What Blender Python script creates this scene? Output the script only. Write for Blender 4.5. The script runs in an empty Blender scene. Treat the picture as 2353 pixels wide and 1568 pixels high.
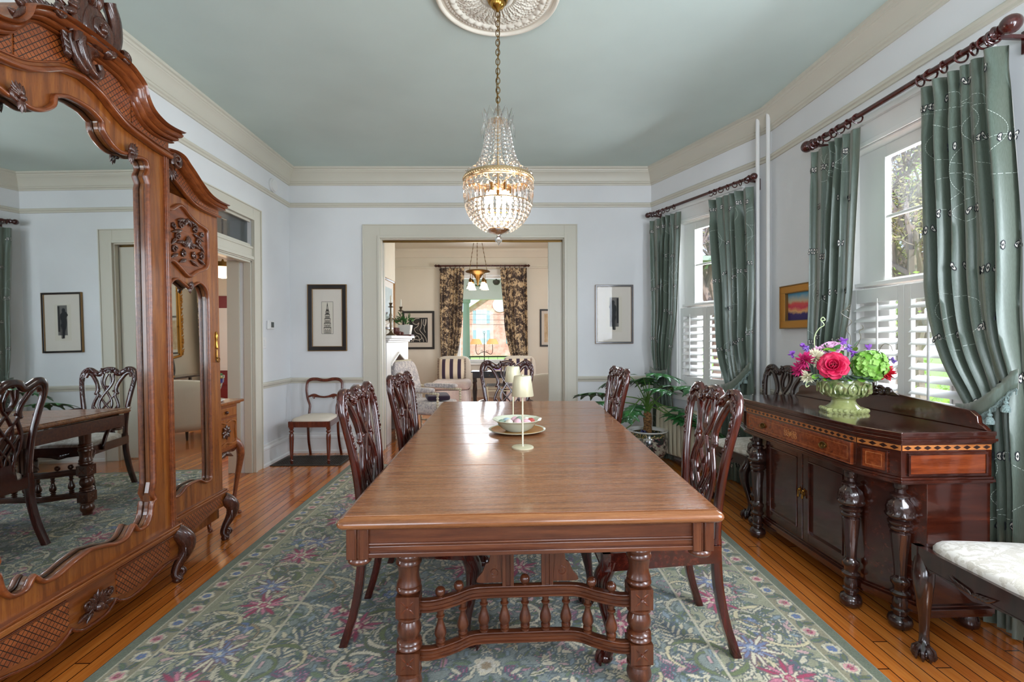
import bpy, math, random
import numpy as np
from mathutils import Vector, Matrix, Euler
R = random.Random(7)
PI = math.pi
SC = bpy.context.scene
COL = SC.collection

# ---------------------------------------------------------------- camera
cam_d = bpy.data.cameras.new('camera'); cam = bpy.data.objects.new('camera', cam_d); COL.objects.link(cam)
cam_d.sensor_width = 36.0; cam_d.lens = 36.0*1111.0/2353.0; cam_d.clip_start = 0.02; cam_d.clip_end = 300
_f = Vector((math.sin(0.0113)*math.cos(0.0073), math.cos(0.0113)*math.cos(0.0073), -math.sin(0.0073)))
_r = Vector((_f.y, -_f.x, 0)).normalized(); _u = _r.cross(_f)
_c, _s = math.cos(0.0042), math.sin(0.0042)
_r, _u = _r*_c-_u*_s, _u*_c+_r*_s
cam.matrix_world = Matrix(((_r.x, _u.x, -_f.x, 0), (_r.y, _u.y, -_f.y, 0), (_r.z, _u.z, -_f.z, 1.30), (0, 0, 0, 1)))
SC.camera = cam
# ---------------------------------------------------------------- view + world + lights
SC.view_settings.view_transform = 'Standard'; SC.view_settings.look = 'None'
SC.view_settings.exposure = 0.20; SC.view_settings.gamma = 1.0; SC.view_settings.use_curve_mapping = False
SC.cycles.max_bounces = 9; SC.cycles.diffuse_bounces = 4; SC.cycles.glossy_bounces = 4
SC.cycles.transmission_bounces = 7; SC.cycles.transparent_max_bounces = 16
SC.cycles.caustics_reflective = False; SC.cycles.caustics_refractive = False
SC.cycles.sample_clamp_indirect = 6.0
SC.cycles.use_denoising = True
wd = bpy.data.worlds.new('sky'); SC.world = wd; wd.use_nodes = True
_n = wd.node_tree.nodes; _l = wd.node_tree.links; _n.clear()
_tc = _n.new('ShaderNodeTexCoord'); _sx = _n.new('ShaderNodeSeparateXYZ'); _cr = _n.new('ShaderNodeValToRGB')
_bg = _n.new('ShaderNodeBackground'); _o = _n.new('ShaderNodeOutputWorld')
_l.new(_tc.outputs['Generated'], _sx.inputs[0]); _l.new(_sx.outputs['Z'], _cr.inputs[0])
_cr.color_ramp.elements[0].color = (0.72, 0.82, 1.0, 1); _cr.color_ramp.elements[1].color = (0.42, 0.60, 1.0, 1)
_cr.color_ramp.elements[1].position = 0.8
_l.new(_cr.outputs[0], _bg.inputs[0]); _bg.inputs[1].default_value = 1.6; _l.new(_bg.outputs[0], _o.inputs[0])

def light(kind, name, loc, energy, color, rot=None, size=None, size_y=None, to=None, radius=None):
    d = bpy.data.lights.new(name, kind); d.energy = energy; d.color = color
    if kind == 'AREA':
        d.shape = 'RECTANGLE'; d.size = size; d.size_y = size_y or size
    if kind == 'SUN': d.angle = size or 0.02
    if radius: d.shadow_soft_size = radius
    o = bpy.data.objects.new(name, d); COL.objects.link(o); o.location = loc
    if to is not None:
        o.rotation_euler = (Vector(to)-Vector(loc)).to_track_quat('-Z', 'Y').to_euler()
    return o
DAY = (0.83, 0.90, 1.0)
light('SUN', 'sun', (6, -4, 9), 4.2, (1.0, 0.96, 0.88), to=(3.2, 3.2, 0), size=0.01)
# daylight at the two bay windows in view and at the parlour windows; the third bay,
# rear and hall lamps are fill, added together with their unseen openings
light('AREA', 'daylight_bay_window', (2.36, 4.92, 2.15), 130, DAY, to=(0.6, 4.2, 1.0), size=1.0, size_y=1.2)
light('AREA', 'daylight_side_window', (2.78, 2.78, 2.15), 140, DAY, to=(0.4, 2.7, 0.9), size=1.1, size_y=1.2)
light('AREA', 'added_third_bay_fill', (2.12, 0.75, 1.7), 80, DAY, to=(0.0, 2.4, 1.5), size=0.8, size_y=1.5)  # fill lamp added on the bay side out of view
light('AREA', 'added_rear_fill', (-1.1, -1.35, 1.75), 50, DAY, to=(-0.4, 3.0, 2.4), size=1.0, size_y=1.6)  # pair of fill lamps added behind the camera, this and the next
light('AREA', 'added_rear_fill_east', (1.0, -1.35, 1.75), 50, DAY, to=(0.4, 3.0, 2.4), size=1.0, size_y=1.6)
light('AREA', 'daylight_parlour_window', (-0.5, 10.95, 1.7), 60, DAY, to=(-0.5, 7.0, 1.0), size=1.9, size_y=2.2)
light('AREA', 'daylight_parlour_side_window', (1.98, 7.4, 1.7), 60, (0.97, 0.96, 0.95), to=(-1.0, 8.0, 1.3), size=1.0, size_y=1.6)
light('AREA', 'added_hall_fill', (-5.4, 5.4, 1.8), 26, (1.0, 0.95, 0.88), to=(-3.0, 5.6, 1.2), size=0.9, size_y=1.5)  # fill lamp added to brighten the hall, out of view

# ---------------------------------------------------------------- mesh helpers
class MB:
    def __init__(s): s.V = []; s.F = []; s.M = []; s.mi = 0; s.X = None
    def add(s, vs, fs, mi=None):
        b = len(s.V)
        if s.X is not None: vs = [tuple(s.X @ Vector(v)) for v in vs]
        s.V.extend([tuple(v) for v in vs]); m = s.mi if mi is None else mi
        for f in fs: s.F.append(tuple(i+b for i in f)); s.M.append(m)
    def box(s, a, b, mi=None):
        x0, y0, z0 = a; x1, y1, z1 = b
        s.add([(x0,y0,z0),(x1,y0,z0),(x1,y1,z0),(x0,y1,z0),(x0,y0,z1),(x1,y0,z1),(x1,y1,z1),(x0,y1,z1)],
              [(0,3,2,1),(4,5,6,7),(0,1,5,4),(1,2,6,5),(2,3,7,6),(3,0,4,7)], mi)
    def cb(s, c, sz, mi=None):
        s.box([c[i]-sz[i]/2 for i in range(3)], [c[i]+sz[i]/2 for i in range(3)], mi)
    def lathe(s, prof, seg=24, o=(0,0,0), mi=None, fn=None, ax='z', cap=True):
        vs = []; fs = []; n = len(prof)
        for i, (r, z) in enumerate(prof):
            for k in range(seg):
                a = 2*PI*k/seg; rr = r*(fn(a, i, z) if fn else 1)
                p = (rr*math.cos(a), rr*math.sin(a), z)
                if ax == 'x': p = (p[2], p[0], p[1])
                if ax == 'y': p = (p[0], p[2], p[1])
                vs.append((p[0]+o[0], p[1]+o[1], p[2]+o[2]))
        for i in range(n-1):
            for k in range(seg):
                a, b = i*seg+k, i*seg+(k+1) % seg
                fs.append((a, b, b+seg, a+seg))
        if cap:
            if prof[0][0] > 1e-5: fs.append(tuple(reversed(range(seg))))
            if prof[-1][0] > 1e-5: fs.append(tuple(range((n-1)*seg, n*seg)))
        s.add(vs, fs, mi)
    def ball(s, c, r, seg=12, rings=8, sc=(1,1,1), mi=None, q=None):
        vs = []; fs = []
        for i in range(rings+1):
            t = PI*i/rings
            for k in range(seg):
                a = 2*PI*k/seg
                p = Vector((r*sc[0]*math.sin(t)*math.cos(a), r*sc[1]*math.sin(t)*math.sin(a), -r*sc[2]*math.cos(t)))
                if q is not None: p = q @ p
                vs.append((p.x+c[0], p.y+c[1], p.z+c[2]))
        for i in range(rings):
            for k in range(seg):
                a, b = i*seg+k, i*seg+(k+1) % seg
                fs.append((a, b, b+seg, a+seg))
        s.add(vs, fs, mi)
    def lobe(s, p0, p1, w, t=None, mi=None, up=(0,1,0), seg=7, rings=6):
        # a pointed swelling lobe from p0 to p1 (leaf of carving)
        p0 = Vector(p0); p1 = Vector(p1); d = p1-p0; L = d.length
        if L < 1e-6: return
        d /= L; u = Vector(up); nn = u.cross(d)
        if nn.length < 1e-4: nn = Vector((1,0,0)).cross(d)
        nn.normalize(); u = d.cross(nn); t = t or w*0.6
        vs = []; fs = []
        for i in range(rings+1):
            f = i/rings; ww = math.sin(PI*min(1, f**0.75))*0.5+ (0.12 if i == 0 else 0.0)
            for k in range(seg):
                a = 2*PI*k/seg
                vs.append(p0+d*(L*f)+nn*(w*ww*math.cos(a))+u*(t*ww*math.sin(a)))
        for i in range(rings):
            for k in range(seg):
                a, b = i*seg+k, i*seg+(k+1) % seg
                fs.append((a, b, b+seg, a+seg))
        s.add(vs, fs, mi)
    def tube(s, pts, r, seg=8, mi=None, closed=False, cap=True, flat=1.0):
        P = [Vector(p) for p in pts]; n = len(P)
        rs = list(r) if hasattr(r, '__len__') else [r]*n
        T = []
        for i in range(n):
            a = P[(i-1) % n] if (closed or i > 0) else P[0]; b = P[(i+1) % n] if (closed or i < n-1) else P[-1]
            d = (b-a); T.append(d.normalized() if d.length > 1e-9 else Vector((0,0,1)))
        N = T[0].orthogonal().normalized(); vs = []
        for i in range(n):
            N = (N-T[i]*N.dot(T[i])); N = N.normalized() if N.length > 1e-6 else T[i].orthogonal().normalized()
            B = T[i].cross(N)
            for k in range(seg):
                a = 2*PI*k/seg
                vs.append(P[i]+N*(rs[i]*math.cos(a))+B*(rs[i]*flat*math.sin(a)))
        fs = []
        for i in range(n if closed else n-1):
            for k in range(seg):
                a, b = i*seg+k, i*seg+(k+1) % seg; c, d = ((i+1) % n)*seg+(k+1) % seg, ((i+1) % n)*seg+k
                fs.append((a, b, c, d))
        if cap and not closed:
            fs.append(tuple(reversed(range(seg)))); fs.append(tuple(range((n-1)*seg, n*seg)))
        s.add(vs, fs, mi)
    def strand(s, pts, w, d, up=(0,1,0), mi=None, seg=10, pw=0.6, closed=False):
        # bar of rounded section: w across (in plane), d along up
        P = [Vector(p) for p in pts]; n = len(P); U = Vector(up).normalized()
        ws = list(w) if hasattr(w, '__len__') else [w]*n
        ds = list(d) if hasattr(d, '__len__') else [d]*n
        vs = []
        for i in range(n):
            a = P[(i-1) % n] if (closed or i > 0) else P[0]; b = P[(i+1) % n] if (closed or i < n-1) else P[-1]
            T = (b-a).normalized(); N = U.cross(T)
            N = N.normalized() if N.length > 1e-5 else Vector((1,0,0))
            for k in range(seg):
                t = 2*PI*(k+.5)/seg; c_, s_ = math.cos(t), math.sin(t)
                c_ = math.copysign(abs(c_)**pw, c_); s_ = math.copysign(abs(s_)**pw, s_)
                vs.append(P[i]+N*(ws[i]/2*c_)+U*(ds[i]/2*s_))
        fs = []
        for i in range(n if closed else n-1):
            for k in range(seg):
                a, b = i*seg+k, i*seg+(k+1) % seg; c, d_ = ((i+1) % n)*seg+(k+1) % seg, ((i+1) % n)*seg+k
                fs.append((a, b, c, d_))
        if not closed: fs.append(tuple(reversed(range(seg)))); fs.append(tuple(range((n-1)*seg, n*seg)))
        s.add(vs, fs, mi)
    def prism(s, poly, y0, y1, mi=None, mp=None):
        # polygon in (x,z), extruded along y ; mp maps (x,y,z)
        n = len(poly); mp = mp or (lambda x, y, z: (x, y, z))
        A = sum(poly[i][0]*poly[(i+1) % n][1]-poly[(i+1) % n][0]*poly[i][1] for i in range(n))
        if A < 0: poly = poly[::-1]
        if y0 > y1: y0, y1 = y1, y0
        vs = [mp(p[0], y0, p[1]) for p in poly]+[mp(p[0], y1, p[1]) for p in poly]
        fs = [tuple(range(n)), tuple(reversed(range(n, 2*n)))]
        for i in range(n):
            j = (i+1) % n; fs.append((j, i, i+n, j+n))
        s.add(vs, fs, mi)
    def hprism(s, poly, z0, z1, mi=None):
        n = len(poly)
        A = sum(poly[i][0]*poly[(i+1) % n][1]-poly[(i+1) % n][0]*poly[i][1] for i in range(n))
        if A < 0: poly = poly[::-1]
        s.add([(p[0], p[1], z0) for p in poly]+[(p[0], p[1], z1) for p in poly],
              [tuple(reversed(range(n))), tuple(range(n, 2*n))]+[(i, (i+1) % n, (i+1) % n+n, i+n) for i in range(n)], mi)
    def strip(s, top, bot, y0, y1, mi=None):
        # solid between two polylines (x,z) with the same count, from depth y0 (front) to y1
        n = len(top)
        vs = [(p[0], y0, p[1]) for p in bot]+[(p[0], y0, p[1]) for p in top]+[(p[0], y1, p[1]) for p in bot]+[(p[0], y1, p[1]) for p in top]
        fs = []
        for i in range(n-1):
            fs += [(i, i+1, n+i+1, n+i), (2*n+i+1, 2*n+i, 3*n+i, 3*n+i+1), (n+i, n+i+1, 3*n+i+1, 3*n+i), (i+1, i, 2*n+i, 2*n+i+1)]
        fs += [(0, n, 3*n, 2*n), (2*n-1, n-1, 3*n-1, 4*n-1)]
        s.add(vs, fs, mi)
    def mould(s, path, prof, closed=False, mi=None, side=1):
        # horizontal path [(x,y)], profile [(out,z)] swept with mitres; side=+1: out = left of travel
        P = [Vector((p[0], p[1])) for p in path]; n = len(P); m = len(prof); vs = []
        for i in range(n):
            d0 = (P[i]-P[i-1]).normalized() if (i > 0 or closed) else None
            d1 = (P[(i+1) % n]-P[i]).normalized() if (i < n-1 or closed) else None
            d0 = d0 or d1; d1 = d1 or d0
            n0 = Vector((-d0.y, d0.x))*side; n1 = Vector((-d1.y, d1.x))*side
            b = (n0+n1); b = b/ max(0.2, b.dot(n0))
            for (o, z) in prof: vs.append((P[i].x+b.x*o, P[i].y+b.y*o, z))
        fs = []
        for i in range(n if closed else n-1):
            j = (i+1) % n
            for k in range(m-1):
                f = (i*m+k, j*m+k, j*m+k+1, i*m+k+1)
                fs.append(f if side < 0 else f[::-1])
        if not closed: fs.append(tuple(range(m))); fs.append(tuple(reversed(range((n-1)*m, n*m))))
        s.add(vs, fs, mi)
    def grid(s, fn, nu, nv, mi=None, closed_u=False):
        vs = [fn(i/(nu if closed_u else nu-1 or 1), j/(nv-1)) for j in range(nv) for i in range(nu)]
        fs = []
        for j in range(nv-1):
            for i in range(nu if closed_u else nu-1):
                a = j*nu+i; b = j*nu+(i+1) % nu
                fs.append((a, b, b+nu, a+nu))
        s.add(vs, fs, mi)
    def sheet(s, rail, z, w):  pass

def obj(name, mb, mats, parent=None, sm=35, bevel=0, loc=None, rot=None, bseg=2, solid=0):
    me = bpy.data.meshes.new(name); me.from_pydata(mb.V, [], mb.F)
    if not isinstance(mats, (list, tuple)): mats = [mats]
    for m in mats: me.materials.append(m)
    if len(mats) > 1: me.polygons.foreach_set('material_index', mb.M)
    if sm:
        me.polygons.foreach_set('use_smooth', [True]*len(me.polygons))
        me.set_sharp_from_angle(angle=math.radians(sm))
    me.update()
    o = bpy.data.objects.new(name, me); COL.objects.link(o)
    if parent: o.parent = parent
    if loc: o.location = loc
    if rot: o.rotation_euler = rot
    if solid:
        md = o.modifiers.new('thick', 'SOLIDIFY'); md.thickness = solid; md.offset = 0
    if bevel:
        md = o.modifiers.new('bevel', 'BEVEL'); md.width = bevel; md.segments = bseg; md.limit_method = 'ANGLE'; md.angle_limit = math.radians(40)
        md.harden_normals = False
    return o
def thing(name, label, cat, loc=(0,0,0), rz=0, group=None, rx=0, ry=0, sc=None):
    o = bpy.data.objects.new(name, None); COL.objects.link(o); o.empty_display_size = .1
    o.location = loc; o.rotation_euler = (rx, ry, rz); o['label'] = label; o['category'] = cat
    if group: o['group'] = group
    if sc: o.scale = (sc, sc, sc)
    return o
def tag(o, label, cat, group=None):
    o['label'] = label; o['category'] = cat
    if group: o['group'] = group
    return o
def struct(name, mb, mats, parent=None, **k):
    o = obj(name, mb, mats, parent, **k)
    if parent is None: o['kind'] = 'structure'
    return o
def dup(root, loc=None, rz=None, label=None, group=None, rot=None, sc=None):
    r = root.copy(); COL.objects.link(r)
    if loc is not None: r.location = loc
    if rz is not None: r.rotation_euler = (root.rotation_euler[0], root.rotation_euler[1], rz)
    if rot is not None: r.rotation_euler = rot
    if sc: r.scale = (sc, sc, sc)
    if label: r['label'] = label
    if group: r['group'] = group
    for ch in list(root.children):
        c = ch.copy(); COL.objects.link(c); c.parent = r
        for g in ch.children:
            d = g.copy(); COL.objects.link(d); d.parent = c
    return r
def cr(pts, n=6, closed=False):
    # Catmull-Rom through points of any dimension
    P = [np.array(p, float) for p in pts]; m = len(P); out = []
    for i in range(m if closed else m-1):
        p0 = P[i-1] if (i > 0 or closed) else 2*P[0]-P[1]
        p1 = P[i]; p2 = P[(i+1) % m]; p3 = P[(i+2) % m] if (i < m-2 or closed) else 2*P[-1]-P[-2]
        for k in range(n):
            t = k/n
            out.append(tuple(0.5*((2*p1)+(-p0+p2)*t+(2*p0-5*p1+4*p2-p3)*t*t+(-p0+3*p1-3*p2+p3)*t**3)))
    if not closed: out.append(tuple(P[-1]))
    return out
def interp(keys, x):
    # keys [(x, v...)] ascending; smoothstep-free linear interpolation of tuples
    if x <= keys[0][0]: return keys[0][1:]
    for a, b in zip(keys, keys[1:]):
        if x <= b[0]:
            t = (x-a[0])/(b[0]-a[0]); t = t*t*(3-2*t)*0.5+t*0.5
            return tuple(p+(q-p)*t for p, q in zip(a[1:], b[1:]))
    return keys[-1][1:]
def spiral(cx, cz, r0, r1, a0, turns, n=20):
    return [(cx+(r0+(r1-r0)*i/n)*math.cos(a0+turns*2*PI*i/n), cz+(r0+(r1-r0)*i/n)*math.sin(a0+turns*2*PI*i/n)) for i in range(n+1)]
# ---------------------------------------------------------------- materials
def c3(r, g, b):
    f = lambda v: (v/255/12.92) if v/255 <= 0.04045 else ((v/255+0.055)/1.055)**2.4
    return (f(r), f(g), f(b), 1)
class NT:
    def __init__(s, name):
        s.m = bpy.data.materials.new(name); s.m.use_nodes = True; s.t = s.m.node_tree; s.t.nodes.clear()
        s.out = s.t.nodes.new('ShaderNodeOutputMaterial'); s._tc = None
    def n(s, typ, **k):
        nd = s.t.nodes.new('ShaderNode'+typ)
        for a, b in k.items():
            if a.startswith('i_'):
                nd.inputs[a[2:].replace('_', ' ')].default_value = b
            else: setattr(nd, a, b)
        return nd
    def l(s, a, b): s.t.links.new(a, b)
    def co(s, kind='Object', scale=(1,1,1), rot=(0,0,0), loc=(0,0,0)):
        if s._tc is None: s._tc = s.n('TexCoord')
        mp = s.n('Mapping'); mp.inputs['Scale'].default_value = scale; mp.inputs['Rotation'].default_value = rot; mp.inputs['Location'].default_value = loc
        s.l(s._tc.outputs[kind], mp.inputs['Vector']); return mp.outputs[0]
    def noise(s, vec, scale=5, detail=4, rough=.5, dist=0):
        nd = s.n('TexNoise'); s.l(vec, nd.inputs['Vector']); nd.inputs['Scale'].default_value = scale
        nd.inputs['Detail'].default_value = detail; nd.inputs['Roughness'].default_value = rough; nd.inputs['Distortion'].default_value = dist
        return nd
    def ramp(s, fac, stops, interp='LINEAR'):
        nd = s.n('ValToRGB'); e = nd.color_ramp.elements; nd.color_ramp.interpolation = interp
        while len(e) < len(stops): e.new(0.5)
        for i, (p, c) in enumerate(stops): e[i].position = p; e[i].color = c
        s.l(fac, nd.inputs[0]); return nd.outputs[0]
    def mix(s, fac, a, b, mode='MIX'):
        nd = s.n('Mix', data_type='RGBA', blend_type=mode)
        for v, i in ((fac, 0), (a, 6), (b, 7)):
            if hasattr(v, 'is_linked') or hasattr(v, 'links'): s.l(v, nd.inputs[i])
            else: nd.inputs[i].default_value = v
        return nd.outputs[2]
    def math(s, op, a, b=None):
        nd = s.n('Math', operation=op)
        for v, i in ((a, 0), (b, 1)):
            if v is None: continue
            if hasattr(v, 'links'): s.l(v, nd.inputs[i])
            else: nd.inputs[i].default_value = v
        return nd.outputs[0]
    def bsdf(s, col, rough=.5, metal=0, coat=0, bump=None, bstr=.2, bdist=.005, spec=.5, trans=0, alpha=None, emit=None, estr=0, sheen=0, ior=None, aniso=0, coat_r=.08):
        b = s.n('BsdfPrincipled')
        def setv(k, v):
            if v is None: return
            if hasattr(v, 'links'): s.l(v, b.inputs[k])
            else: b.inputs[k].default_value = v
        setv('Base Color', col); setv('Roughness', rough); setv('Metallic', metal); setv('Coat Weight', coat); setv('Coat Roughness', coat_r)
        setv('Specular IOR Level', spec); setv('Transmission Weight', trans)
        if emit is not None: setv('Emission Color', emit); setv('Emission Strength', estr)
        if sheen: setv('Sheen Weight', sheen)
        if ior: setv('IOR', ior)
        if aniso: setv('Anisotropic', aniso)
        if bump is not None:
            bp = s.n('Bump'); bp.inputs['Strength'].default_value = bstr; bp.inputs['Distance'].default_value = bdist
            s.l(bump, bp.inputs['Height']); s.l(bp.outputs[0], b.inputs['Normal'])
        s.b = b; s.l(b.outputs[0], s.out.inputs[0]); return s.m
MAT = {}
def plain(name, col, rough=.5, **k):
    t = NT(name); MAT[name] = t.bsdf(col, rough, **k); return MAT[name]
def paint(name, col, rough=.55, var=.04, bs=.12):
    t = NT(name); v = t.co(); n1 = t.noise(v, 1.6, 3); n2 = t.noise(v, 60, 3)
    d = tuple(x*(1-var*2) for x in col[:3])+(1,)
    c = t.ramp(n1.outputs[0], [(.3, d), (.7, col)])
    MAT[name] = t.bsdf(c, rough, bump=n2.outputs[0] if bs > .08 else None, bstr=bs, bdist=.002); return MAT[name]
def wood(name, dark, mid, light_, axis='x', rough=.3, coat=.4, sc=1.0, bs=.08, patch=0.0, spec=.5, lg=1.2):
    t = NT(name); g = {'x': (lg, 16, 16), 'y': (16, lg, 16), 'z': (16, 16, lg)}[axis]
    v = t.co(scale=tuple(a*sc for a in g)); n1 = t.noise(v, 3.0, 5, .6, .15)
    v2 = t.co(scale=tuple(a*sc*3.2 for a in g)); n2 = t.noise(v2, 7, 3, .7)
    f = t.math('ADD', t.math('MULTIPLY', n1.outputs[0], .75), t.math('MULTIPLY', n2.outputs[0], .25))
    c = t.ramp(f, [(.30, dark), (.5, mid), (.70, light_)])
    if patch:
        n3 = t.noise(t.co(), 3.5, 3); c = t.mix(t.math('MULTIPLY', n3.outputs[0], patch), c, dark)
    r = t.math('ADD', t.math('MULTIPLY', n2.outputs[0], .16), rough-.08)
    MAT[name] = t.bsdf(c, r, coat=coat, bump=n2.outputs[0], bstr=bs, bdist=.002, spec=spec); return MAT[name]
def fabric(name, col, col2=None, scale=300, rough=.85, sheen=.3, bs=.25, big=None, spec=.3):
    t = NT(name); v = t.co(); n = t.noise(v, scale, 2); col2 = col2 or tuple(x*.8 for x in col[:3])+(1,)
    c = t.ramp(n.outputs[0], [(.35, col2), (.65, col)])
    if big:
        nb = t.noise(v, big[0], 2, .5, 1.5); c = t.mix(t.ramp(nb.outputs[0], [(.49, (0,0,0,1)), (.52, (1,1,1,1))]), c, big[1])
    MAT[name] = t.bsdf(c, rough, sheen=sheen, bump=n.outputs[0], bstr=bs, bdist=.002, spec=spec); return MAT[name]
paint('wall_paint', c3(226, 227, 228), .6)
paint('trim_paint', c3(205, 200, 185), .4, .02, .04)
paint('ceiling_paint', c3(200, 215, 209), .7)
paint('white_paint', c3(232, 231, 228), .35, .01, .03)
paint('plaster', c3(226, 220, 205), .6, .02, .1)
paint('cream_metal', c3(214, 206, 180), .45, .02, .15)
paint('parlor_paint', c3(230, 224, 210), .6)
paint('red_paint', c3(122, 22, 20), .45)
wood('table_wood', c3(88, 48, 24), c3(134, 82, 46), c3(160, 106, 62), 'x', .27, .28, .9, bs=.03, lg=.6)
wood('table_wood_y', c3(58, 26, 13), c3(88, 44, 23), c3(112, 62, 34), 'x', .34, .3)
wood('table_wood_z', c3(56, 25, 13), c3(84, 42, 23), c3(108, 60, 34), 'z', .3, .4)
wood('mahogany', c3(32, 8, 6), c3(58, 17, 11), c3(86, 30, 19), 'z', .2, .7)
wood('mahogany_x', c3(34, 9, 7), c3(62, 20, 13), c3(88, 33, 20), 'x', .2, .7)
wood('ebony', c3(26, 13, 12), c3(44, 24, 20), c3(66, 38, 28), 'z', .22, .6)
wood('walnut', c3(84, 38, 12), c3(136, 74, 27), c3(174, 108, 44), 'z', .3, .5, .7, patch=.3)
wood('walnut_x', c3(84, 36, 12), c3(130, 68, 26), c3(170, 104, 44), 'x', .3, .5, .7, patch=.3)
wood('walnut_dark', c3(58, 22, 8), c3(96, 42, 18), c3(122, 60, 28), 'x', .25, .6)
wood('carving', c3(36, 15, 8), c3(64, 30, 18), c3(92, 48, 28), 'z', .28, .5)
wood('walnut_red', c3(78, 34, 14), c3(118, 58, 24), c3(144, 78, 36), 'x', .3, .5)
wood('sideboard_wood', c3(34, 11, 6), c3(64, 24, 13), c3(98, 42, 22), 'y', .18, .8, .8, patch=.6)
wood('sideboard_front', c3(78, 28, 10), c3(122, 54, 24), c3(152, 78, 38), 'y', .2, .8, .8)
wood('sideboard_top', c3(28, 10, 8), c3(52, 22, 16), c3(76, 36, 24), 'y', .1, 1.0, .8)
wood('inlay_light', c3(150, 84, 40), c3(176, 108, 56), c3(190, 124, 70), 'y', .25, .6)
wood('red_rod', c3(40, 9, 8), c3(64, 17, 14), c3(84, 26, 22), 'y', .22, .6)
wood('balloon_wood', c3(58, 18, 10), c3(92, 34, 18), c3(118, 52, 30), 'z', .25, .6)
def lattice():
    t = NT('lattice_inlay'); v = t.co(); sx = t.n('SeparateXYZ'); t.l(v, sx.inputs[0])
    a = t.math('ADD', sx.outputs[0], sx.outputs[2]); b = t.math('SUBTRACT', sx.outputs[0], sx.outputs[2])
    def ln(q):
        f = t.math('FRACT', t.math('MULTIPLY', q, 1/.026)); return t.math('LESS_THAN', f, .17)
    m = t.math('MAXIMUM', ln(a), ln(b)); n = t.noise(t.co(scale=(2, 14, 14)), 4, 5)
    w = t.ramp(n.outputs[0], [(.3, c3(116, 54, 20)), (.7, c3(156, 84, 38))])
    c = t.mix(m, w, c3(46, 20, 10)); inv = t.math('SUBTRACT', 1.0, m)
    MAT['lattice'] = t.bsdf(c, .35, coat=.4, bump=inv, bstr=.5, bdist=.003)
lattice()
def floorm():
    t = NT('pine_floor'); v = t.co(); sx = t.n('SeparateXYZ'); t.l(v, sx.inputs[0])
    u = t.math('MULTIPLY', sx.outputs[0], 1/.062); idx = t.math('FLOOR', u); fr = t.math('FRACT', u)
    wn = t.n('TexWhiteNoise', noise_dimensions='1D'); t.l(idx, wn.inputs['W'])
    y = t.math('ADD', t.math('MULTIPLY', sx.outputs[1], .42), t.math('MULTIPLY', wn.outputs[0], 9.0))
    yi = t.math('FLOOR', y); wn2 = t.n('TexWhiteNoise', noise_dimensions='2D'); cb = t.n('CombineXYZ'); t.l(idx, cb.inputs[0]); t.l(yi, cb.inputs[1]); t.l(cb.outputs[0], wn2.inputs['Vector'])
    n = t.noise(t.co(scale=(22, 1.2, 1)), 3, 5, .6, .4)
    g = t.math('ADD', t.math('MULTIPLY', n.outputs[0], .6), t.math('MULTIPLY', wn2.outputs[0], .4))
    c = t.ramp(g, [(.2, c3(136, 66, 22)), (.5, c3(190, 106, 40)), (.8, c3(214, 136, 62))])
    e = t.math('MINIMUM', fr, t.math('SUBTRACT', 1.0, fr)); gap = t.math('LESS_THAN', e, .035)
    ye = t.math('LESS_THAN', t.math('FRACT', y), .0022); gap = t.math('MAXIMUM', gap, ye)
    c = t.mix(gap, c, c3(50, 22, 10)); inv = t.math('SUBTRACT', 1.0, gap)
    MAT['floor'] = t.bsdf(c, t.math('ADD', t.math('MULTIPLY', n.outputs[0], .14), .13), coat=.5, bump=inv, bstr=.35, bdist=.002)
floorm()
def rugm():
    t = NT('rug_wool'); a = t.n('VertexColor', layer_name='Col'); v = t.co(); n = t.noise(v, 260, 2, .6); n2 = t.noise(v, 14, 3)
    f = t.ramp(n.outputs[0], [(.25, (.78, .77, .74, 1)), (.75, (1.32, 1.30, 1.24, 1))])
    c = t.mix(1.0, a.outputs[0], f, 'MULTIPLY'); c = t.mix(1.0, c, t.ramp(n2.outputs[0], [(.3, (.86, .86, .86, 1)), (.7, (1.05, 1.05, 1.05, 1))]), 'MULTIPLY')
    MAT['rug'] = t.bsdf(c, .95, sheen=.25, bump=n.outputs[0], bstr=.6, bdist=.006, spec=.15)
rugm()
def mirror():
    t = NT('mirror_glass'); g = t.n('BsdfPrincipled'); g.inputs['Metallic'].default_value = 1; g.inputs['Roughness'].default_value = .012
    g.inputs['Base Color'].default_value = (.80, .84, .83, 1); t.l(g.outputs[0], t.out.inputs[0]); MAT['mirror'] = t.m
mirror()
def pane(name, tint=(1,1,1,1), f=.09):
    t = NT(name); a = t.n('BsdfTransparent'); a.inputs[0].default_value = tint; b = t.n('BsdfGlossy'); b.inputs['Roughness'].default_value = .01
    lw = t.n('LayerWeight'); lw.inputs[0].default_value = .25; m = t.n('MixShader'); fr = t.math('ADD', t.math('MULTIPLY', lw.outputs['Fresnel'], .22), f*.12)
    t.l(fr, m.inputs[0]); t.l(a.outputs[0], m.inputs[1]); t.l(b.outputs[0], m.inputs[2]); t.l(m.outputs[0], t.out.inputs[0]); MAT[name] = t.m; return t.m
pane('window_glass'); pane('picture_glass', (.97, .97, .97, 1)); pane('transom_glass', (.62, .66, .68, 1), .3)
plain('crystal', (1, 1, 1, 1), .03, trans=1.0, ior=1.52)
def crystal():
    # clear cut crystal: mostly refraction, part open so the bulbs' light reaches the room
    t = NT('cut_crystal'); g = t.n('BsdfGlass'); g.inputs['Roughness'].default_value = .02; g.inputs['IOR'].default_value = 1.5
    a = t.n('BsdfTransparent'); m = t.n('MixShader'); m.inputs[0].default_value = .35
    t.l(g.outputs[0], m.inputs[1]); t.l(a.outputs[0], m.inputs[2]); t.l(m.outputs[0], t.out.inputs[0]); MAT['crystal'] = t.m
crystal()
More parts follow.
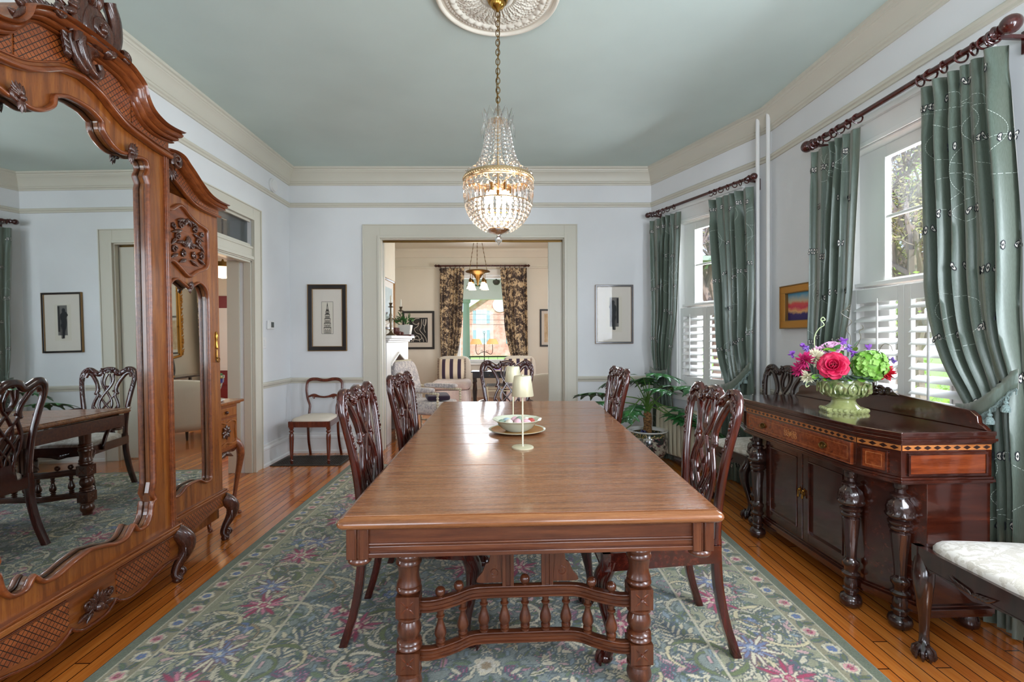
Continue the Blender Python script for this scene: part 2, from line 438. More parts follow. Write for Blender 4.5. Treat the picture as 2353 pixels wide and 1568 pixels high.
plain('brass', c3(170, 130, 62), .22, metal=1.0)
plain('old_brass', c3(120, 92, 50), .35, metal=1.0)
plain('pewter', c3(110, 100, 84), .35, metal=1.0)
plain('pale_brass', c3(200, 170, 130), .3, metal=.9)
plain('gilt', c3(186, 130, 52), .4, metal=.7, bump=None)
plain('bulb_glow', (1, .8, .55, 1), .4, emit=(1.0, .72, .45, 1), estr=20.0)
plain('shade_glow', c3(214, 160, 96), .6, emit=(1.0, .58, .26, 1), estr=.55)
plain('frosted_glow', (1, .9, .8, 1), .5, emit=(1.0, .78, .62, 1), estr=1.6)
plain('hall_glow', (1, .9, .75, 1), .5, emit=(1.0, .74, .45, 1), estr=1.8)
plain('champagne', c3(206, 198, 166), .38, metal=.25)
plain('white_plastic', c3(225, 224, 222), .4)
plain('grey_screen', c3(70, 76, 74), .3)
plain('black_lacquer', c3(18, 17, 18), .2, coat=.5)
plain('black_frame', c3(22, 20, 24), .28, coat=.4)
plain('gold_edge', c3(140, 106, 60), .4, metal=.5)
plain('dark_iron', c3(66, 58, 50), .5, metal=.4)
plain('porcelain', c3(232, 232, 226), .12, coat=.6)
plain('celadon', c3(216, 220, 196), .18, coat=.5)
plain('paper', c3(222, 214, 198), .9)
plain('mat_board', c3(226, 218, 206), .9)
plain('soil', c3(40, 28, 20), .95)
plain('navy_glaze', c3(26, 34, 92), .2, coat=.5)
fabric('seat_cream', c3(214, 206, 192), c3(190, 182, 168), 420, .6, .3, .2, big=(26, c3(226, 220, 210)))
fabric('sofa_white', c3(222, 214, 200), c3(206, 198, 184), 380)
fabric('slip_white', c3(228, 216, 210), c3(212, 200, 194), 380, big=(18, c3(214, 200, 198)))
fabric('ticking', c3(220, 212, 206), c3(200, 192, 188), 300, big=(22, c3(176, 170, 172)))
fabric('pillow_cream', c3(226, 212, 190), None, 300)
fabric('pillow_plum', c3(56, 40, 62), None, 300)
fabric('fringe', c3(96, 70, 56), None, 300)
fabric('fringe_green', c3(132, 150, 146), c3(84, 102, 100), 260, .7)
plain('silk_thread', c3(196, 206, 196), .6); plain('thread_dark', c3(34, 38, 44), .7); plain('thread_white', c3(214, 210, 200), .6)
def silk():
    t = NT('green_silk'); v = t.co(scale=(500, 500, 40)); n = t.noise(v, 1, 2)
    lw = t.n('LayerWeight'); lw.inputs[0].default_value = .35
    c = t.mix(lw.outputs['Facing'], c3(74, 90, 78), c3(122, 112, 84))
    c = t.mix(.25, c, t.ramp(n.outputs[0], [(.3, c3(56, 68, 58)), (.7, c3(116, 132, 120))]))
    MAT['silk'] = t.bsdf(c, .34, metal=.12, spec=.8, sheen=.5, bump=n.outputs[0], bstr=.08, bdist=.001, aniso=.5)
silk()
def toile():
    t = NT('toile_print'); v = t.co(); n = t.noise(v, 7.5, 6, .72, .6); n2 = t.noise(v, 34, 4, .7, .5)
    f = t.math('ADD', t.math('MULTIPLY', n.outputs[0], .6), t.math('MULTIPLY', n2.outputs[0], .4))
    c = t.ramp(f, [(.40, c3(44, 38, 42)), (.50, c3(92, 76, 66)), (.54, c3(214, 190, 154))])
    MAT['toile'] = t.bsdf(c, .8)
toile()
def brickm():
    t = NT('brick_facade'); v = t.co(rot=(PI/2, 0, 0)); b = t.n('TexBrick'); t.l(v, b.inputs['Vector']); b.inputs['Scale'].default_value = 4.0
    b.inputs['Color1'].default_value = c3(196, 120, 104); b.inputs['Color2'].default_value = c3(220, 150, 136); b.inputs['Mortar'].default_value = c3(214, 190, 180)
    n = t.noise(t.co(), 1.4, 3); c = t.mix(t.ramp(n.outputs[0], [(.4, (0,0,0,1)), (.75, (.8, .8, .8, 1))]), b.outputs[0], c3(226, 196, 190))
    MAT['brick'] = t.bsdf(c, .9)
brickm()
paint('porch_green', c3(176, 206, 186), .6)
plain('grass', c3(150, 190, 96), .95); plain('roof_slate', c3(120, 116, 122), .8); plain('shutter_blue', c3(120, 150, 160), .7)
plain('bark', c3(158, 140, 132), .95)
def thin_leaf(nm, col):
    t = NT(nm); a = t.n('BsdfDiffuse'); b = t.n('BsdfTranslucent'); m = t.n('MixShader'); a.inputs[0].default_value = col; b.inputs[0].default_value = col; m.inputs[0].default_value = .6
    t.l(a.outputs[0], m.inputs[1]); t.l(b.outputs[0], m.inputs[2]); t.l(m.outputs[0], t.out.inputs[0]); MAT[nm] = t.m
thin_leaf('leaf_spring', c3(196, 222, 120)); thin_leaf('leaf_yellow', c3(236, 226, 170))
def leafm():
    t = NT('philodendron_leaf'); n = t.noise(t.co(), 9, 3); c = t.ramp(n.outputs[0], [(.3, c3(18, 58, 30)), (.7, c3(44, 112, 44))])
    MAT['leaf'] = t.bsdf(c, .35, coat=.25)
leafm()
plain('stem_green', c3(92, 132, 56), .5); plain('leaf_small', c3(60, 112, 56), .5)
def trunkm():
    t = NT('palm_trunk'); n = t.noise(t.co(scale=(1, 1, 3)), 40, 3); MAT['trunk'] = t.bsdf(t.ramp(n.outputs[0], [(.35, c3(66, 42, 26)), (.65, c3(170, 124, 74))]), .9, bump=n.outputs[0], bstr=.8, bdist=.01)
trunkm()
def chinam():
    t = NT('painted_porcelain'); v = t.co(); n = t.noise(v, 13, 4, .7, .5); n2 = t.noise(v, 30, 3, .6)
    c = t.ramp(n.outputs[0], [(.0, c3(26, 46, 40)), (.40, c3(40, 56, 52)), (.45, c3(104, 52, 66)), (.49, c3(178, 168, 150)), (.60, c3(196, 188, 170)), (.66, c3(52, 60, 84)), (.72, c3(116, 104, 92))], 'CONSTANT')
    c = t.mix(t.ramp(n2.outputs[0], [(.52, (0,0,0,1)), (.56, (.7, .7, .7, 1))]), c, c3(40, 44, 46)); MAT['china'] = t.bsdf(c, .15, coat=.7)
    t = NT('painted_band'); n = t.noise(t.co(), 60, 2); c = t.ramp(n.outputs[0], [(.4, c3(44, 62, 50)), (.52, c3(150, 126, 60)), (.6, c3(190, 176, 140))], 'CONSTANT'); MAT['china_band'] = t.bsdf(c, .15, coat=.7)
chinam()
def urnm():
    t = NT('green_majolica'); n = t.noise(t.co(), 26, 3, .6); c = t.ramp(n.outputs[0], [(.35, c3(70, 92, 40)), (.55, c3(150, 158, 104)), (.7, c3(112, 92, 70))]); MAT['majolica'] = t.bsdf(c, .15, coat=.8)
    t = NT('pale_majolica'); n = t.noise(t.co(), 12, 3, .6); c = t.ramp(n.outputs[0], [(.3, c3(134, 142, 84)), (.7, c3(176, 178, 124))]); MAT['majolica_pale'] = t.bsdf(c, .15, coat=.8)
urnm()
def stripes():
    t = NT('striped_cushion'); v = t.co(); sx = t.n('SeparateXYZ'); t.l(v, sx.inputs[0])
    f = t.math('FRACT', t.math('ADD', t.math('MULTIPLY', sx.outputs[0], 1/.155), .5)); m = t.math('LESS_THAN', t.math('ABSOLUTE', t.math('SUBTRACT', f, .5)), .22)
    MAT['stripe'] = t.bsdf(t.mix(m, c3(228, 214, 190), c3(54, 38, 62)), .8, sheen=.3)
stripes()
def needle():
    t = NT('needlepoint'); v = t.co(); n = t.noise(v, 42, 3, .7); r = t.n('VectorMath', operation='LENGTH'); t.l(t.co(loc=(0, 0, -.47), scale=(1, 1.2, 3)), r.inputs[0])
    ring = t.math('LESS_THAN', t.math('ABSOLUTE', t.math('SUBTRACT', r.outputs[1], .11)), .045); m = t.math('MULTIPLY', ring, t.math('GREATER_THAN', n.outputs[0], .53))
    c2 = t.ramp(t.noise(v, 22, 1).outputs[0], [(.42, c3(120, 60, 66)), (.5, c3(96, 104, 84)), (.6, c3(90, 100, 130))], 'CONSTANT')
    MAT['needle'] = t.bsdf(t.mix(m, c3(216, 206, 190), c2), .85)
needle()
def sunset():
    t = NT('sunset_painting'); v = t.co(); sx = t.n('SeparateXYZ'); t.l(v, sx.inputs[0]); n = t.noise(v, 9, 4, .6)
    z = t.math('ADD', sx.outputs[2], t.math('MULTIPLY', n.outputs[0], .10))
    c = t.ramp(t.math('ADD', t.math('MULTIPLY', z, 3.6), .28), [(.08, c3(44, 30, 92)), (.26, c3(52, 34, 98)), (.34, c3(226, 170, 110)), (.44, c3(206, 60, 84)), (.52, c3(214, 84, 76)), (.60, c3(196, 176, 140)), (.8, c3(96, 160, 190))])
    MAT['sunset'] = t.bsdf(c, .6)
    t = NT('marine_print'); n = t.noise(t.co(), 8, 5, .6); MAT['marine'] = t.bsdf(t.ramp(n.outputs[0], [(.3, c3(140, 160, 160)), (.7, c3(186, 196, 190))]), .7)
    t = NT('toned_print'); n = t.noise(t.co(scale=(2, 1, 1)), 6, 5, .7); MAT['toned'] = t.bsdf(t.ramp(n.outputs[0], [(.35, c3(190, 160, 122)), (.65, c3(226, 204, 170))]), .8)
    t = NT('oil_portrait'); n = t.noise(t.co(), 6, 4); MAT['oil_dark'] = t.bsdf(t.ramp(n.outputs[0], [(.3, c3(26, 28, 34)), (.7, c3(60, 62, 70))]), .4)
sunset()
plain('ink', c3(40, 38, 38), .9); plain('ink_grey', c3(116, 112, 108), .9); plain('print_black', c3(36, 38, 40), .8); plain('line_white', c3(214, 208, 196), .8)
plain('skin_paint', c3(190, 140, 110), .6); plain('hair_paint', c3(40, 28, 22), .6)
for nm, rgb in dict(rose=(206, 28, 78), rose_dark=(150, 14, 50), magenta=(196, 44, 110), hydrangea=(150, 196, 96), cream_petal=(224, 220, 190), pink_petal=(222, 170, 206), violet=(134, 70, 176), red_petal=(206, 30, 50), lavender=(150, 120, 200), leaf_grey=(96, 116, 104), lime=(120, 176, 60), twig=(90, 84, 64), tendril=(196, 214, 160), egg_blue=(170, 190, 200), egg_pink=(222, 178, 186), egg_cream=(228, 218, 200), egg_green=(130, 150, 130), egg_red=(176, 70, 60), boots=(86, 34, 26), candle_wax=(226, 220, 204), shade_amber=(214, 160, 90), ceramic_white=(226, 224, 218)).items():
    plain(nm, c3(*rgb), .5)
# ---------------------------------------------------------------- room shell
YB, ZC = 5.52, 3.215
A = (1.66, 5.52); B = (2.241, 4.058)
DU = (0.3693, -0.9293); RU = (0.0350, -0.9994)
Cc = (B[0]+2.75*RU[0], B[1]+2.75*RU[1]); Dd = (Cc[0]-0.58, Cc[1]-1.46); Ee = (Dd[0], -1.55); LX = -2.46
def frame(name, O, u):
    # matrix: x along u, y outward (left-hand wall side), z up
    return Matrix(((u[0], -u[1], 0, O[0]), (u[1], u[0], 0, O[1]), (0, 0, 1, 0), (0, 0, 0, 1)))
def ang(u): return math.atan2(u[1], u[0])
def lw(O, u, s, y=0.0, z=0.0): return (O[0]+u[0]*s-u[1]*y, O[1]+u[1]*s+u[0]*y, z)
def wall(name, O, u, L, H, T, holes=(), m='wall_paint', x0=0.0):
    mb = MB(); mb.X = frame('', O, u)
    xs = sorted({x0, L} | {h[0] for h in holes} | {h[1] for h in holes})
    for a, b in zip(xs, xs[1:]):
        hs = sorted([h for h in holes if h[0] <= a+1e-6 and h[1] >= b-1e-6], key=lambda h: h[2]); z = 0.0
        for h in hs:
            if h[2] > z+1e-6: mb.box((a, 0, z), (b, T, h[2]))
            z = h[3]
        if z < H-1e-6: mb.box((a, 0, z), (b, T, H))
    return struct(name, mb, MAT[m], sm=0)
OP0, OP1, OPH = -1.43, 0.66, 2.43
wall('wall_back', (LX-.2, YB), (1, 0), A[0]-LX+.45, ZC, .16, [(OP0-LX+.2, OP1-LX+.2, 0, OPH)])
WD = (0.44, 1.20, 0.75, 2.50); WR = (0.86, 1.71, 0.75, 2.50)
wall('wall_bay', A, DU, 1.60, ZC, .16, [WD], x0=-.02)
wall('wall_right', B, RU, 2.75, ZC, .16, [WR])
U3 = (-0.3693, -0.9293)
wall('wall_bay_near', Cc, U3, 1.571, ZC, .16, [(0.35, 1.20, 0.75, 2.50)])
wall('wall_right_near', Dd, (0, -1), Dd[1]+1.55, ZC, .16)
wall('wall_rear', (Ee[0]+.2, -1.55), (-1, 0), Ee[0]-LX+.4, ZC, .16, [(0.45, 1.45, 0.75, 2.5), (2.55, 3.55, 0.75, 2.5)])
DR = (3.70, 4.70)
wall('wall_left', (LX, -1.6), (0, 1), YB+1.6+.16, ZC, .21, [(DR[0]+1.6, DR[1]+1.6, 0, 2.05), (DR[0]+1.6, DR[1]+1.6, 2.19, 2.44)])
mb = MB(); mb.box((-8, -1.8, -.12), (5.2, 11.2, 0)); struct('floor', mb, MAT['floor'], sm=0)
mb = MB(); mb.box((LX-.2, -1.75, ZC), (2.75, YB+.16, ZC+.1)); struct('ceiling', mb, MAT['ceiling_paint'], sm=0)
perim = [(OP1+.15, YB), A, B, Cc, Dd, Ee, (LX, -1.55), (LX, YB), (OP0-.195, YB)]
ring = [A, B, Cc, Dd, Ee, (LX, -1.55), (LX, YB)]
mb = MB(); mb.mould(ring, [(0, 3.03), (.012, 3.03), (.014, 3.045), (.026, 3.052), (.028, 3.066), (.034, 3.07), (.04, 3.10), (.055, 3.14), (.078, 3.165), (.08, 3.172), (.086, 3.176), (.09, 3.19), (.104, 3.196), (.106, ZC+.01), (0, ZC+.01)], closed=True, side=-1)
struct('trim_1', mb, MAT['trim_paint'], sm=25)
mb = MB(); mb.mould(ring, [(0, 2.782), (.012, 2.784), (.014, 2.80), (.024, 2.808), (.026, 2.822), (.018, 2.832), (0, 2.834)], closed=True, side=-1)
struct('trim_2', mb, MAT['trim_paint'], sm=25)
rail = [(0, .79), (.012, .792), (.014, .81), (.028, .82), (.034, .842), (.028, .852), (0, .855)]
base = [(0, 0), (.032, 0), (.032, .025), (.02, .035), (.02, .165), (.026, .17), (.024, .19), (.014, .20), (.012, .222), (0, .226)]
def runs(prof, nm, start, m='trim_paint'):
    segs = [[(OP1+.15, YB), A, lw(A, DU, .34)[:2]], [lw(A, DU, 1.30)[:2], B, lw(B, RU, .76)[:2]], [lw(B, RU, 1.81)[:2], Cc, lw(Cc, U3, .25)[:2]],
            [lw(Cc, U3, 1.30)[:2], Dd, Ee, (Ee[0]-.2, -1.55)], [(-1.9, -1.55), (LX, -1.55), (LX, DR[0]-.15)], [(LX, DR[1]+.15), (LX, YB), (OP0-.195, YB)]]
    for k, sg in enumerate(segs):
        mb = MB(); mb.mould(sg, prof, side=-1); struct(nm % (start+k), mb, MAT[m], sm=25)
runs(rail, 'trim_%d', 3)
segs = [('bay', [(OP1+.15, YB), A, B, lw(B, RU, 2.75)[:2]]), ('near', [Cc, Dd, Ee, (LX, -1.55), (LX, DR[0]-.15)]), ('left', [(LX, DR[1]+.15), (LX, YB), (OP0-.195, YB)])]
for nm, sg in segs:
    mb = MB(); mb.mould(sg, base, side=-1); struct('baseboard_'+nm, mb, MAT['white_paint'], sm=25)
# cased opening to the parlour
mb = MB()
y1 = YB; cas = [(0, 0), (-.022, 0), (-.022, -.02), (-.014, -.03), (-.014, -.16), (-.026, -.17), (-.026, -.195), (0, -.195)]
def casing(mb, x0, x1, zt, wL, wR, wT, y=0.0, th=.022, bead=.03, zb=0.0):
    # flat board with inner bead and outer back-band, in local wall frame (y negative = room side)
    mb.box((x0-wL, y-th, zb), (x0, y, zt+wT)); mb.box((x1, y-th, zb), (x1+wR, y, zt+wT)); mb.box((x0, y-th, zt), (x1, y, zt+wT))
    for a, b in ((x0-bead, x0), (x1, x1+bead)): mb.box((a, y-th-.012, zb), (b, y-th, zt+bead))
    mb.box((x0, y-th-.012, zt), (x1, y-th, zt+bead))
    mb.box((x0-wL, y-th-.01, zb), (x0-wL+.012, y-th, zt+wT)); mb.box((x1+wR-.012, y-th-.01, zb), (x1+wR, y-th, zt+wT)); mb.box((x0-wL+.012, y-th-.01, zt+wT-.012), (x1+wR-.012, y-th, zt+wT))
mb.X = frame('', (0, YB), (1, 0)); casing(mb, OP0, OP1, OPH, .195, .15, .157)
for a, b in ((OP0-.01, OP0+.012), (OP1-.012, OP1+.01)): mb.box((a, -.005, 0), (b, .05, OPH)); mb.box((a, .11, 0), (b, .165, OPH))
mb.box((OP0, -.005, OPH-.012), (OP1, .05, OPH+.01)); mb.box((OP0, .11, OPH-.012), (OP1, .165, OPH+.01))
casing(mb, OP0, OP1, OPH, .15, .15, .15, y=.184)
dr = struct('door_1', mb, MAT['trim_paint'], sm=0, bevel=.003)
mb = MB(); mb.box((OP0+.012, YB+.07, OPH-.03), (OP1-.012, YB+.09, OPH-.004)); struct('sliding_track', mb, MAT['old_brass'], dr, sm=0)
mb = MB(); mb.box((.490, YB+.062, 0.01), (.655, YB+.098, 2.40)); mb.box((.483, YB+.058, .01), (.490, YB+.102, 2.40)); struct('door_leaf', mb, MAT['trim_paint'], dr, sm=0, bevel=.003)
# left doorway with transom
mb = MB(); mb.X = frame('', (LX, 0), (0, 1)); casing(mb, DR[0], DR[1], 2.44, .15, .15, .13)
mb.box((DR[0], -.01, 2.05), (DR[1], .05, 2.19)); mb.box((DR[0], -.028, 2.06), (DR[1], -.01, 2.09)); mb.box((DR[0], -.02, 2.165), (DR[1], -.01, 2.185))
for a, b in ((DR[0]-.005, DR[0]+.015), (DR[1]-.015, DR[1]+.005)): mb.box((a, 0, 0), (b, .07, 2.05)); mb.box((a, .11, 0), (b, .23, 2.05))
mb.box((DR[0], 0, 2.03), (DR[1], .07, 2.05)); mb.box((DR[0]+.015, .0, 2.19), (DR[1]-.015, .02, 2.21)); mb.box((DR[0]+.015, 0, 2.42), (DR[1]-.015, .02, 2.44))
casing(mb, DR[0], DR[1], 2.44, .15, .15, .13, y=.234)
d2 = struct('door_2', mb, MAT['trim_paint'], sm=0, bevel=.003)
mb = MB(); mb.X = frame('', (LX, 0), (0, 1)); mb.box((DR[0]+.012, .03, 2.20), (DR[1]-.012, .036, 2.43)); struct('transom_pane', mb, MAT['transom_glass'], d2, sm=0)

# ---------------------------------------------------------------- windows
def window(name, O, u, op, gl, detail=True):
    s0, s1, z0, z1 = op; g0, g1 = gl; X = frame('', O, u); ZM = 1.63
    mb = MB(); mb.X = X
    for (a, b, c, d) in ((s0-.09, s0, z0-.02, z1+.13), (s1, s1+.09, z0-.02, z1+.13), (s0, s1, z1, z1+.13)): mb.box((a, -.02, c), (b, 0, d))
    mb.box((s0-.1, -.045, z1+.13), (s1+.1, 0, z1+.165)); mb.box((s0-.02, -.03, z1-.01), (s1+.02, -.02, z1+.02))
    mb.box((s0, 0, z0), (s0+.015, .16, z1)); mb.box((s1-.015, 0, z0), (s1, .16, z1)); mb.box((s0, 0, z1-.015), (s1, .16, z1))
    root = struct(name, mb, MAT['white_paint'], sm=0, bevel=.003)
    mb = MB(); mb.X = X; mb.box((s0-.12, -.06, z0-.035), (s1+.12, .16, z0)); mb.box((s0-.09, -.022, z0-.11), (s1+.09, 0, z0-.035)); struct('window_sill', mb, MAT['white_paint'], root, sm=0, bevel=.004)
    for nm, za, zb, y, gz in (('upper_sash', ZM, z1-.015, .075, 2.405), ('lower_sash', z0, ZM+.03, .105, ZM-.04)):
        mb = MB(); mb.X = X; ga = 1.655 if nm == 'upper_sash' else z0+.08
        mb.box((s0+.015, y, za), (g0, y+.03, zb)); mb.box((g1, y, za), (s1-.015, y+.03, zb)); mb.box((g0, y, gz), (g1, y+.03, zb)); mb.box((g0, y, za), (g1, y+.03, ga))
        mb.box((g0-.012, y-.008, ga-.01), (g0, y, gz+.01)); mb.box((g1, y-.008, ga-.01), (g1+.012, y, gz+.01)); mb.box((g0, y-.008, gz), (g1, y, gz+.012)); mb.box((g0, y-.008, ga-.012), (g1, y, ga))
        if nm == 'upper_sash': mb.box((g0, y, 2.03), (g1, y+.026, 2.047)); mb.box((s0+.015, y-.035, ZM-.012), (s1-.015, y+.03, ZM+.012))
        sh = struct(nm, mb, MAT['white_paint'], root, sm=0, bevel=.002)
        mb = MB(); mb.X = X; mb.box((g0, y+.012, ga), (g1, y+.016, gz)); struct('pane', mb, MAT['window_glass'], sh, sm=0)
    return root
window('window_1', A, DU, WD, (0.612, 1.026))
window('window_2', B, RU, WR, (1.089, 1.481))
window('added_window_3', Cc, U3, (0.35, 1.20, 0.75, 2.50), (0.47, 1.08))  # unseen bay window, added as an opening for fill light
window('added_window_4', (Ee[0]+.2, -1.55), (-1, 0), (0.45, 1.45, 0.75, 2.5), (0.56, 1.34))  # both rear windows are unseen, added to give the fill lamps an opening
window('added_window_5', (Ee[0]+.2, -1.55), (-1, 0), (2.55, 3.55, 0.75, 2.5), (2.66, 3.44))

def shutter(O, u, s0, s1, label, z0=.765, z1=1.60, rod=.62):
    t = thing('plantation_shutter', label, 'shutter', lw(O, u, s0, .03), ang(u), 'half height window shutters'); w = s1-s0
    mb = MB(); st = .045
    mb.box((0, -.014, z0), (st, .014, z1)); mb.box((w-st, -.014, z0), (w, .014, z1)); mb.box((st, -.014, z1-.09), (w-st, .014, z1)); mb.box((st, -.014, z0), (w-st, .014, z0+.12))
    obj('shutter_frame', mb, MAT['white_paint'], t, sm=0, bevel=.003)
    mb = MB(); n = 9; za, zb = z0+.12, z1-.09; p = (zb-za)/n
    for i in range(n):
        zc = za+p*(i+.5); q = Matrix.Translation((w/2, 0, zc)) @ Matrix.Rotation(math.radians(28), 4, 'X'); mb.X = q
        mb.lathe([(.0001, -(w/2-st)+.002), (.5, -(w/2-st)+.002), (.5, (w/2-st)-.002), (.0001, (w/2-st)-.002)], 10, ax='x', fn=lambda a, i, z: 1.0)
        k = len(mb.V)-40
        for j in range(k, len(mb.V)):
            v = q.inverted() @ Vector(mb.V[j]); v = Vector((v.x, v.y*.064*1.2, v.z*.011*1.1)); mb.V[j] = tuple(q @ v)
    mb.X = None; obj('louvers', mb, MAT['white_paint'], t, sm=50)
    mb = MB(); xr = st+(w-2*st)*rod; mb.box((xr-.005, -.042, za+.02), (xr+.005, -.034, zb-.01)); mb.box((xr-.004, -.04, zb-.01), (xr+.004, -.036, zb+.02)); obj('tilt_rod', mb, MAT['white_paint'], t, sm=0, bevel=.001)
    return t
shutter(A, DU, .455, .82, 'left white louvered shutter on the bay window behind the potted plant', rod=.42)
shutter(A, DU, .822, 1.187, 'right white louvered shutter on the bay window, half covered by green drape', rod=.62)
shutter(B, RU, .875, 1.284, 'white louvered shutter behind the flower arrangement, left leaf of the nearer window')
shutter(B, RU, 1.286, 1.695, 'right leaf of louvered shutters on the window above the sideboard', rod=.42)

# ---------------------------------------------------------------- pipes and small wall fittings
for x, y, lb in ((2.155, 4.125, 'white painted heating pipe, left of the pair in the bay corner'), (2.188, 4.02, 'white painted heating pipe, right of the pair in the bay corner')):
    mb = MB(); mb.tube([(x, y, 0), (x, y, 1.6), (x, y, 3.19)], .0165, 14); mb.lathe([(.03, 3.185), (.03, 3.195), (.018, 3.2)], 16, (x, y, 0)); mb.lathe([(.03, 0), (.03, .012), (.018, .016)], 16, (x, y, 0))
    tag(obj('heating_pipe', mb, MAT['white_paint']), lb, 'pipe')
t = thing('thermostat', 'white wall thermostat with small grey screen on the left wall', 'thermostat', (LX, 5.04, 1.44), PI/2)
mb = MB(); mb.box((-.06, -.028, -.045), (.06, 0, .045)); obj('case', mb, MAT['white_plastic'], t, sm=0, bevel=.008)
mb = MB(); mb.box((-.012, -.031, -.025), (.042, -.027, .03)); obj('screen', mb, MAT['grey_screen'], t, sm=0)
t = thing('light_switch', 'small white rocker switch plate below the thermostat', 'switch', (LX, 4.93, 1.255), PI/2)
mb = MB(); mb.box((-.036, -.007, -.058), (.036, 0, .058)); obj('switch_plate', mb, MAT['white_plastic'], t, sm=0, bevel=.003)
mb = MB(); mb.box((-.016, -.013, -.03), (.016, -.006, .03)); obj('rocker', mb, MAT['white_plastic'], t, sm=0, bevel=.002)
t = thing('smoke_detector', 'round white smoke detector high on the left wall near the corner', 'smoke detector', (LX, 5.12, 2.91), PI/2)
mb = MB(); mb.lathe([(.07, 0), (.07, -.018), (.064, -.022), (.06, -.035), (.03, -.042), (.0, -.042)], 32, ax='y'); obj('detector_body', mb, MAT['white_plastic'], t)
t = thing('floor_vent', 'dark bronze floor register grille under the balloon back chair', 'vent', (-2.05, 5.14, 0))
mb = MB(); mb.box((-.36, -.21, 0), (.36, -.18, .008)); mb.box((-.36, .18, 0), (.36, .21, .008)); mb.box((-.36, -.18, 0), (-.33, .18, .008)); mb.box((.33, -.18, 0), (.36, .18, .008))
for i in range(27): mb.box((-.325+i*.025, -.18, 0), (-.313+i*.025, .18, .006))
for j in range(9): mb.box((-.33, -.165+j*.04, 0), (.33, -.157+j*.04, .006))
mb.box((-.34, -.19, 0), (.34, .19, .002)); obj('grille', mb, MAT['dark_iron'], t, sm=0)

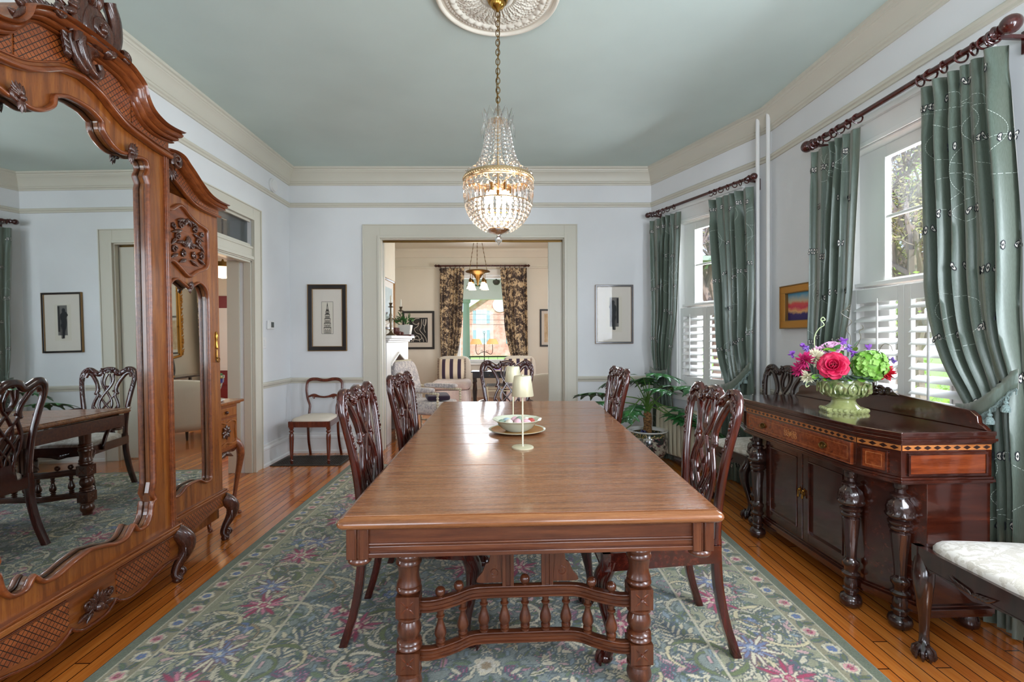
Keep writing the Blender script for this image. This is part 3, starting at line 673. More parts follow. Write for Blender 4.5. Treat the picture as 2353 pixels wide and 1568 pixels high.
# ---------------------------------------------------------------- rug (pattern woven into the pile as vertex colours)
def build_rug():
    x0, x1, ya, yb = -1.61, 1.44, -0.45, 4.95; st = .006
    nx, ny = int((x1-x0)/st), int((yb-ya)/st)
    xs = np.linspace(x0, x1, nx); ys = np.linspace(ya, yb, ny); gx, gy = np.meshgrid(xs, ys)
    rng = np.random.RandomState(5)
    C = lambda *k: np.array(c3(*k)[:3])
    base = C(130, 140, 134); cream = C(206, 198, 174); navy = C(82, 94, 104); green = C(94, 112, 80); rose = C(160, 62, 92); pink = C(204, 150, 152); blue = C(88, 108, 150); tan = C(158, 138, 108); edge = C(102, 110, 90); olive = C(96, 104, 70); wine = C(120, 40, 66)
    def smooth(n, k):
        g = rng.rand(n, n); yy = np.linspace(0, n-1.001, ny); xx = np.linspace(0, n-1.001, nx); i = yy.astype(int); j = xx.astype(int); fy = (yy-i)[:, None]; fx = (xx-j)[None, :]
        i2 = np.minimum(i+1, n-1); j2 = np.minimum(j+1, n-1)
        return (g[np.ix_(i, j)]*(1-fy)*(1-fx)+g[np.ix_(i2, j)]*fy*(1-fx)+g[np.ix_(i, j2)]*(1-fy)*fx+g[np.ix_(i2, j2)]*fy*fx)
    img = np.empty((ny, nx, 3)); nz = smooth(60, 0)
    img[:] = base; img *= (0.88+.24*nz)[..., None]
    dE = np.minimum(np.minimum(gx-x0, x1-gx), np.minimum(gy-ya, yb-gy))
    m = (dE > .055) & (dE < .60); img[m] = (C(150, 150, 124)*(.9+.2*nz[..., None]))[m]
    def win(cx, cy, r):
        j0 = max(0, int((cx-r-x0)/st)); j1 = min(nx, int((cx+r-x0)/st)+2); i0 = max(0, int((cy-r-ya)/st)); i1 = min(ny, int((cy+r-ya)/st)+2)
        return slice(i0, i1), slice(j0, j1)
    def lens(cx, cy, L, w, a, col, outline=navy, vein=None):
        s = win(cx, cy, L*.55); X = gx[s]-cx; Y = gy[s]-cy
        if X.size == 0: return
        u = X*math.cos(a)+Y*math.sin(a); v = -X*math.sin(a)+Y*math.cos(a)
        hw = w*.5*np.clip(1-(2*u/L)**2, 0, 1); q = np.abs(v)
        im = img[s]
        im[(q < hw+.004) & (np.abs(u) < L*.5)] = outline; im[(q < hw-.001) & (np.abs(u) < L*.49)] = col
        if vein is not None: im[(q < .003) & (np.abs(u) < L*.42)] = vein
    def disc(cx, cy, r, col):
        s = win(cx, cy, r); im = img[s]; im[(gx[s]-cx)**2+(gy[s]-cy)**2 < r*r] = col
    def flower(cx, cy, r, n, cols, ph=0.0, ruf=.25):
        s = win(cx, cy, r*1.25); X = gx[s]-cx; Y = gy[s]-cy
        if X.size == 0: return
        rr = np.sqrt(X*X+Y*Y)/r; th = np.arctan2(Y, X); im = img[s]; k = len(cols)
        for i, c in enumerate(cols):
            sc = 1-i/(k+.3); pet = sc*(1-ruf+ruf*np.abs(np.cos(n*(th+ph+i*.35)/2))**.6)
            im[rr < pet+.05] = navy if i == 0 else (cols[0]*.62); im[rr < pet] = c
        disc(cx, cy, r*.12, tan)
    def path(p0, a, L, k0, k1, w, col, out=navy, leaves=True, lc=green):
        x, y = p0; n = max(4, int(L/.012)); P = []
        for i in range(n):
            P.append((x, y, a)); a += (k0+(k1-k0)*i/n)*.012; x += math.cos(a)*.012; y += math.sin(a)*.012
        for i, (x, y, b) in enumerate(P): disc(x, y, w*(1-.5*i/n)+.004, out)
        for i, (x, y, b) in enumerate(P): disc(x, y, w*(1-.5*i/n), col)
        if leaves:
            for i in range(3, n, 5):
                x, y, b = P[i]; sd = 1 if (i//5) % 2 else -1; l = .03+.035*rng.rand()
                lens(x+math.cos(b+sd*.8)*l*.6, y+math.sin(b+sd*.8)*l*.6, l*1.3, l*.42, b+sd*.8, lc, navy, olive)
        return P[-1]
    def spray(cx, cy, a, L, c1, c2):
        for i in range(9):
            f = i/8; px, py = cx+math.cos(a)*L*f, cy+math.sin(a)*L*f; l = L*.42*(1-f*.6)
            for sd in (-1, 1): lens(px+math.cos(a+sd*.7)*l*.4, py+math.sin(a+sd*.7)*l*.4, l, l*.15, a+sd*.7, c1 if i % 2 else c2, navy)
        path((cx, cy), a, L, 0, 0, .003, c2, leaves=False)
    palettes = [[cream, C(214, 178, 166), pink, rose], [cream, C(206, 200, 186), tan], [blue*1.3, C(140, 150, 176), navy*1.6, cream], [pink, rose, wine, cream], [cream, pink, cream, rose]]
    xm = (x0+x1)/2
    # field: mirrored scrolling acanthus stems, leaves and small ragged blooms
    def sprig(cx, cy, a, L, c):
        for k in range(7):
            f = k/6; l = L*(.30+.5*math.sin(PI*(.15+.8*f)))*.6; px, py = cx+math.cos(a)*L*f, cy+math.sin(a)*L*f
            for sd in (-1, 1): lens(px+math.cos(a+sd*.75)*l*.42, py+math.sin(a+sd*.75)*l*.42, l, l*.30, a+sd*.75, c, C(92, 104, 110))
    scr = [cream*.92, C(176, 172, 150), C(150, 160, 150), tan]
    for row in range(27):
        cy = ya+.60+row*.175
        for h in range(3):
            dx = .06+rng.rand()*.10+h*.27; a0 = rng.rand()*6.28; kk = (9+rng.rand()*12)*(1 if rng.rand() < .5 else -1); L = .26+rng.rand()*.26; cyy = cy+(rng.rand()-.5)*.14; q = rng.rand()
            st_ = rng.get_state()
            for sg in (-1, 1):
                rng.set_state(st_); aa = a0 if sg > 0 else PI-a0
                e = path((xm+sg*dx, cyy), aa, L, kk*sg*.2, kk*sg*1.3, .0085, scr[(row+h) % 4], C(92, 104, 110), lc=[C(84, 102, 78), cream*.88, C(96, 112, 92), C(168, 162, 140)][(row+h*2) % 4])
                path((xm+sg*dx, cyy), aa+2.4*sg, L*.7, -kk*sg*.5, -kk*sg, .005, olive, C(92, 104, 110), lc=C(190, 182, 158))
                if q < .30: sprig(xm+sg*(dx+.10), cyy+.05, aa+1.2*sg, .17, [C(158, 112, 134), C(130, 72, 98), C(180, 172, 148)][row % 3])
    for row in range(17):
        cy = ya+.72+row*.27
        for i, dx in enumerate((0.0, .25, .50, .74)):
            for sg in ((0,) if dx == 0 else (-1, 1)):
                xx = xm+sg*(dx+.05*math.sin(row*2.1+i)); yy = cy+(.13 if i % 2 else 0)
                if min(xx-x0, x1-xx) < .66 or (row+i) % 2: continue
                r_ = .040+.026*((row*3+i*2) % 4)/3
                flower(xx, yy, r_, 5+(row+i) % 5, palettes[(row+2*i) % 5], ph=row, ruf=.42)
                for q in range(6): lens(xx+math.cos(q*1.05+row)*r_*1.6, yy+math.sin(q*1.05+row)*r_*1.6, .07, .024, q*1.05+row, C(84, 102, 78) if q % 2 else cream*.85, C(92, 104, 110))
    # wide border: big blooms with stems
    L_ = []
    for sd in (-1, 1):
        xx = x0+.37 if sd < 0 else x1-.37; k = 0; y = ya+.37
        while y < yb-.25: L_.append((xx, y, PI/2, k)); y += .315; k += 1
    for yy in (ya+.37, yb-.37):
        k = 0; x = x0+.68
        while x < x1-.6: L_.append((x, yy, 0, k)); x += .315; k += 1
    for x, y, a, k in L_:
        path((x, y), a+.8, .36, -7, -3, .009, cream if k % 2 else tan, lc=green); path((x, y), a-.8+PI, .30, 7, 9, .008, olive, lc=C(84, 104, 76)); path((x, y), a-.9, .26, 9, 4, .007, cream*.9, lc=cream*.86); path((x+.02, y), a+2.2, .34, -9, -16, .009, cream*.95, C(92, 104, 110), lc=cream*.9); path((x-.02, y+.1), a-2.4, .30, 10, 18, .008, C(176, 172, 150), C(92, 104, 110), lc=C(96, 112, 92))
    for x, y, a, k in L_:
        if k % 3 == 0: flower(x, y, .100, 11, [cream, pink, rose, cream, wine, rose], ph=k, ruf=.45)
        elif k % 3 == 1: flower(x+.05*math.sin(k*3), y, .075, 6, palettes[2], ph=k)
        else: flower(x-.05*math.sin(k*3), y, .085, 7, palettes[(k) % 5], ph=k)
        for q in range(6): lens(x+math.cos(q*1.05+k)*.15, y+math.sin(q*1.05+k)*.135, .075, .024, q*1.05+k, [green, cream*.95, C(110, 124, 92)][q % 3], C(92, 104, 110))
    # filler curls and ferny sprays over border and field
    for i in range(1100):
        x = xm+rng.rand()*(x1-xm-.19); y = ya+.19+rng.rand()*(yb-ya-.38); a0 = rng.rand()*6.28; L = .07+.12*rng.rand(); kk = (14+20*rng.rand())*(1 if rng.rand() < .5 else -1); q = rng.rand(); c_ = [cream, cream*.95, C(196, 186, 158), C(96, 112, 82), C(124, 138, 146), C(178, 128, 142)][int(q*5.99)]
        st_ = rng.get_state()
        for sg in (-1, 1):
            rng.set_state(st_); xx = xm+sg*(x-xm); path((xx, y), a0 if sg > 0 else PI-a0, L, kk*sg, kk*sg*1.5, .005, c_, C(96, 108, 106), leaves=(i % 3 == 0), lc=c_)
    for i in range(30):
        x = xm+.05+rng.rand()*(x1-xm-.3); y = ya+.3+rng.rand()*(yb-ya-.6); a0 = rng.rand()*6.28
        for sg in (-1, 1): spray(xm+sg*(x-xm), y, a0 if sg > 0 else PI-a0, .13+.08*(i % 3), [C(176, 116, 142), C(96, 112, 84), C(200, 190, 164)][i % 3], [C(140, 66, 98), C(76, 94, 64), C(186, 176, 150)][i % 3])
    for i in range(2600):
        x = xm+rng.rand()*(x1-xm-.19); y = ya+.19+rng.rand()*(yb-ya-.38); a0 = rng.rand()*6.28; l = .03+.04*rng.rand(); c_ = [cream, cream*.95, C(198, 188, 160), C(108, 126, 96), C(196, 160, 160), C(132, 148, 158)][int(rng.rand()*5.99)]
        for sg in (-1, 1): lens(xm+sg*(x-xm), y, l, l*.34, a0 if sg > 0 else PI-a0, c_, C(98, 110, 108))
    # long cream and olive acanthus scrolls, then ragged rose blooms
    for i in range(150):
        x = xm+.04+rng.rand()*(x1-xm-.26); y = ya+.24+(yb-ya-.48)*((i*.618) % 1); a0 = rng.rand()*6.28; kk = (5+8*rng.rand())*(1 if i % 2 else -1); L = .24+.2*rng.rand(); c_ = [cream, C(204, 192, 156), C(104, 116, 76), C(188, 182, 158)][i % 4]
        st_ = rng.get_state()
        for sg in (-1, 1):
            rng.set_state(st_); aa = a0 if sg > 0 else PI-a0; path((xm+sg*(x-xm), y), aa, L, kk*sg*.2, kk*sg*2.4, .0125, c_, C(92, 96, 92), leaves=False)
            path((xm+sg*(x-xm), y), aa+.5*sg, L*.7, kk*sg*.3, kk*sg*2.8, .007, [olive, cream, cream*.9, tan][i % 4], C(92, 96, 92), leaves=(i % 3 == 0), lc=C(98, 112, 80))
    for i in range(26):
        x = (x1-.38-.05*(i % 2)) if i % 3 else xm+.15+.22*(i % 5); y = ya+.45+(yb-ya-.9)*i/25
        for sg in (-1, 1):
            cx = xm+sg*(x-xm); cs = [[cream, pink, rose], [C(196, 120, 140), C(160, 50, 84), cream], [cream, C(150, 160, 182), C(110, 124, 160)]][i % 3]
            for k in range(16):
                b = k*.393+i; l = .045+.035*((k*7+i) % 3)/2; lens(cx+math.cos(b)*l*.8, y+math.sin(b)*l*.8, l*1.4, .018, b, cs[k % 3], C(110, 84, 92))
            flower(cx, y, .032, 6, cs[::-1], ph=i, ruf=.4)
    # guard bands
    def inband(a, b): return (dE > a) & (dE < b)
    img[inband(.055, .062)] = cream*.8; 
    g = inband(.062, .165); img[g] = (C(146, 140, 114)*(.9+.2*nz[..., None]))[g]
    for sd in (-1, 1):
        xx = x0+.113 if sd < 0 else x1-.113; y = ya+.12; k = 0
        while y < yb-.08:
            flower(xx+.012*math.sin(k*2.), y, .036, 5, [cream, pink, rose] if k % 2 else [cream, blue*1.2], ph=k); lens(xx+.02, y+.06, .06, .02, 1.0+k, olive); lens(xx-.02, y+.055, .06, .02, 2.2+k, green); y += .115; k += 1
    for yy in (ya+.113, yb-.113):
        x = x0+.2; k = 0
        while x < x1-.15:
            flower(x, yy, .036, 5, [cream, pink, rose] if k % 2 else [cream, blue*1.2], ph=k); lens(x+.06, yy, .06, .02, .6+k, green); x += .115; k += 1
    img[inband(.165, .173)] = cream*.9; img[inband(.595, .604)] = cream*.85; img[inband(0, .055)] = edge
    img[:] = img*(.86+.28*rng.rand(ny, nx)[..., None])
    z = np.full((ny, nx), .011); z[dE < st*1.5] = .002
    v = np.stack([gx, gy, z], -1).reshape(-1, 3)
    i = np.arange(nx*ny).reshape(ny, nx); q = np.stack([i[:-1, :-1], i[:-1, 1:], i[1:, 1:], i[1:, :-1]], -1).reshape(-1, 4)
    me = bpy.data.meshes.new('pile'); me.vertices.add(len(v)); me.vertices.foreach_set('co', v.ravel()); me.loops.add(q.size); me.loops.foreach_set('vertex_index', q.ravel().astype(np.int32))
    me.polygons.add(len(q)); me.polygons.foreach_set('loop_start', np.arange(0, q.size, 4, dtype=np.int32)); me.update(calc_edges=True)
    ca = me.color_attributes.new('Col', 'FLOAT_COLOR', 'POINT'); rgba = np.ones((nx*ny, 4), np.float32); rgba[:, :3] = np.clip(img.reshape(-1, 3), 0, 1); ca.data.foreach_set('color', rgba.ravel())
    me.materials.append(MAT['rug']); me.validate(); o = bpy.data.objects.new('area_rug', me); COL.objects.link(o)
    tag(o, 'large blue-green floral wool rug with cream scrolls and rose blooms under the dining table', 'rug')
build_rug()
# ---------------------------------------------------------------- dining table
def both(mb, fn):
    for s in (-1, 1): fn(s)
TP = (0.0805, 1.445); TA = math.radians(2.0)
tb = thing('dining_table', 'long extension dining table of brown wood with turned legs and spindle gallery stretcher', 'table', (TP[0], TP[1], .0125), TA); tb.scale = (1, 1, .984)
def tl(x, y):
    dx, dy = x-TP[0], y-TP[1]; return (dx*math.cos(TA)+dy*math.sin(TA), -dx*math.sin(TA)+dy*math.cos(TA))
cn = [tl(-.512, 1.428), tl(.672, 1.465), tl(.757, 4.07), tl(-.549, 4.07)]
def edgeprof(poly, prof):
    # stacked offset rings around a convex outline; prof [(inset, z)]
    vs = []; fs = []; n = len(poly); P = [Vector(p) for p in poly]
    cut = []
    for i in range(n):   # clip corners with a small arc
        a, b, c = P[i-1], P[i], P[(i+1) % n]; d0 = (a-b).normalized(); d1 = (c-b).normalized()
        for k in range(5):
            t = k/4; r = .028; p = b+d0*r*(1-t)**2+d1*r*t**2; cut.append(p)
    m = len(cut); cen = sum(cut, Vector((0, 0)))/m
    for (ins, z) in prof:
        for i in range(m):
            a, b, c = cut[i-1], cut[i], cut[(i+1) % m]; t = (c-a).normalized(); nn = Vector((-t.y, t.x)); 
            if nn.dot(cen-b) < 0: nn = -nn
            q = b+nn*ins; vs.append((q.x, q.y, z))
    for j in range(len(prof)-1):
        for i in range(m):
            a = j*m+i; b = j*m+(i+1) % m; fs.append((a, b, b+m, a+m))
    fs.append(tuple(reversed(range(m)))); fs.append(tuple(range((len(prof)-1)*m, len(prof)*m)))
    return vs, fs
def lerp2(a, b, t): return (a[0]+(b[0]-a[0])*t, a[1]+(b[1]-a[1])*t)
seams = [0, .575, .985, 1.255, 1.525, 1.86, 2.19, 2.62]
mb = MB(); v, f = edgeprof(cn, [(.03, .722), (.012, .727), (.002, .735), (0, .742), (.003, .750), (.010, .756), (.018, .7585), (.022, .7615), (.024, .7620)]); mb.add(v, f)
obj('tabletop_edge', mb, MAT['table_wood'], tb, sm=40)
mb = MB()
ci = [(cn[0][0]+.022, cn[0][1]+.022), (cn[1][0]-.022, cn[1][1]+.022), (cn[2][0]-.022, cn[2][1]-.022), (cn[3][0]+.022, cn[3][1]-.022)]
ys = [s/2.62 for s in seams]
for k, (a, b) in enumerate(zip(ys, ys[1:])):
    g = .0011; l0, r0, l1, r1 = lerp2(ci[0], ci[3], a+g), lerp2(ci[1], ci[2], a+g), lerp2(ci[0], ci[3], b-g), lerp2(ci[1], ci[2], b-g)
    mb = MB(); mb.hprism([l0, r0, r1, l1], .7622, .7650)
    obj('table_leaf', mb, MAT['table_wood'], tb, sm=0, bevel=.0008)
mb = MB()
W2 = .558
mb.box((-W2+.055, .045, .63), (W2-.055, .068, .722)); mb.box((-W2+.055, .038, .668), (W2-.055, .045, .674)); mb.box((-W2+.055, .036, .63), (W2-.055, .045, .644)); mb.box((-W2+.055, .041, .648), (W2-.055, .045, .664))
for s in (-1, 1):
    mb.box((s*W2-.012, .11, .63), (s*W2+.012, 2.5, .722)) if s > 0 else mb.box((-W2-.012, .11, .63), (-W2+.012, 2.5, .722))
mb.box((-W2, 2.50, .63), (W2+.05, 2.524, .722)); obj('apron', mb, MAT['table_wood_y'], tb, sm=0, bevel=.002)
for s in (-1, 1):
    for yy in (.065, 2.49):
        mb = MB(); x0 = s*(W2-.025)
        for a, b, d in ((-.033, -.006, 0), (-.006, .006, .006), (.006, .033, 0)): mb.box((x0+a, yy-.033+d, .628), (x0+b, yy+.033, .722))
        mb.box((x0-.006, yy-.034, .628), (x0-.003, yy-.02, .722)); mb.box((x0+.003, yy-.034, .628), (x0+.006, yy-.02, .722))
        mb.lathe([(.012, .602), (.03, .606), (.036, .613), (.036, .62), (.03, .628)], 20, (x0, yy, 0)); obj('corner_block', mb, MAT['table_wood_z'], tb, sm=40, bevel=.0015)
LEGP = [(.038, .63), (.036, .56), (.036, .545), (.041, .54), (.043, .533), (.040, .527), (.044, .52), (.045, .512), (.041, .505), (.045, .498), (.046, .49), (.041, .483), (.039, .47), (.036, .45), (.038, .43), (.042, .42), (.044, .412), (.040, .406), (.045, .40), (.046, .393), (.040, .386), (.036, .38)]
LEGQ = [(.036, .302), (.044, .297), (.045, .29), (.036, .285), (.033, .28), (.040, .265), (.044, .25), (.042, .235), (.034, .222), (.032, .216), (.042, .21), (.045, .202), (.036, .197), (.044, .19), (.046, .182), (.038, .177)]
LEGR = [(.036, .10), (.044, .094), (.045, .086), (.036, .08), (.042, .066), (.046, .05), (.042, .034), (.034, .022), (.03, .012), (.032, 0)]
def table_leg(x, y):
    mb = MB()
    for P in (LEGP, LEGQ, LEGR): mb.lathe([(r, z) for r, z in P][::-1], 28, (x, y, 0))
    for z0, z1 in ((.303, .379), (.101, .175)): mb.box((x-.041, y-.041, z0), (x+.041, y+.041, z1))
    for zc in (.341, .138):
        for fx, fy in ((0, -1), (1, 0), (-1, 0)):
            for a in range(4):
                th = PI/4+a*PI/2; p = (math.cos(th), math.sin(th))
                for q0, q1, w in ((.008, .034, .008),):
                    c0 = (x+fx*.0415+(p[0]*q0 if fy else 0), y+fy*.0415+(p[0]*q0 if fx else 0), zc+p[1]*q0)
                    c1 = (x+fx*.0415+(p[0]*q1 if fy else 0), y+fy*.0415+(p[0]*q1 if fx else 0), zc+p[1]*q1)
                    mb.lobe(c0, c1, w, .003, mi=1, up=(fx, fy, 0))
            mb.ball((x+fx*.041, y+fy*.041, zc), .006, 8, 6, mi=1)
    obj('leg', mb, [MAT['table_wood_z'], MAT['walnut_dark']], tb, sm=40, bevel=.0015)
for (x, y) in ((-.425, .31), (.415, .315), (-.46, 2.28), (.47, 2.28)): table_leg(x, y)
def gallery(yo, sgn, w):
    P = cr([(-w, 0), (-w+.06, .002), (-w+.13, .035), (-w+.19, .075), (-w+.26, .085), (0, .085), (w-.26, .085), (w-.19, .075), (w-.13, .035), (w-.06, .002), (w, 0)], 6)
    for nm, zc, h in (('stretcher', .325, .048), ('stretcher', .148, .044)):
        mb = MB()
        for dz, hh, dd in ((0, h, .030), (h*.30, h*.2, .042), (-h*.30, h*.2, .042), (0, h*.14, .038)):
            mb.strand([(x, yo+sgn*y, zc+dz) for x, y in P], dd, hh, up=(0, 0, 1), pw=.35)
        obj(nm, mb, MAT['table_wood_y'], tb, sm=35)
    n = 9
    for k in range(n):
        x = -w+.085+(2*w-.17)*k/(n-1); y = min(P, key=lambda p: abs(p[0]-x))[1]
        mb = MB(); mb.lathe([(.012, .168), (.017, .172), (.017, .178), (.011, .181), (.018, .186), (.018, .192), (.012, .196), (.018, .202), (.0225, .214), (.021, .228), (.014, .248), (.010, .262), (.011, .272), (.016, .276), (.016, .281), (.011, .284), (.014, .302)], 16, (x, yo+sgn*y, 0))
        obj('spindle', mb, MAT['table_wood_z'], tb, sm=50)
    for x in (-w+.085, -w+.15, 0, w-.15, w-.085):
        y = min(P, key=lambda p: abs(p[0]-x))[1]; mb = MB(); mb.lathe([(.008, .347), (.009, .352)], 10, (x, yo+sgn*y, 0)); mb.ball((x, yo+sgn*y, .369), .019, 16, 10); obj('ball_finial', mb, MAT['table_wood_z'], tb)
    for s in (-1, 1):
        mb = MB(); xc = s*.075+.01; yy = yo+sgn*.085
        for a, b, d in ((-.022, -.008, 0), (-.008, .008, .006), (.008, .022, 0)): mb.box((xc+a, yy-.012+d, .347), (xc+b, yy+.014, .64))
        wing = cr([(.022, .36), (.11, .36), (.118, .375), (.098, .40), (.085, .43), (.072, .44), (.066, .47), (.045, .50), (.040, .55), (.05, .60), (.06, .64), (.022, .64)], 4)
        wing = [(.022, .355)]+wing
        poly = [(xc+s*(x-.0), z) for x, z in wing]; mb.prism(poly, yy-.006, yy+.008)
        sp = spiral(xc+s*.055, .40, .004, .02, 0, s*1.3, 16); mb.tube([(x, yy-.007, z) for x, z in sp], .0016, 5, mi=1)
        obj('bracket', mb, [MAT['table_wood_z'], MAT['walnut_dark']], tb, sm=40, bevel=.001)
gallery(.315, 1, .40); gallery(2.28, -1, .44)
# ---------------------------------------------------------------- carved ribbon-back dining chairs
def ybk(z): return .232+(z-.45)*.125+.02*math.sin((z-.45)/.62*PI)*-1
def bp(x, z, f=0.0): return (x, ybk(z)-f, z)
def cabriole(mb, x, y, sx, zt=.42, r=1.0, d=(-.7, -.7)):
    # sx,dir: knee swells outward along d then foot
    dx, dy = d[0]*sx, d[1]
    P = cr([(0, zt), (.012, zt-.04), (.034, zt-.09), (.030, zt-.16), (.010, zt-.24), (-.004, zt-.31), (.000, zt-.355), (.014, zt-.385)], 5)
    rr = cr([(.030,), (.034,), (.036,), (.029,), (.021,), (.017,), (.018,), (.022,)], 5)
    mb.tube([(x+dx*o, y+dy*o, z) for o, z in P], [q[0]*r for q in rr], 12)
    fx, fy = x+dx*.02, y+dy*.02
    mb.ball((fx, fy, .024), .030*r, 12, 8, (1, 1, .8))
    for k in range(5):
        a = math.atan2(dy, dx)+(k-2)*.75; mb.tube([(fx+.012*math.cos(a), fy+.012*math.sin(a), .056), (fx+.030*math.cos(a), fy+.030*math.sin(a), .040), (fx+.036*math.cos(a), fy+.036*math.sin(a), .016), (fx+.032*math.cos(a), fy+.032*math.sin(a), .001)], [.008, .009, .008, .004], 6)
    for k in range(5):
        a = -.5+k*.25; mb.lobe((x+dx*.04+a*.03*(-dy), y+dy*.04+a*.03*dx, zt-.06), (x+dx*.062, y+dy*.062, zt-.14), .014, .010, up=(dx, dy, 0))
def chair_parts(t, wm, wx, seatm='seat_cream', arms=False):
    # front y=-.25, back y=+.24
    for s in (-1, 1):
        mb = MB(); cabriole(mb, s*.235, -.215, s); obj('front_leg', mb, wm, t, sm=50)
        mb = MB(); P = cr([bp(s*.17, .47), (s*.172, .232, .40), (s*.176, .238, .28), (s*.183, .262, .14), (s*.19, .305, .0)], 5)
        mb.strand(P, [.040]*len(P), [.036]*len(P), up=(0, 1, 0), pw=.35); obj('rear_leg', mb, wm, t, sm=50)
    mb = MB()
    fr = [(-.262, -.245), (.262, -.245), (.195, .245), (-.195, .245)]
    def rail(a, b, z0, z1, th):
        a, b = Vector(a), Vector(b); d = (b-a).normalized(); n = Vector((-d.y, d.x))*th
        mb.hprism([a[:], b[:], (b+n)[:], (a+n)[:]], z0, z1)
    for i in range(4): rail(fr[i], fr[(i+1) % 4], .378, .448, .03)
    mb.prism([(-.18, .378), (-.06, .366), (0, .350), (.06, .366), (.18, .378)], -.247, -.222)
    for s in (-1, 1):
        for k in range(4): mb.lobe((s*.012*k, -.25, .372), (s*(.03+.02*k), -.252, .39+.004*k), .016, .01)
        mb.prism([(s*.155, .378), (s*.205, .378), (s*.20, .345)], -.246, -.225)
    obj('seat_rail', mb, wx, t, sm=30, bevel=.003)
    mb = MB()
    def seat(u, v):
        # v 0..1 radial rings from rim bottom up to the centre
        th = 2*PI*u; c_, s_ = math.cos(th), math.sin(th); k = 1/max(abs(c_)**5, abs(s_)**5, (abs(c_)**5+abs(s_)**5))**(1/5)
        if v < .12: r, z = 1, .435+.035*v/.12
        else:
            q = (v-.12)/.88; r = 1-q; z = .470+.040*(1-(1-q)**2.6)
        yy = s_*k*r*.228-.002; w = .248-(yy+.23)*.135
        return (c_*k*r*w, yy, z)
    mb.grid(seat, 40, 14, closed_u=True); obj('seat', mb, MAT[seatm], t, sm=60)
    # back: stiles flowing into the serpentine crest
    mb = MB()
    half = [(.172, .44), (.178, .56), (.193, .70), (.216, .84), (.232, .93), (.234, .985), (.216, 1.035), (.176, 1.052), (.128, 1.028), (.085, 1.010), (.05, 1.040), (0, 1.052)]
    path = cr([(-x, z) for x, z in half]+[(x, z) for x, z in half[-2::-1]], 5)
    wd = [.036+.012*max(0, min(1, (z-.95)/.08)) for x, z in path]
    mb.strand([bp(x, z) for x, z in path], wd, .030, pw=.45)
    obj('back_frame', mb, wm, t, sm=50)
    mb = MB()
    for s in (-1, 1):
        # inner line of each side arch falling into the splat
        a = cr([(s*.205, .985), (s*.185, 1.018), (s*.150, 1.005), (s*.118, .965), (s*.092, .92), (s*.080, .875), (s*.088, .84)], 5)
        mb.strand([bp(x, z) for x, z in a], [.030]*len(a), .026, pw=.5)
        b = cr([(s*.088, .86), (s*.078, .815), (s*.100, .765), (s*.113, .71), (s*.103, .64), (s*.072, .575), (s*.062, .53), (s*.078, .45)], 5)
        mb.strand([bp(x, z) for x, z in b], .022, .020, pw=.5)
        c = cr([(s*.045, 1.01), (s*.052, .95), (s*.030, .895), (s*-.015, .835), (s*-.052, .77), (s*-.052, .705), (s*-.010, .635), (s*.038, .58), (s*.045, .54)], 5)
        mb.strand([bp(x, z, .004) for x, z in c], .017, .020, pw=.5)
        d = cr([(s*.085, .845), (s*.052, .80), (s*.012, .745), (s*-.034, .69), (s*-.066, .63), (s*-.060, .575)], 5)
        mb.strand([bp(x, z, -.003) for x, z in d], .015, .018, pw=.5)
        e = cr([(s*.008, 1.01), (s*.026, .96), (s*.024, .915), (s*.0, .88)], 5); mb.strand([bp(x, z, .002) for x, z in e], .014, .018)
        f = cr([(s*.104, .72), (s*.064, .665), (s*.020, .60), (s*.006, .55)], 5); mb.strand([bp(x, z, .001) for x, z in f], .014, .018)
        mb.ball(bp(s*.098, .835, 0), .013, 8, 6); mb.ball(bp(s*.066, .535, 0), .014, 8, 6); mb.ball(bp(s*.064, .855, .008), .010, 8, 6)
    mb.prism([(-.085, .445), (-.07, .475), (-.052, .50), (.052, .50), (.07, .475), (.085, .445)], ybk(.47)-.02, ybk(.47)+.012)
    mb.prism([(-.058, .50), (-.062, .55), (.062, .55), (.058, .50)], ybk(.52)-.008, ybk(.52)+.008)
    for k in range(5): mb.lobe(bp((k-2)*.012, .54, .012), bp((k-2)*.022, .50-.006*abs(k-2), .012), .014, .012)
    mb.box((-.022, ybk(.9)-.014, .885), (.022, ybk(.9)+.008, .905)); obj('splat', mb, wm, t, sm=50)
    mb = MB(); RR = random.Random(3)
    for s in (-1, 1):
        for cx, cz, r, a0, tn in ((.152, 1.052, .016, 0, 1.2), (.060, 1.046, .017, 2.5, -1.2), (.205, 1.035, .012, 1.2, 1.1), (.1, 1.015, .013, 3.6, 1.2), (.03, 1.03, .014, .5, 1.2)):
            sp = spiral(s*cx, cz, .003, r, a0 if s > 0 else PI-a0, s*tn, 14); mb.tube([bp(x, z, .018) for x, z in sp], [.0045+.002*i/14 for i in range(15)], 6)
        for i in range(13):
            p = path[int((.5+s*(.04+i*.021))*(len(path)-1))]; q = path[int((.5+s*(.04+i*.021+.03))*(len(path)-1))]
            ox = .010*(1 if i % 2 else -1); mb.lobe(bp(p[0], p[1]+ox*.6, .018), bp(q[0]+ox, q[1]+ox, .016), .016, .010)
        for i in range(7):
            z = .975-.022*i; x = s*(.234-.0006*i*i); mb.lobe(bp(x-s*.004, z, .016), bp(x+s*.009*(1 if i % 2 else -1), z-.022, .016), .012, .009)
    for k in range(7):
        a = PI*(.14+.72*k/6); mb.lobe(bp(0, 1.028, .018), bp(.034*math.cos(a), 1.03+.034*math.sin(a), .018), .013, .010)
    mb.ball(bp(0, 1.028, .02), .010, 8, 6)
    obj('crest_carving', mb, wm, t, sm=60)
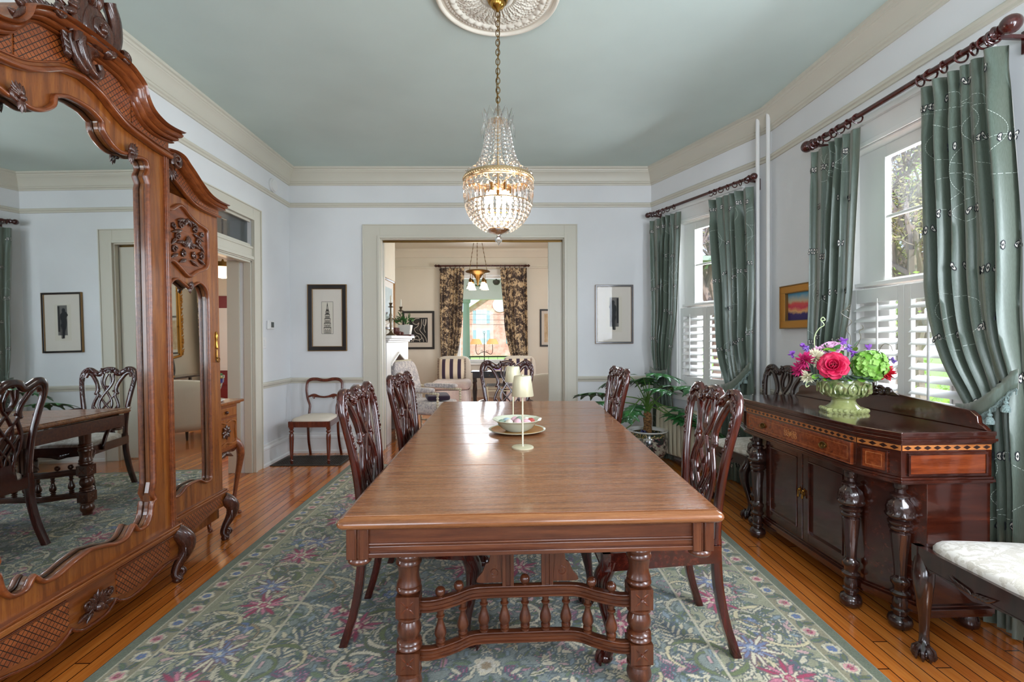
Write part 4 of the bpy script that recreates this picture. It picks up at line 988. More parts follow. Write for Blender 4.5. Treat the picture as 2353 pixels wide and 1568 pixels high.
    if arms:
        for s in (-1, 1):
            mb = MB(); P = cr([bp(s*.205, .70), (s*.235, .17, .702), (s*.268, .05, .69), (s*.278, -.07, .675), (s*.270, -.13, .665)], 5)
            mb.strand(P, .038, .026, up=(0, 0, 1)); sp = spiral(0, 0, .020, .006, PI/2, 1.0, 12); mb.tube([(s*.270, -.13-x, .650+z) for x, z in sp], .012, 8)
            P = cr([(s*.275, -.09, .66), (s*.268, -.05, .60), (s*.252, -.08, .52), (s*.255, -.12, .44), (s*.252, -.12, .40)], 5); mb.strand(P, .030, .028, up=(0, 1, 0)); obj('arm', mb, wm, t, sm=50)
GC = 'carved ribbon-back chairs around the dining table'
def place(r, deg, x, y): return (x, y, 0.011 if (-1.6 < x < 1.43 and y < 4.9) else 0)
c1 = thing('dining_chair', 'carved mahogany ribbon-back chair at the right side of the table, nearest the camera', 'chair', (.615, 2.12, .0125), math.radians(-90), GC)
chair_parts(c1, MAT['mahogany'], MAT['mahogany_x'])
dup(c1, (-.385, 2.22, .0125), math.radians(91), 'carved mahogany chair on the left side of the table, nearest the mirrored armoire', GC)
dup(c1, (-.355, 2.95, .0125), math.radians(87), 'carved mahogany chair on the left side of the table, farther one by the patterned armchair', GC)
dup(c1, (.50, 3.42, .0125), math.radians(-89), 'carved mahogany chair on the right side of the table, in front of the potted plant', GC)
c2 = thing('dining_chair', 'carved armchair at the far head of the table, facing the camera', 'chair', (.0, 4.25, .0125), math.radians(0), GC); chair_parts(c2, MAT['mahogany'], MAT['mahogany_x'], arms=True)
c3_ = thing('dining_chair', 'dark carved chair with white seat in the bay corner behind the sideboard', 'chair', (1.90, 3.69, 0), math.radians(-80), 'dark side chairs against the window wall'); chair_parts(c3_, MAT['ebony'], MAT['ebony'])
dup(c3_, (1.905, 1.70, 0), math.radians(-90), 'dark carved chair with white damask seat at the right edge, cabriole leg in front', 'dark side chairs against the window wall')

# ---------------------------------------------------------------- balloon-back side chair
t = thing('side_chair', 'small red-brown balloon-back chair with needlepoint seat against the far left wall', 'chair', (-2.03, 5.17, 0), 0)
bw = MAT['balloon_wood']
def sb(z): return .185+(z-.45)*.16
for s in (-1, 1):
    mb = MB(); mb.lathe([(.010, 0), (.013, .02), (.012, .03), (.017, .04), (.012, .05), (.014, .06), (.020, .16), (.024, .27), (.022, .31), (.014, .325), (.024, .335), (.024, .345), (.016, .355), (.024, .37), (.024, .40)], 18, (s*.19, -.17, 0)); obj('front_leg', mb, bw, t, sm=50)
    mb = MB(); P = cr([(s*.165, .185, .44), (s*.165, .19, .30), (s*.168, .215, .15), (s*.172, .27, 0)], 5); mb.strand(P, .026, .026, pw=.4); obj('rear_leg', mb, bw, t, sm=50)
mb = MB()
for a, b in (((-.215, -.195), (.215, -.195)), ((.215, -.195), (.18, .20)), ((.18, .20), (-.18, .20)), ((-.18, .20), (-.215, -.195))):
    a, b = Vector(a), Vector(b); d = (b-a).normalized(); n = Vector((-d.y, d.x))*.022; mb.hprism([a[:], b[:], (b+n)[:], (a+n)[:]], .385, .445)
obj('seat_rail', mb, bw, t, sm=0, bevel=.004)
mb = MB()
def seat2(u, v):
    th = 2*PI*u; c_, s_ = math.cos(th), math.sin(th); k = (abs(c_)**6+abs(s_)**6)**(-1/6)
    if v < .15: r, z = 1, .435+.03*v/.15
    else: q = (v-.15)/.85; r = 1-q; z = .465+.028*(1-(1-q)**2.6)
    yy = s_*k*r*.19; return (c_*k*r*(.205-(yy+.19)*.08), yy, z)
mb.grid(seat2, 36, 12, closed_u=True); obj('seat', mb, MAT['needle'], t, sm=60)
mb = MB(); half = [(.155, .43), (.150, .50), (.150, .56), (.176, .63), (.192, .70), (.196, .76), (.188, .815), (.150, .842), (.09, .845), (.04, .835), (0, .832)]
path = cr([(-x, z) for x, z in half]+[(x, z) for x, z in half[-2::-1]], 5); mb.strand([(x, sb(z), z) for x, z in path], [.024+.012*max(0, min(1, (z-.8)/.04)) for x, z in path], .024, pw=.6)
obj('back_frame', mb, bw, t, sm=60)
mb = MB(); P = cr([(-.175, .652), (-.12, .668), (-.06, .655), (0, .648), (.06, .655), (.12, .668), (.175, .652)], 5); mb.strand([(x, sb(z), z) for x, z in P], [.022+.016*math.exp(-((abs(x)-.10)/.035)**2) for x, z in P], .018, pw=.6)
for s in (-1, 1):
    sp = spiral(s*.11, .645, .004, .014, 0, s*1.2, 12); mb.tube([(x, sb(z)-.011, z) for x, z in sp], .004, 6)
obj('cross_rail', mb, bw, t, sm=60)
# ---------------------------------------------------------------- mirrored armoire
AU = (-.012, 1.0); _n = math.hypot(*AU); AU = (AU[0]/_n, AU[1]/_n)
ar = thing('mirrored_armoire', 'tall carved walnut breakfront armoire with large shaped mirror door, left foreground', 'armoire', (-1.775, 2.06, 0), ang(AU), rx=-.012)
def poly_r(poly, c, a):
    # distance from c at angle a to the closed polygon
    d = (math.cos(a), math.sin(a)); best = None; n = len(poly)
    for i in range(n):
        p, q = poly[i], poly[(i+1) % n]; ex, ez = q[0]-p[0], q[1]-p[1]; den = d[0]*ez-d[1]*ex
        if abs(den) < 1e-12: continue
        t_ = ((p[0]-c[0])*ez-(p[1]-c[1])*ex)/den; u_ = ((p[0]-c[0])*d[1]-(p[1]-c[1])*d[0])/den
        if t_ > 0 and -1e-6 <= u_ <= 1+1e-6: best = t_ if best is None else min(best, t_)
    return best or 0.01
def ringpanel(mb, inner, outer, c, y0, y1, mi=None):
    an = sorted({round(math.atan2(p[1]-c[1], p[0]-c[0]), 6) for p in list(inner)+list(outer)}); m = len(an)
    I = [(c[0]+poly_r(inner, c, a)*math.cos(a), c[1]+poly_r(inner, c, a)*math.sin(a)) for a in an]; O = [(c[0]+poly_r(outer, c, a)*math.cos(a), c[1]+poly_r(outer, c, a)*math.sin(a)) for a in an]
    vs = [(p[0], y0, p[1]) for p in I]+[(p[0], y0, p[1]) for p in O]+[(p[0], y1, p[1]) for p in I]+[(p[0], y1, p[1]) for p in O]; fs = []
    for i in range(m):
        j = (i+1) % m; fs += [(i, m+i, m+j, j), (2*m+j, 3*m+j, 3*m+i, 2*m+i), (i, j, 2*m+j, 2*m+i), (m+j, m+i, 3*m+i, 3*m+j)]
    mb.add(vs, fs, mi)
def sym(half): return [(-x, z) for x, z in half[::-1] if x > 1e-6]+list(half)
mt = [(0, 2.298)]+cr([(0.0, 2.298), (.06, 2.292), (.112, 2.268)], 4)[1:]+cr([(.114, 2.262), (.122, 2.225), (.165, 2.188), (.215, 2.172), (.27, 2.182)], 4)+cr([(.30, 2.178), (.345, 2.192), (.378, 2.185), (.392, 2.15), (.378, 2.118)], 4)+[(.376, 2.112), (.392, 2.08), (.385, 2.05), (.385, 1.9)]
mbt = [(0, .408)]+cr([(0, .408), (.08, .392), (.15, .372), (.205, .378), (.245, .418)], 4)[1:]+cr([(.252, .412), (.275, .383), (.325, .385), (.358, .425), (.372, .485)], 4)+[(.392, .492), (.372, .53), (.385, .58), (.385, .8)]
inner = [(x, z) for x, z in mt]+[(x, z) for x, z in mbt[::-1]]
innerF = inner+[(-x, z) for x, z in inner[::-1] if x > 1e-6]
lowc = cr([(0, 2.405), (.09, 2.385), (.17, 2.34), (.25, 2.305), (.35, 2.288), (.45, 2.275), (.545, 2.27)], 4)
upc = cr([(0, 2.56), (.1, 2.556), (.19, 2.545), (.255, 2.515)], 4)+cr([(.275, 2.50), (.292, 2.45), (.33, 2.405), (.40, 2.380), (.47, 2.378), (.56, 2.388)], 4)[0:]
CW = .545
outer = [(CW, .30)]+[p for p in lowc[::-1]]; outerF = outer+[(-x, z) for x, z in outer[::-1] if x > 1e-6]
# carcass
mb = MB(); mb.box((-CW, .03, .13), (CW, .62, 2.28)); mb.prism([(-.5, 2.27), (.5, 2.27), (.3, 2.38), (.15, 2.5), (-.15, 2.5), (-.3, 2.38)], .10, .60)
for s in (-1, 1):
    a, b = sorted((s*CW, s*1.085)); mb.box((a, .075, .14), (b, .60, 2.10))
obj('carcass', mb, MAT['walnut'], ar, sm=0, bevel=.003)
# centre door
mb = MB(); ringpanel(mb, innerF, outerF, (0, 1.35), 0, .028); dr_ = obj('mirror_door', mb, MAT['walnut'], ar, sm=0)
mb = MB(); L = [(x, z) for x, z in innerF]; mb.strand([(x, -.008, z) for x, z in L], .018, .030, closed=True, pw=.8); obj('mirror_moulding', mb, MAT['walnut_red'], dr_, sm=60)
mb = MB(); mb.add([(-.44, .018, .34), (.44, .018, .34), (.44, .018, 2.33), (-.44, .018, 2.33), (-.44, .024, .34), (.44, .024, .34), (.44, .024, 2.33), (-.44, .024, 2.33)], [(0, 1, 2, 3), (7, 6, 5, 4)]); obj('mirror', mb, MAT['mirror'], dr_, sm=0)
for s in (-1, 1):
    mb = MB(); a, b = sorted((s*(CW-.030), s*(CW+.004))); mb.box((a, -.012, .30), (b, .03, 2.275)); a, b = sorted((s*(CW-.030), s*(CW-.022))); mb.box((a, -.020, .31), (b, -.01, 2.26)); obj('corner_post', mb, MAT['walnut_red'], ar, sm=0, bevel=.003)
def carve_knot(mb, cx, cz, s, k=1.0, y=-.03):
    for a0, r, tn in ((0, .022, 1.3), (2.6, .018, -1.2)):
        sp = spiral(cx+s*.012*k, cz, .003*k, r*k, a0 if s > 0 else PI-a0, s*tn, 14); mb.tube([(x, y, z) for x, z in sp], [(.005+.004*i/14)*k for i in range(15)], 7)
    for i in range(6):
        a = PI*(.1+.42*i/5)*1.0; d = .055*k*(1-.1*abs(i-2.5)); mb.lobe((cx, y, cz), (cx+s*d*math.cos(a), y-.008, cz+d*math.sin(a)), .02*k, .018*k)
    for i in range(3): mb.lobe((cx, y, cz+.005), (cx-s*.012*(i-1)*k, y-.004, cz-(.05-.008*abs(i-1))*k), .018*k, .016*k)
    mb.ball((cx, y-.008, cz), .011*k, 8, 6)
for s in (-1, 1): mb = MB(); carve_knot(mb, s*.262, 2.185, s, 1.15, -.022); obj('leaf_carving', mb, MAT['carving'], dr_, sm=60)
# frieze and cornice (centre)
def halfstrip(mb, lo, up, y0, y1, n=26, mi=None, x0=-1, x1=1):
    def at(cv, x):
        x = abs(x)
        for p, q in zip(cv, cv[1:]):
            if p[0] <= x <= q[0]+1e-9: return p[1]+(q[1]-p[1])*(x-p[0])/max(1e-9, q[0]-p[0])
        return cv[-1][1]
    xs = [x0+(x1-x0)*i/n for i in range(n+1)]
    mb.strip([(x, up(x) if callable(up) else at(up, x)) for x in xs], [(x, lo(x) if callable(lo) else at(lo, x)) for x in xs], y0, y1, mi)
    return at
mb = MB(); at = halfstrip(mb, lowc, upc, -.012, .10, 44, x0=-CW, x1=CW); fz = obj('frieze', mb, MAT['walnut_x'], ar, sm=30)
for a, b in ((.03, .275), (.285, .52)):
    for s in (-1, 1):
        mb = MB(); x0, x1 = (a, b) if s > 0 else (-b, -a)
        halfstrip(mb, lambda x: at(lowc, x)+.035, lambda x: max(at(lowc, x)+.04, at(upc, x)-.045), -.016, -.010, 14, x0=x0, x1=x1); obj('lattice_panel', mb, MAT['lattice'], fz, sm=0)
mb = MB(); xs = [i/60*CW for i in range(-60, 61)]
mb.strand([(x, -.018, at(lowc, x)) for x in xs], .022, .04); mb.strand([(x, -.014, at(lowc, x)+.03) for x in xs], .008, .016)
obj('frieze_bead', mb, MAT['walnut_red'], fz, sm=60)
mb = MB(); U = [(-x, z) for x, z in upc[::-1]]+list(upc[1:])
for dz, w, d, yy in ((0, .030, .16, -.005), (-.020, .020, .12, .0), (.016, .014, .20, .0), (-.036, .010, .07, .0)): mb.strand([(x, yy, z+dz) for x, z in U], w, d, pw=.6)
obj('cornice', mb, MAT['walnut_red'], ar, sm=50)
# crest cartouche
mb = MB()
sp = [(x*1.0, z) for x, z in spiral(.045, 2.625, .012, .075, -.4, -1.55, 34)]; mb.tube([(x, -.08+.0009*i, z) for i, (x, z) in enumerate(sp)], [.010+.022*(i/34)**1.2 for i in range(35)], 10)
mb.ball((.045, -.085, 2.625), .018, 10, 8); mb.ball((.035, -.03, 2.63), .095, 16, 10, (1, .5, 1.25)); mb.ball((.0, -.02, 2.53), .06, 12, 8, (1, .6, 1.3))
for i in range(14):
    a = 1.2+i*.205; r1 = .075; r2 = .145+.015*math.sin(i*2.3); mb.lobe((.02+r1*math.cos(a), -.06, 2.63+r1*math.sin(a)*1.15), (.02+r2*math.cos(a+.25), -.075+.01*(i % 2), 2.63+r2*math.sin(a+.25)*1.25), .038, .035)
P = cr([(-.035, 2.70), (-.06, 2.62), (-.045, 2.53), (-.015, 2.46), (.03, 2.425), (.06, 2.45), (.05, 2.48)], 5); mb.tube([(x, -.055, z) for x, z in P], [.026*(1-.5*i/len(P)) for i in range(len(P))], 9)
P = cr([(-.085, 2.58), (-.075, 2.52), (-.05, 2.46), (-.01, 2.425), (.0, 2.45)], 5); mb.tube([(x, -.045, z) for x, z in P], .016, 8)
P = cr([(.10, 2.78), (.13, 2.72), (.135, 2.64), (.11, 2.57), (.07, 2.545)], 5); mb.tube([(x, -.06, z) for x, z in P], [.03, *[.028]*(len(P)-2), .02], 9)
for i in range(9):
    z = 2.44+i*.022; mb.lobe((-.07-.01*math.sin(i*.5), -.035, z), (-.105-.006*i, -.05, z+.035), .03, .03)
for s in (-1, 1):
    for i in range(8):
        x = s*(.12+i*.024); z = at(upc, x)+.012; mb.lobe((x, -.05, z-.01), (x+s*.055, -.06, z+.028-.035*(i/7)), .032, .026)
    sp = spiral(s*.165, 2.575, .006, .026, 0, s*1.4, 16); mb.tube([(x, -.085, z) for x, z in sp], .010, 7); mb.lobe((s*.26, -.06, 2.52), (s*.335, -.07, 2.43), .03, .025)
obj('crest_carving', mb, MAT['carving'], ar, sm=60)
# plinth and apron
mb = MB()
for a, b, y in ((.296, .306, -.030), (.283, .296, -.040), (.270, .283, -.032)): mb.box((-CW-.02, y, a), (CW+.02, .10, b))
ap = cr([(0, .098), (.06, .102), (.10, .125)], 4)+cr([(.112, .140), (.13, .122), (.19, .100), (.28, .105), (.37, .128), (.44, .140), (.52, .135), (.56, .13)], 4)
halfstrip(mb, ap, lambda x: .272, -.022, .03, 50, x0=-CW, x1=CW)
for s in (-1, 1): a, b = sorted((s*CW, s*(CW-.02))); mb.box((a, -.02, .14), (b, .6, .272))
aproot = obj('plinth', mb, MAT['walnut_x'], ar, sm=30, bevel=.002)
for s in (-1, 1): mb = MB(); halfstrip(mb, lambda x: at(ap, x)+.028, lambda x: .252, -.026, -.02, 16, x0=min(s*.12, s*.47), x1=max(s*.12, s*.47)); obj('lattice_panel', mb, MAT['lattice'], aproot, sm=0)
mb = MB(); AP = [(-x, z) for x, z in ap[::-1]]+list(ap[1:]); mb.strand([(x, -.022, z) for x, z in AP], .012, .022); mb.strand([(x, -.024, .262) for x in (-CW, -.13)], .007, .01); mb.strand([(x, -.024, .262) for x in (.13, CW)], .007, .01)
obj('apron_bead', mb, MAT['walnut_dark'], aproot, sm=60)
mb = MB()
for i in range(11):
    a = PI*(-.15+1.3*i/10); r = .058+.008*(i % 2); mb.lobe((0, -.035, .18), (r*math.cos(a), -.045, .185+r*.85*math.sin(a)), .024, .026)
for s in (-1, 1):
    sp = spiral(s*.058, .20, .004, .018, 0, s*1.3, 14); mb.tube([(x, -.045, z) for x, z in sp], .006, 7); mb.lobe((s*.03, -.035, .16), (s*.10, -.04, .15), .028, .022); mb.lobe((s*.02, -.035, .16), (s*.06, -.042, .125), .024, .02)
mb.ball((0, -.045, .165), .020, 10, 8); obj('shell_carving', mb, MAT['carving'], aproot, sm=60)
def armfoot(x, s, y=-.01, k=1.0):
    mb = MB(); P = cr([(0, .272), (.018, .245), (.032, .205), (.026, .15), (.006, .09), (0, .045), (.012, .02)], 5); rr = cr([(.034,), (.036,), (.036,), (.028,), (.020,), (.020,), (.022,)], 5)
    mb.tube([(x+s*o, y-o*1.3, z) for o, z in P], [q[0]*k*1.2 for q in rr], 12)
    for j in range(4): mb.lobe((x+s*(.01+.006*j), y-.030-.012*(j % 2), .262-.008*j), (x+s*(.045-.02*j), y-.062, .16-.01*j), .026, .02, up=(s*.4, -1, 0))
    sp = spiral(0, .05, .006, .026, PI, 1.2, 16); mb.tube([(x+s*(.012+.3*q), y-.02+q*-1.0, z) for q, z in sp], .012, 8); mb.lathe([(.02, 0), (.026, .012), (.02, .03)], 14, (x+s*.004, y-.006, 0))
    obj('foot', mb, MAT['carving'], ar, sm=60)
for s in (-1, 1): armfoot(s*(CW-.01), s)
for s in (-1, 1):
    mb = MB(); mb.box((s*(CW-.06)-.03, .5, 0), (s*(CW-.06)+.03, .6, .14)); mb.box((s*1.04-.03, .5, 0), (s*1.04+.03, .58, .15)); obj('back_foot', mb, MAT['walnut_dark'], ar, sm=0, bevel=.004)
# side sections
for s in (-1, 1):
    xc = .775; Y0 = .05
    smt = cr([(0, 1.594), (.05, 1.618), (.10, 1.638), (.15, 1.615), (.178, 1.56), (.182, 1.45)], 4); smb = cr([(0, .462), (.06, .458), (.12, .428), (.168, .432), (.180, .47), (.182, .60)], 4)
    smb[0:0] = []; inn = list(smt)+list(smb[::-1]); innF = [(s*(xc+x), z) for x, z in inn]+[(s*(xc-x), z) for x, z in inn[::-1] if x > 1e-6]
    outF = [(s*x, z) for x, z in ((CW+.005, .325), (1.075, .325), (1.075, 2.12), (CW+.005, 2.12))]
    mb = MB(); ringpanel(mb, innF, [(s*x, z) for x, z in ((CW+.005, .325), (1.0, .325), (1.0, 1.665), (CW+.005, 1.665))], (s*xc, 1.05), Y0, Y0+.028); mb.box((min(s*1.0, s*1.085), Y0, .325), (max(s*1.0, s*1.085), Y0+.03, 2.105))
    mb.box((min(s*(CW+.005), s*1.0), Y0, 1.665), (max(s*(CW+.005), s*1.0), Y0+.028, 2.11)); sd = obj('side_door', mb, MAT['walnut'], ar, sm=0)
    mb = MB(); mb.strand([(x, Y0-.006, z) for x, z in innF], .014, .024, closed=True, pw=.8); 
    pan = cr([(.585, 1.72), (.64, 1.735), (.70, 1.705), (.775, 1.665), (.85, 1.70), (.93, 1.73), (.955, 1.76)], 4)+cr([(.962, 1.80), (.962, 1.93), (.945, 1.975), (.87, 1.99), (.80, 2.015), (.715, 2.06), (.64, 2.02), (.585, 2.01)], 4)
    mb.strand([(s*x, Y0-.006, z) for x, z in pan], .022, .030, closed=True, pw=.8); obj('mirror_moulding', mb, MAT['walnut_red'], sd, sm=60)
    mb = MB(); mb.add([(s*.575, Y0+.016, .40), (s*.975, Y0+.016, .40), (s*.975, Y0+.016, 1.65), (s*.575, Y0+.016, 1.65)], [(0, 1, 2, 3)]); obj('mirror', mb, MAT['mirror'], sd, sm=0)
    mb = MB(); mb.prism([(s*x, z) for x, z in pan], Y0-.004, Y0+.004, mi=0)
    for sg in (-1, 1):
        for cx, cz, r, a0, tn in ((.06, 1.95, .026, 0, 1.4), (.09, 1.88, .022, 2, -1.4), (.12, 1.80, .024, 1, 1.3), (.05, 1.79, .022, 4, -1.4), (.13, 1.93, .018, 3, 1.2), (.03, 1.85, .02, 5, 1.2)):
            q = spiral(xc+sg*cx, cz, .004, r, a0 if sg > 0 else PI-a0, sg*tn, 14); mb.tube([(s*x, Y0-.012, z) for x, z in q], .006, 7, mi=1)
        for cx0, cz0, cx1, cz1 in ((.02, 1.99, .10, 1.965), (.05, 1.92, .15, 1.89), (.03, 1.86, .11, 1.84), (.10, 1.87, .15, 1.82), (.02, 1.76, .09, 1.73), (.09, 1.78, .155, 1.75), (.0, 2.0, .03, 1.95)): mb.lobe((s*(xc+sg*cx0), Y0-.010, cz0), (s*(xc+sg*cx1), Y0-.014, cz1), .022, .018, mi=1)
    for k in range(5): mb.lobe((s*xc, Y0-.012, 1.90), (s*(xc+(k-2)*.016), Y0-.018, 1.82+.008*abs(k-2)), .018, .016, mi=1)
    obj('carved_panel', mb, [MAT['walnut_red'], MAT['carving']], sd, sm=50)
    mb = MB(); carve_knot(mb, s*xc, 1.60, s, .8, Y0-.012); obj('leaf_carving', mb, MAT['carving'], sd, sm=60)
    if s > 0:
        mb = MB(); mb.lathe([(.004, 1.235), (.010, 1.24), (.008, 1.25), (.006, 1.29), (.010, 1.31), (.008, 1.33), (.004, 1.345)], 8, (1.045, Y0-.004, 0)); mb.lobe((1.045, Y0-.006, 1.15), (1.045, Y0-.006, 1.25), .022, .006); mb.tube([(1.045+.014*math.cos(a*.5), Y0-.014, 1.165+.014*math.sin(a*.5)) for a in range(13)], .0028, 6); obj('key_plate', mb, MAT['brass'], sd, sm=50)
    ups = cr([(CW+.0, 2.30), (.60, 2.31), (.66, 2.305), (.71, 2.275), (.76, 2.245), (.82, 2.205), (.90, 2.165), (.99, 2.150), (1.10, 2.150)], 4); los = cr([(CW, 2.19), (.62, 2.195), (.68, 2.17), (.75, 2.13), (.84, 2.095), (.95, 2.085), (1.085, 2.085)], 4)
    def ats(cv, x):
        for p, q in zip(cv, cv[1:]):
            if p[0] <= x <= q[0]+1e-9: return p[1]+(q[1]-p[1])*(x-p[0])/max(1e-9, q[0]-p[0])
        return cv[-1][1]
    xs = [CW+(1.085-CW)*i/22 for i in range(23)]
    mb = MB(); mb.strip([(s*x, ats(ups, x)) for x in xs], [(s*x, ats(los, x)) for x in xs], Y0-.010, Y0+.10); f2 = obj('frieze', mb, MAT['walnut_x'], ar, sm=30)
    mb = MB(); mb.strip([(s*x, ats(ups, x)-.035) for x in xs[5:-1]], [(s*x, ats(los, x)+.022) for x in xs[5:-1]], Y0-.014, Y0-.008); obj('lattice_panel', mb, MAT['lattice'], f2, sm=0)
    mb = MB(); mb.strand([(s*x, Y0-.014, ats(los, x)) for x in xs], .016, .03); obj('frieze_bead', mb, MAT['walnut_red'], f2, sm=60)
    mb = MB()
    for dz, w, d in ((0, .024, .13), (-.016, .016, .10), (.013, .012, .16)): mb.strand([(s*x, Y0, z+dz) for x, z in ups], w, d, pw=.6)
    obj('cornice', mb, MAT['walnut_red'], ar, sm=50)
    mb = MB(); sp = spiral(s*.625, 2.275, .008, .042, 0, s*1.6, 22); mb.tube([(x, Y0-.05, z) for x, z in sp], [.008+.010*i/22 for i in range(23)], 8)
    for k in range(7): a = PI+PI*(.15+.7*k/6); mb.lobe((s*.60, Y0-.03, 2.235), (s*.60+.062*math.cos(a), Y0-.04, 2.23+.07*math.sin(a)), .022, .022)
    obj('crest_carving', mb, MAT['carving'], ar, sm=60)
    mb = MB(); 
    for a, b, y in ((.318, .328, .03), (.305, .318, .02)): mb.box((min(s*CW, s*1.105), y, a), (max(s*CW, s*1.105), .12, b))
    aps = cr([(CW, .155), (.62, .150), (.70, .165), (.80, .195), (.90, .215), (1.0, .225), (1.09, .22)], 4); mb.strip([(s*x, .306) for x in xs], [(s*x, ats(aps, x)) for x in xs], Y0-.018, Y0+.03); p2 = obj('plinth', mb, MAT['walnut_x'], ar, sm=30, bevel=.002)
    mb = MB(); mb.strip([(s*x, .292) for x in xs[1:-2]], [(s*x, ats(aps, x)+.02) for x in xs[1:-2]], Y0-.022, Y0-.016); obj('lattice_panel', mb, MAT['lattice'], p2, sm=0)
    armfoot(s*1.08, s, Y0-.005, .92)
# ---------------------------------------------------------------- sideboard
SO = lw(B, RU, 4.058-2.73)
sbd = thing('sideboard', 'dark mahogany sideboard with turned columns and inlaid drawers under the nearer window', 'sideboard', SO, ang(RU))
def poly(ins=0.0, bk=-.21): return [(-.678+ins, bk), (-.678+ins, -.635+ins*.8), (-.486+ins*.3, -.70+ins), (.486-ins*.3, -.70+ins), (.678-ins, -.635+ins*.8), (.678-ins, bk)]
mb = MB(); mb.hprism(poly(.0), .868, .888); obj('top', mb, MAT['sideboard_top'], sbd, sm=0, bevel=.003)
mb = MB()
for ins, z0, z1 in ((.006, .858, .868), (-.006, .846, .858), (.004, .838, .846), (.014, .832, .838), (.022, .690, .832), (.012, .680, .690), (.004, .668, .680), (.016, .660, .668)): mb.hprism(poly(ins), z0, z1)
obj('frieze', mb, MAT['sideboard_wood'], sbd, sm=0, bevel=.0015)
mb = MB(); P = poly(.020)
def along(a, b, fn, off=.002):
    a, b = Vector(a), Vector(b); d = b-a; L = d.length; d /= L; n = Vector((d.y, -d.x)); q = Matrix(((d.x, -n.x, 0, a.x), (d.y, -n.y, 0, a.y), (0, 0, 1, 0), (0, 0, 0, 1))); fn(L, q)
def band(L, q):
    mb.X = q; mb.box((.004, -.0012, .806), (L-.004, .002, .829), 0); n = max(2, int(L/.042)); p = (L-.01)/n
    for k in range(n):
        c = .005+p*(k+.5); mb.add([(c-p*.40, -.0018, .8175), (c, -.0018, .8085), (c+p*.40, -.0018, .8175), (c, -.0018, .8265)], [(0, 1, 2, 3)], 1)
for i in range(5): along(P[i], P[i+1], band)
mb.X = None; obj('inlay_band', mb, [MAT['inlay_light'], MAT['ebony']], sbd, sm=0)
def inset(mb, L, q, x0, x1, z0, z1, m=0):
    mb.X = q; mb.box((x0, -.005, z0), (x1, .001, z1), m)
    for a, b, c, d in ((x0-.008, x1+.008, z0-.008, z0), (x0-.008, x1+.008, z1, z1+.008), (x0-.008, x0, z0, z1), (x1, x1+.008, z0, z1)): mb.box((a, -.009, c), (b, .001, d), 1)
def fr(L, q): inset(mb, L, q, .035, L-.035, .706, .788)
def fr2(L, q): inset(mb, L, q, .03, L-.06, .706, .788); mb.X = q; mb.box((.045, -.0065, .718), (L-.075, -.005, .720), 2); mb.box((.045, -.0065, .774), (L-.075, -.005, .776), 2); mb.box((.045, -.0065, .718), (.047, -.005, .776), 2); mb.box((L-.077, -.0065, .718), (L-.075, -.005, .776), 2)
for i, fn in ((0, fr), (4, fr), (1, fr2), (3, fr2)):
    mb = MB(); along(P[i], P[i+1], fn); mb.X = None; obj('side_panel', mb, [MAT['sideboard_front'], MAT['sideboard_wood'], MAT['inlay_light']], sbd, sm=0, bevel=.001)
mb = MB(); mb.box((-.452, -.688, .704), (.452, -.676, .792))
for a, b, c, d in ((-.46, .46, .696, .704), (-.46, .46, .792, .80), (-.46, -.452, .704, .792), (.452, .46, .704, .792)): mb.box((a, -.692, c), (b, -.676, d))
dw = obj('drawer', mb, MAT['sideboard_front'], sbd, sm=0, bevel=.002)
mb = MB()
for a, b, c, d in ((-.435, .435, .716, .7175), (-.435, .435, .778, .7795), (-.435, -.4335, .716, .7795), (.4335, .435, .716, .7795)): mb.box((a, -.6888, c), (b, -.687, d))
for s in (-1, 1):
    for k in range(4): a = spiral(s*(.022+.022*(k % 2)), .748+(.010 if k > 1 else -.010), .003, .014, k, s*1.2, 12); mb.tube([(x, -.689, z) for x, z in a], .0022, 5)
for k in range(6): a = k*PI/3; mb.lobe((0, -.689, .748), (.018*math.cos(a), -.689, .748+.018*math.sin(a)), .010, .002)
obj('marquetry', mb, MAT['inlay_light'], dw, sm=50)
for s in (-1, 1):
    mb = MB(); q0 = len(mb.V); mb.lathe([(.026, -.6895), (.026, -.692), (.022, -.694), (.018, -.691), (0, -.691)], 24, ax='y'); mb.V = [(x+s*.27, y, .748+z*.62) for x, y, z in mb.V]
    mb.tube([(s*.27+.020*math.cos(PI+PI*a/12), -.699, .748+.017*math.sin(PI+PI*a/12)) for a in range(13)], .0028, 6); mb.ball((s*.27-.02, -.697, .748), .004, 8, 6); mb.ball((s*.27+.02, -.697, .748), .004, 8, 6)
    obj('bail_handle', mb, MAT['old_brass'], dw, sm=50)
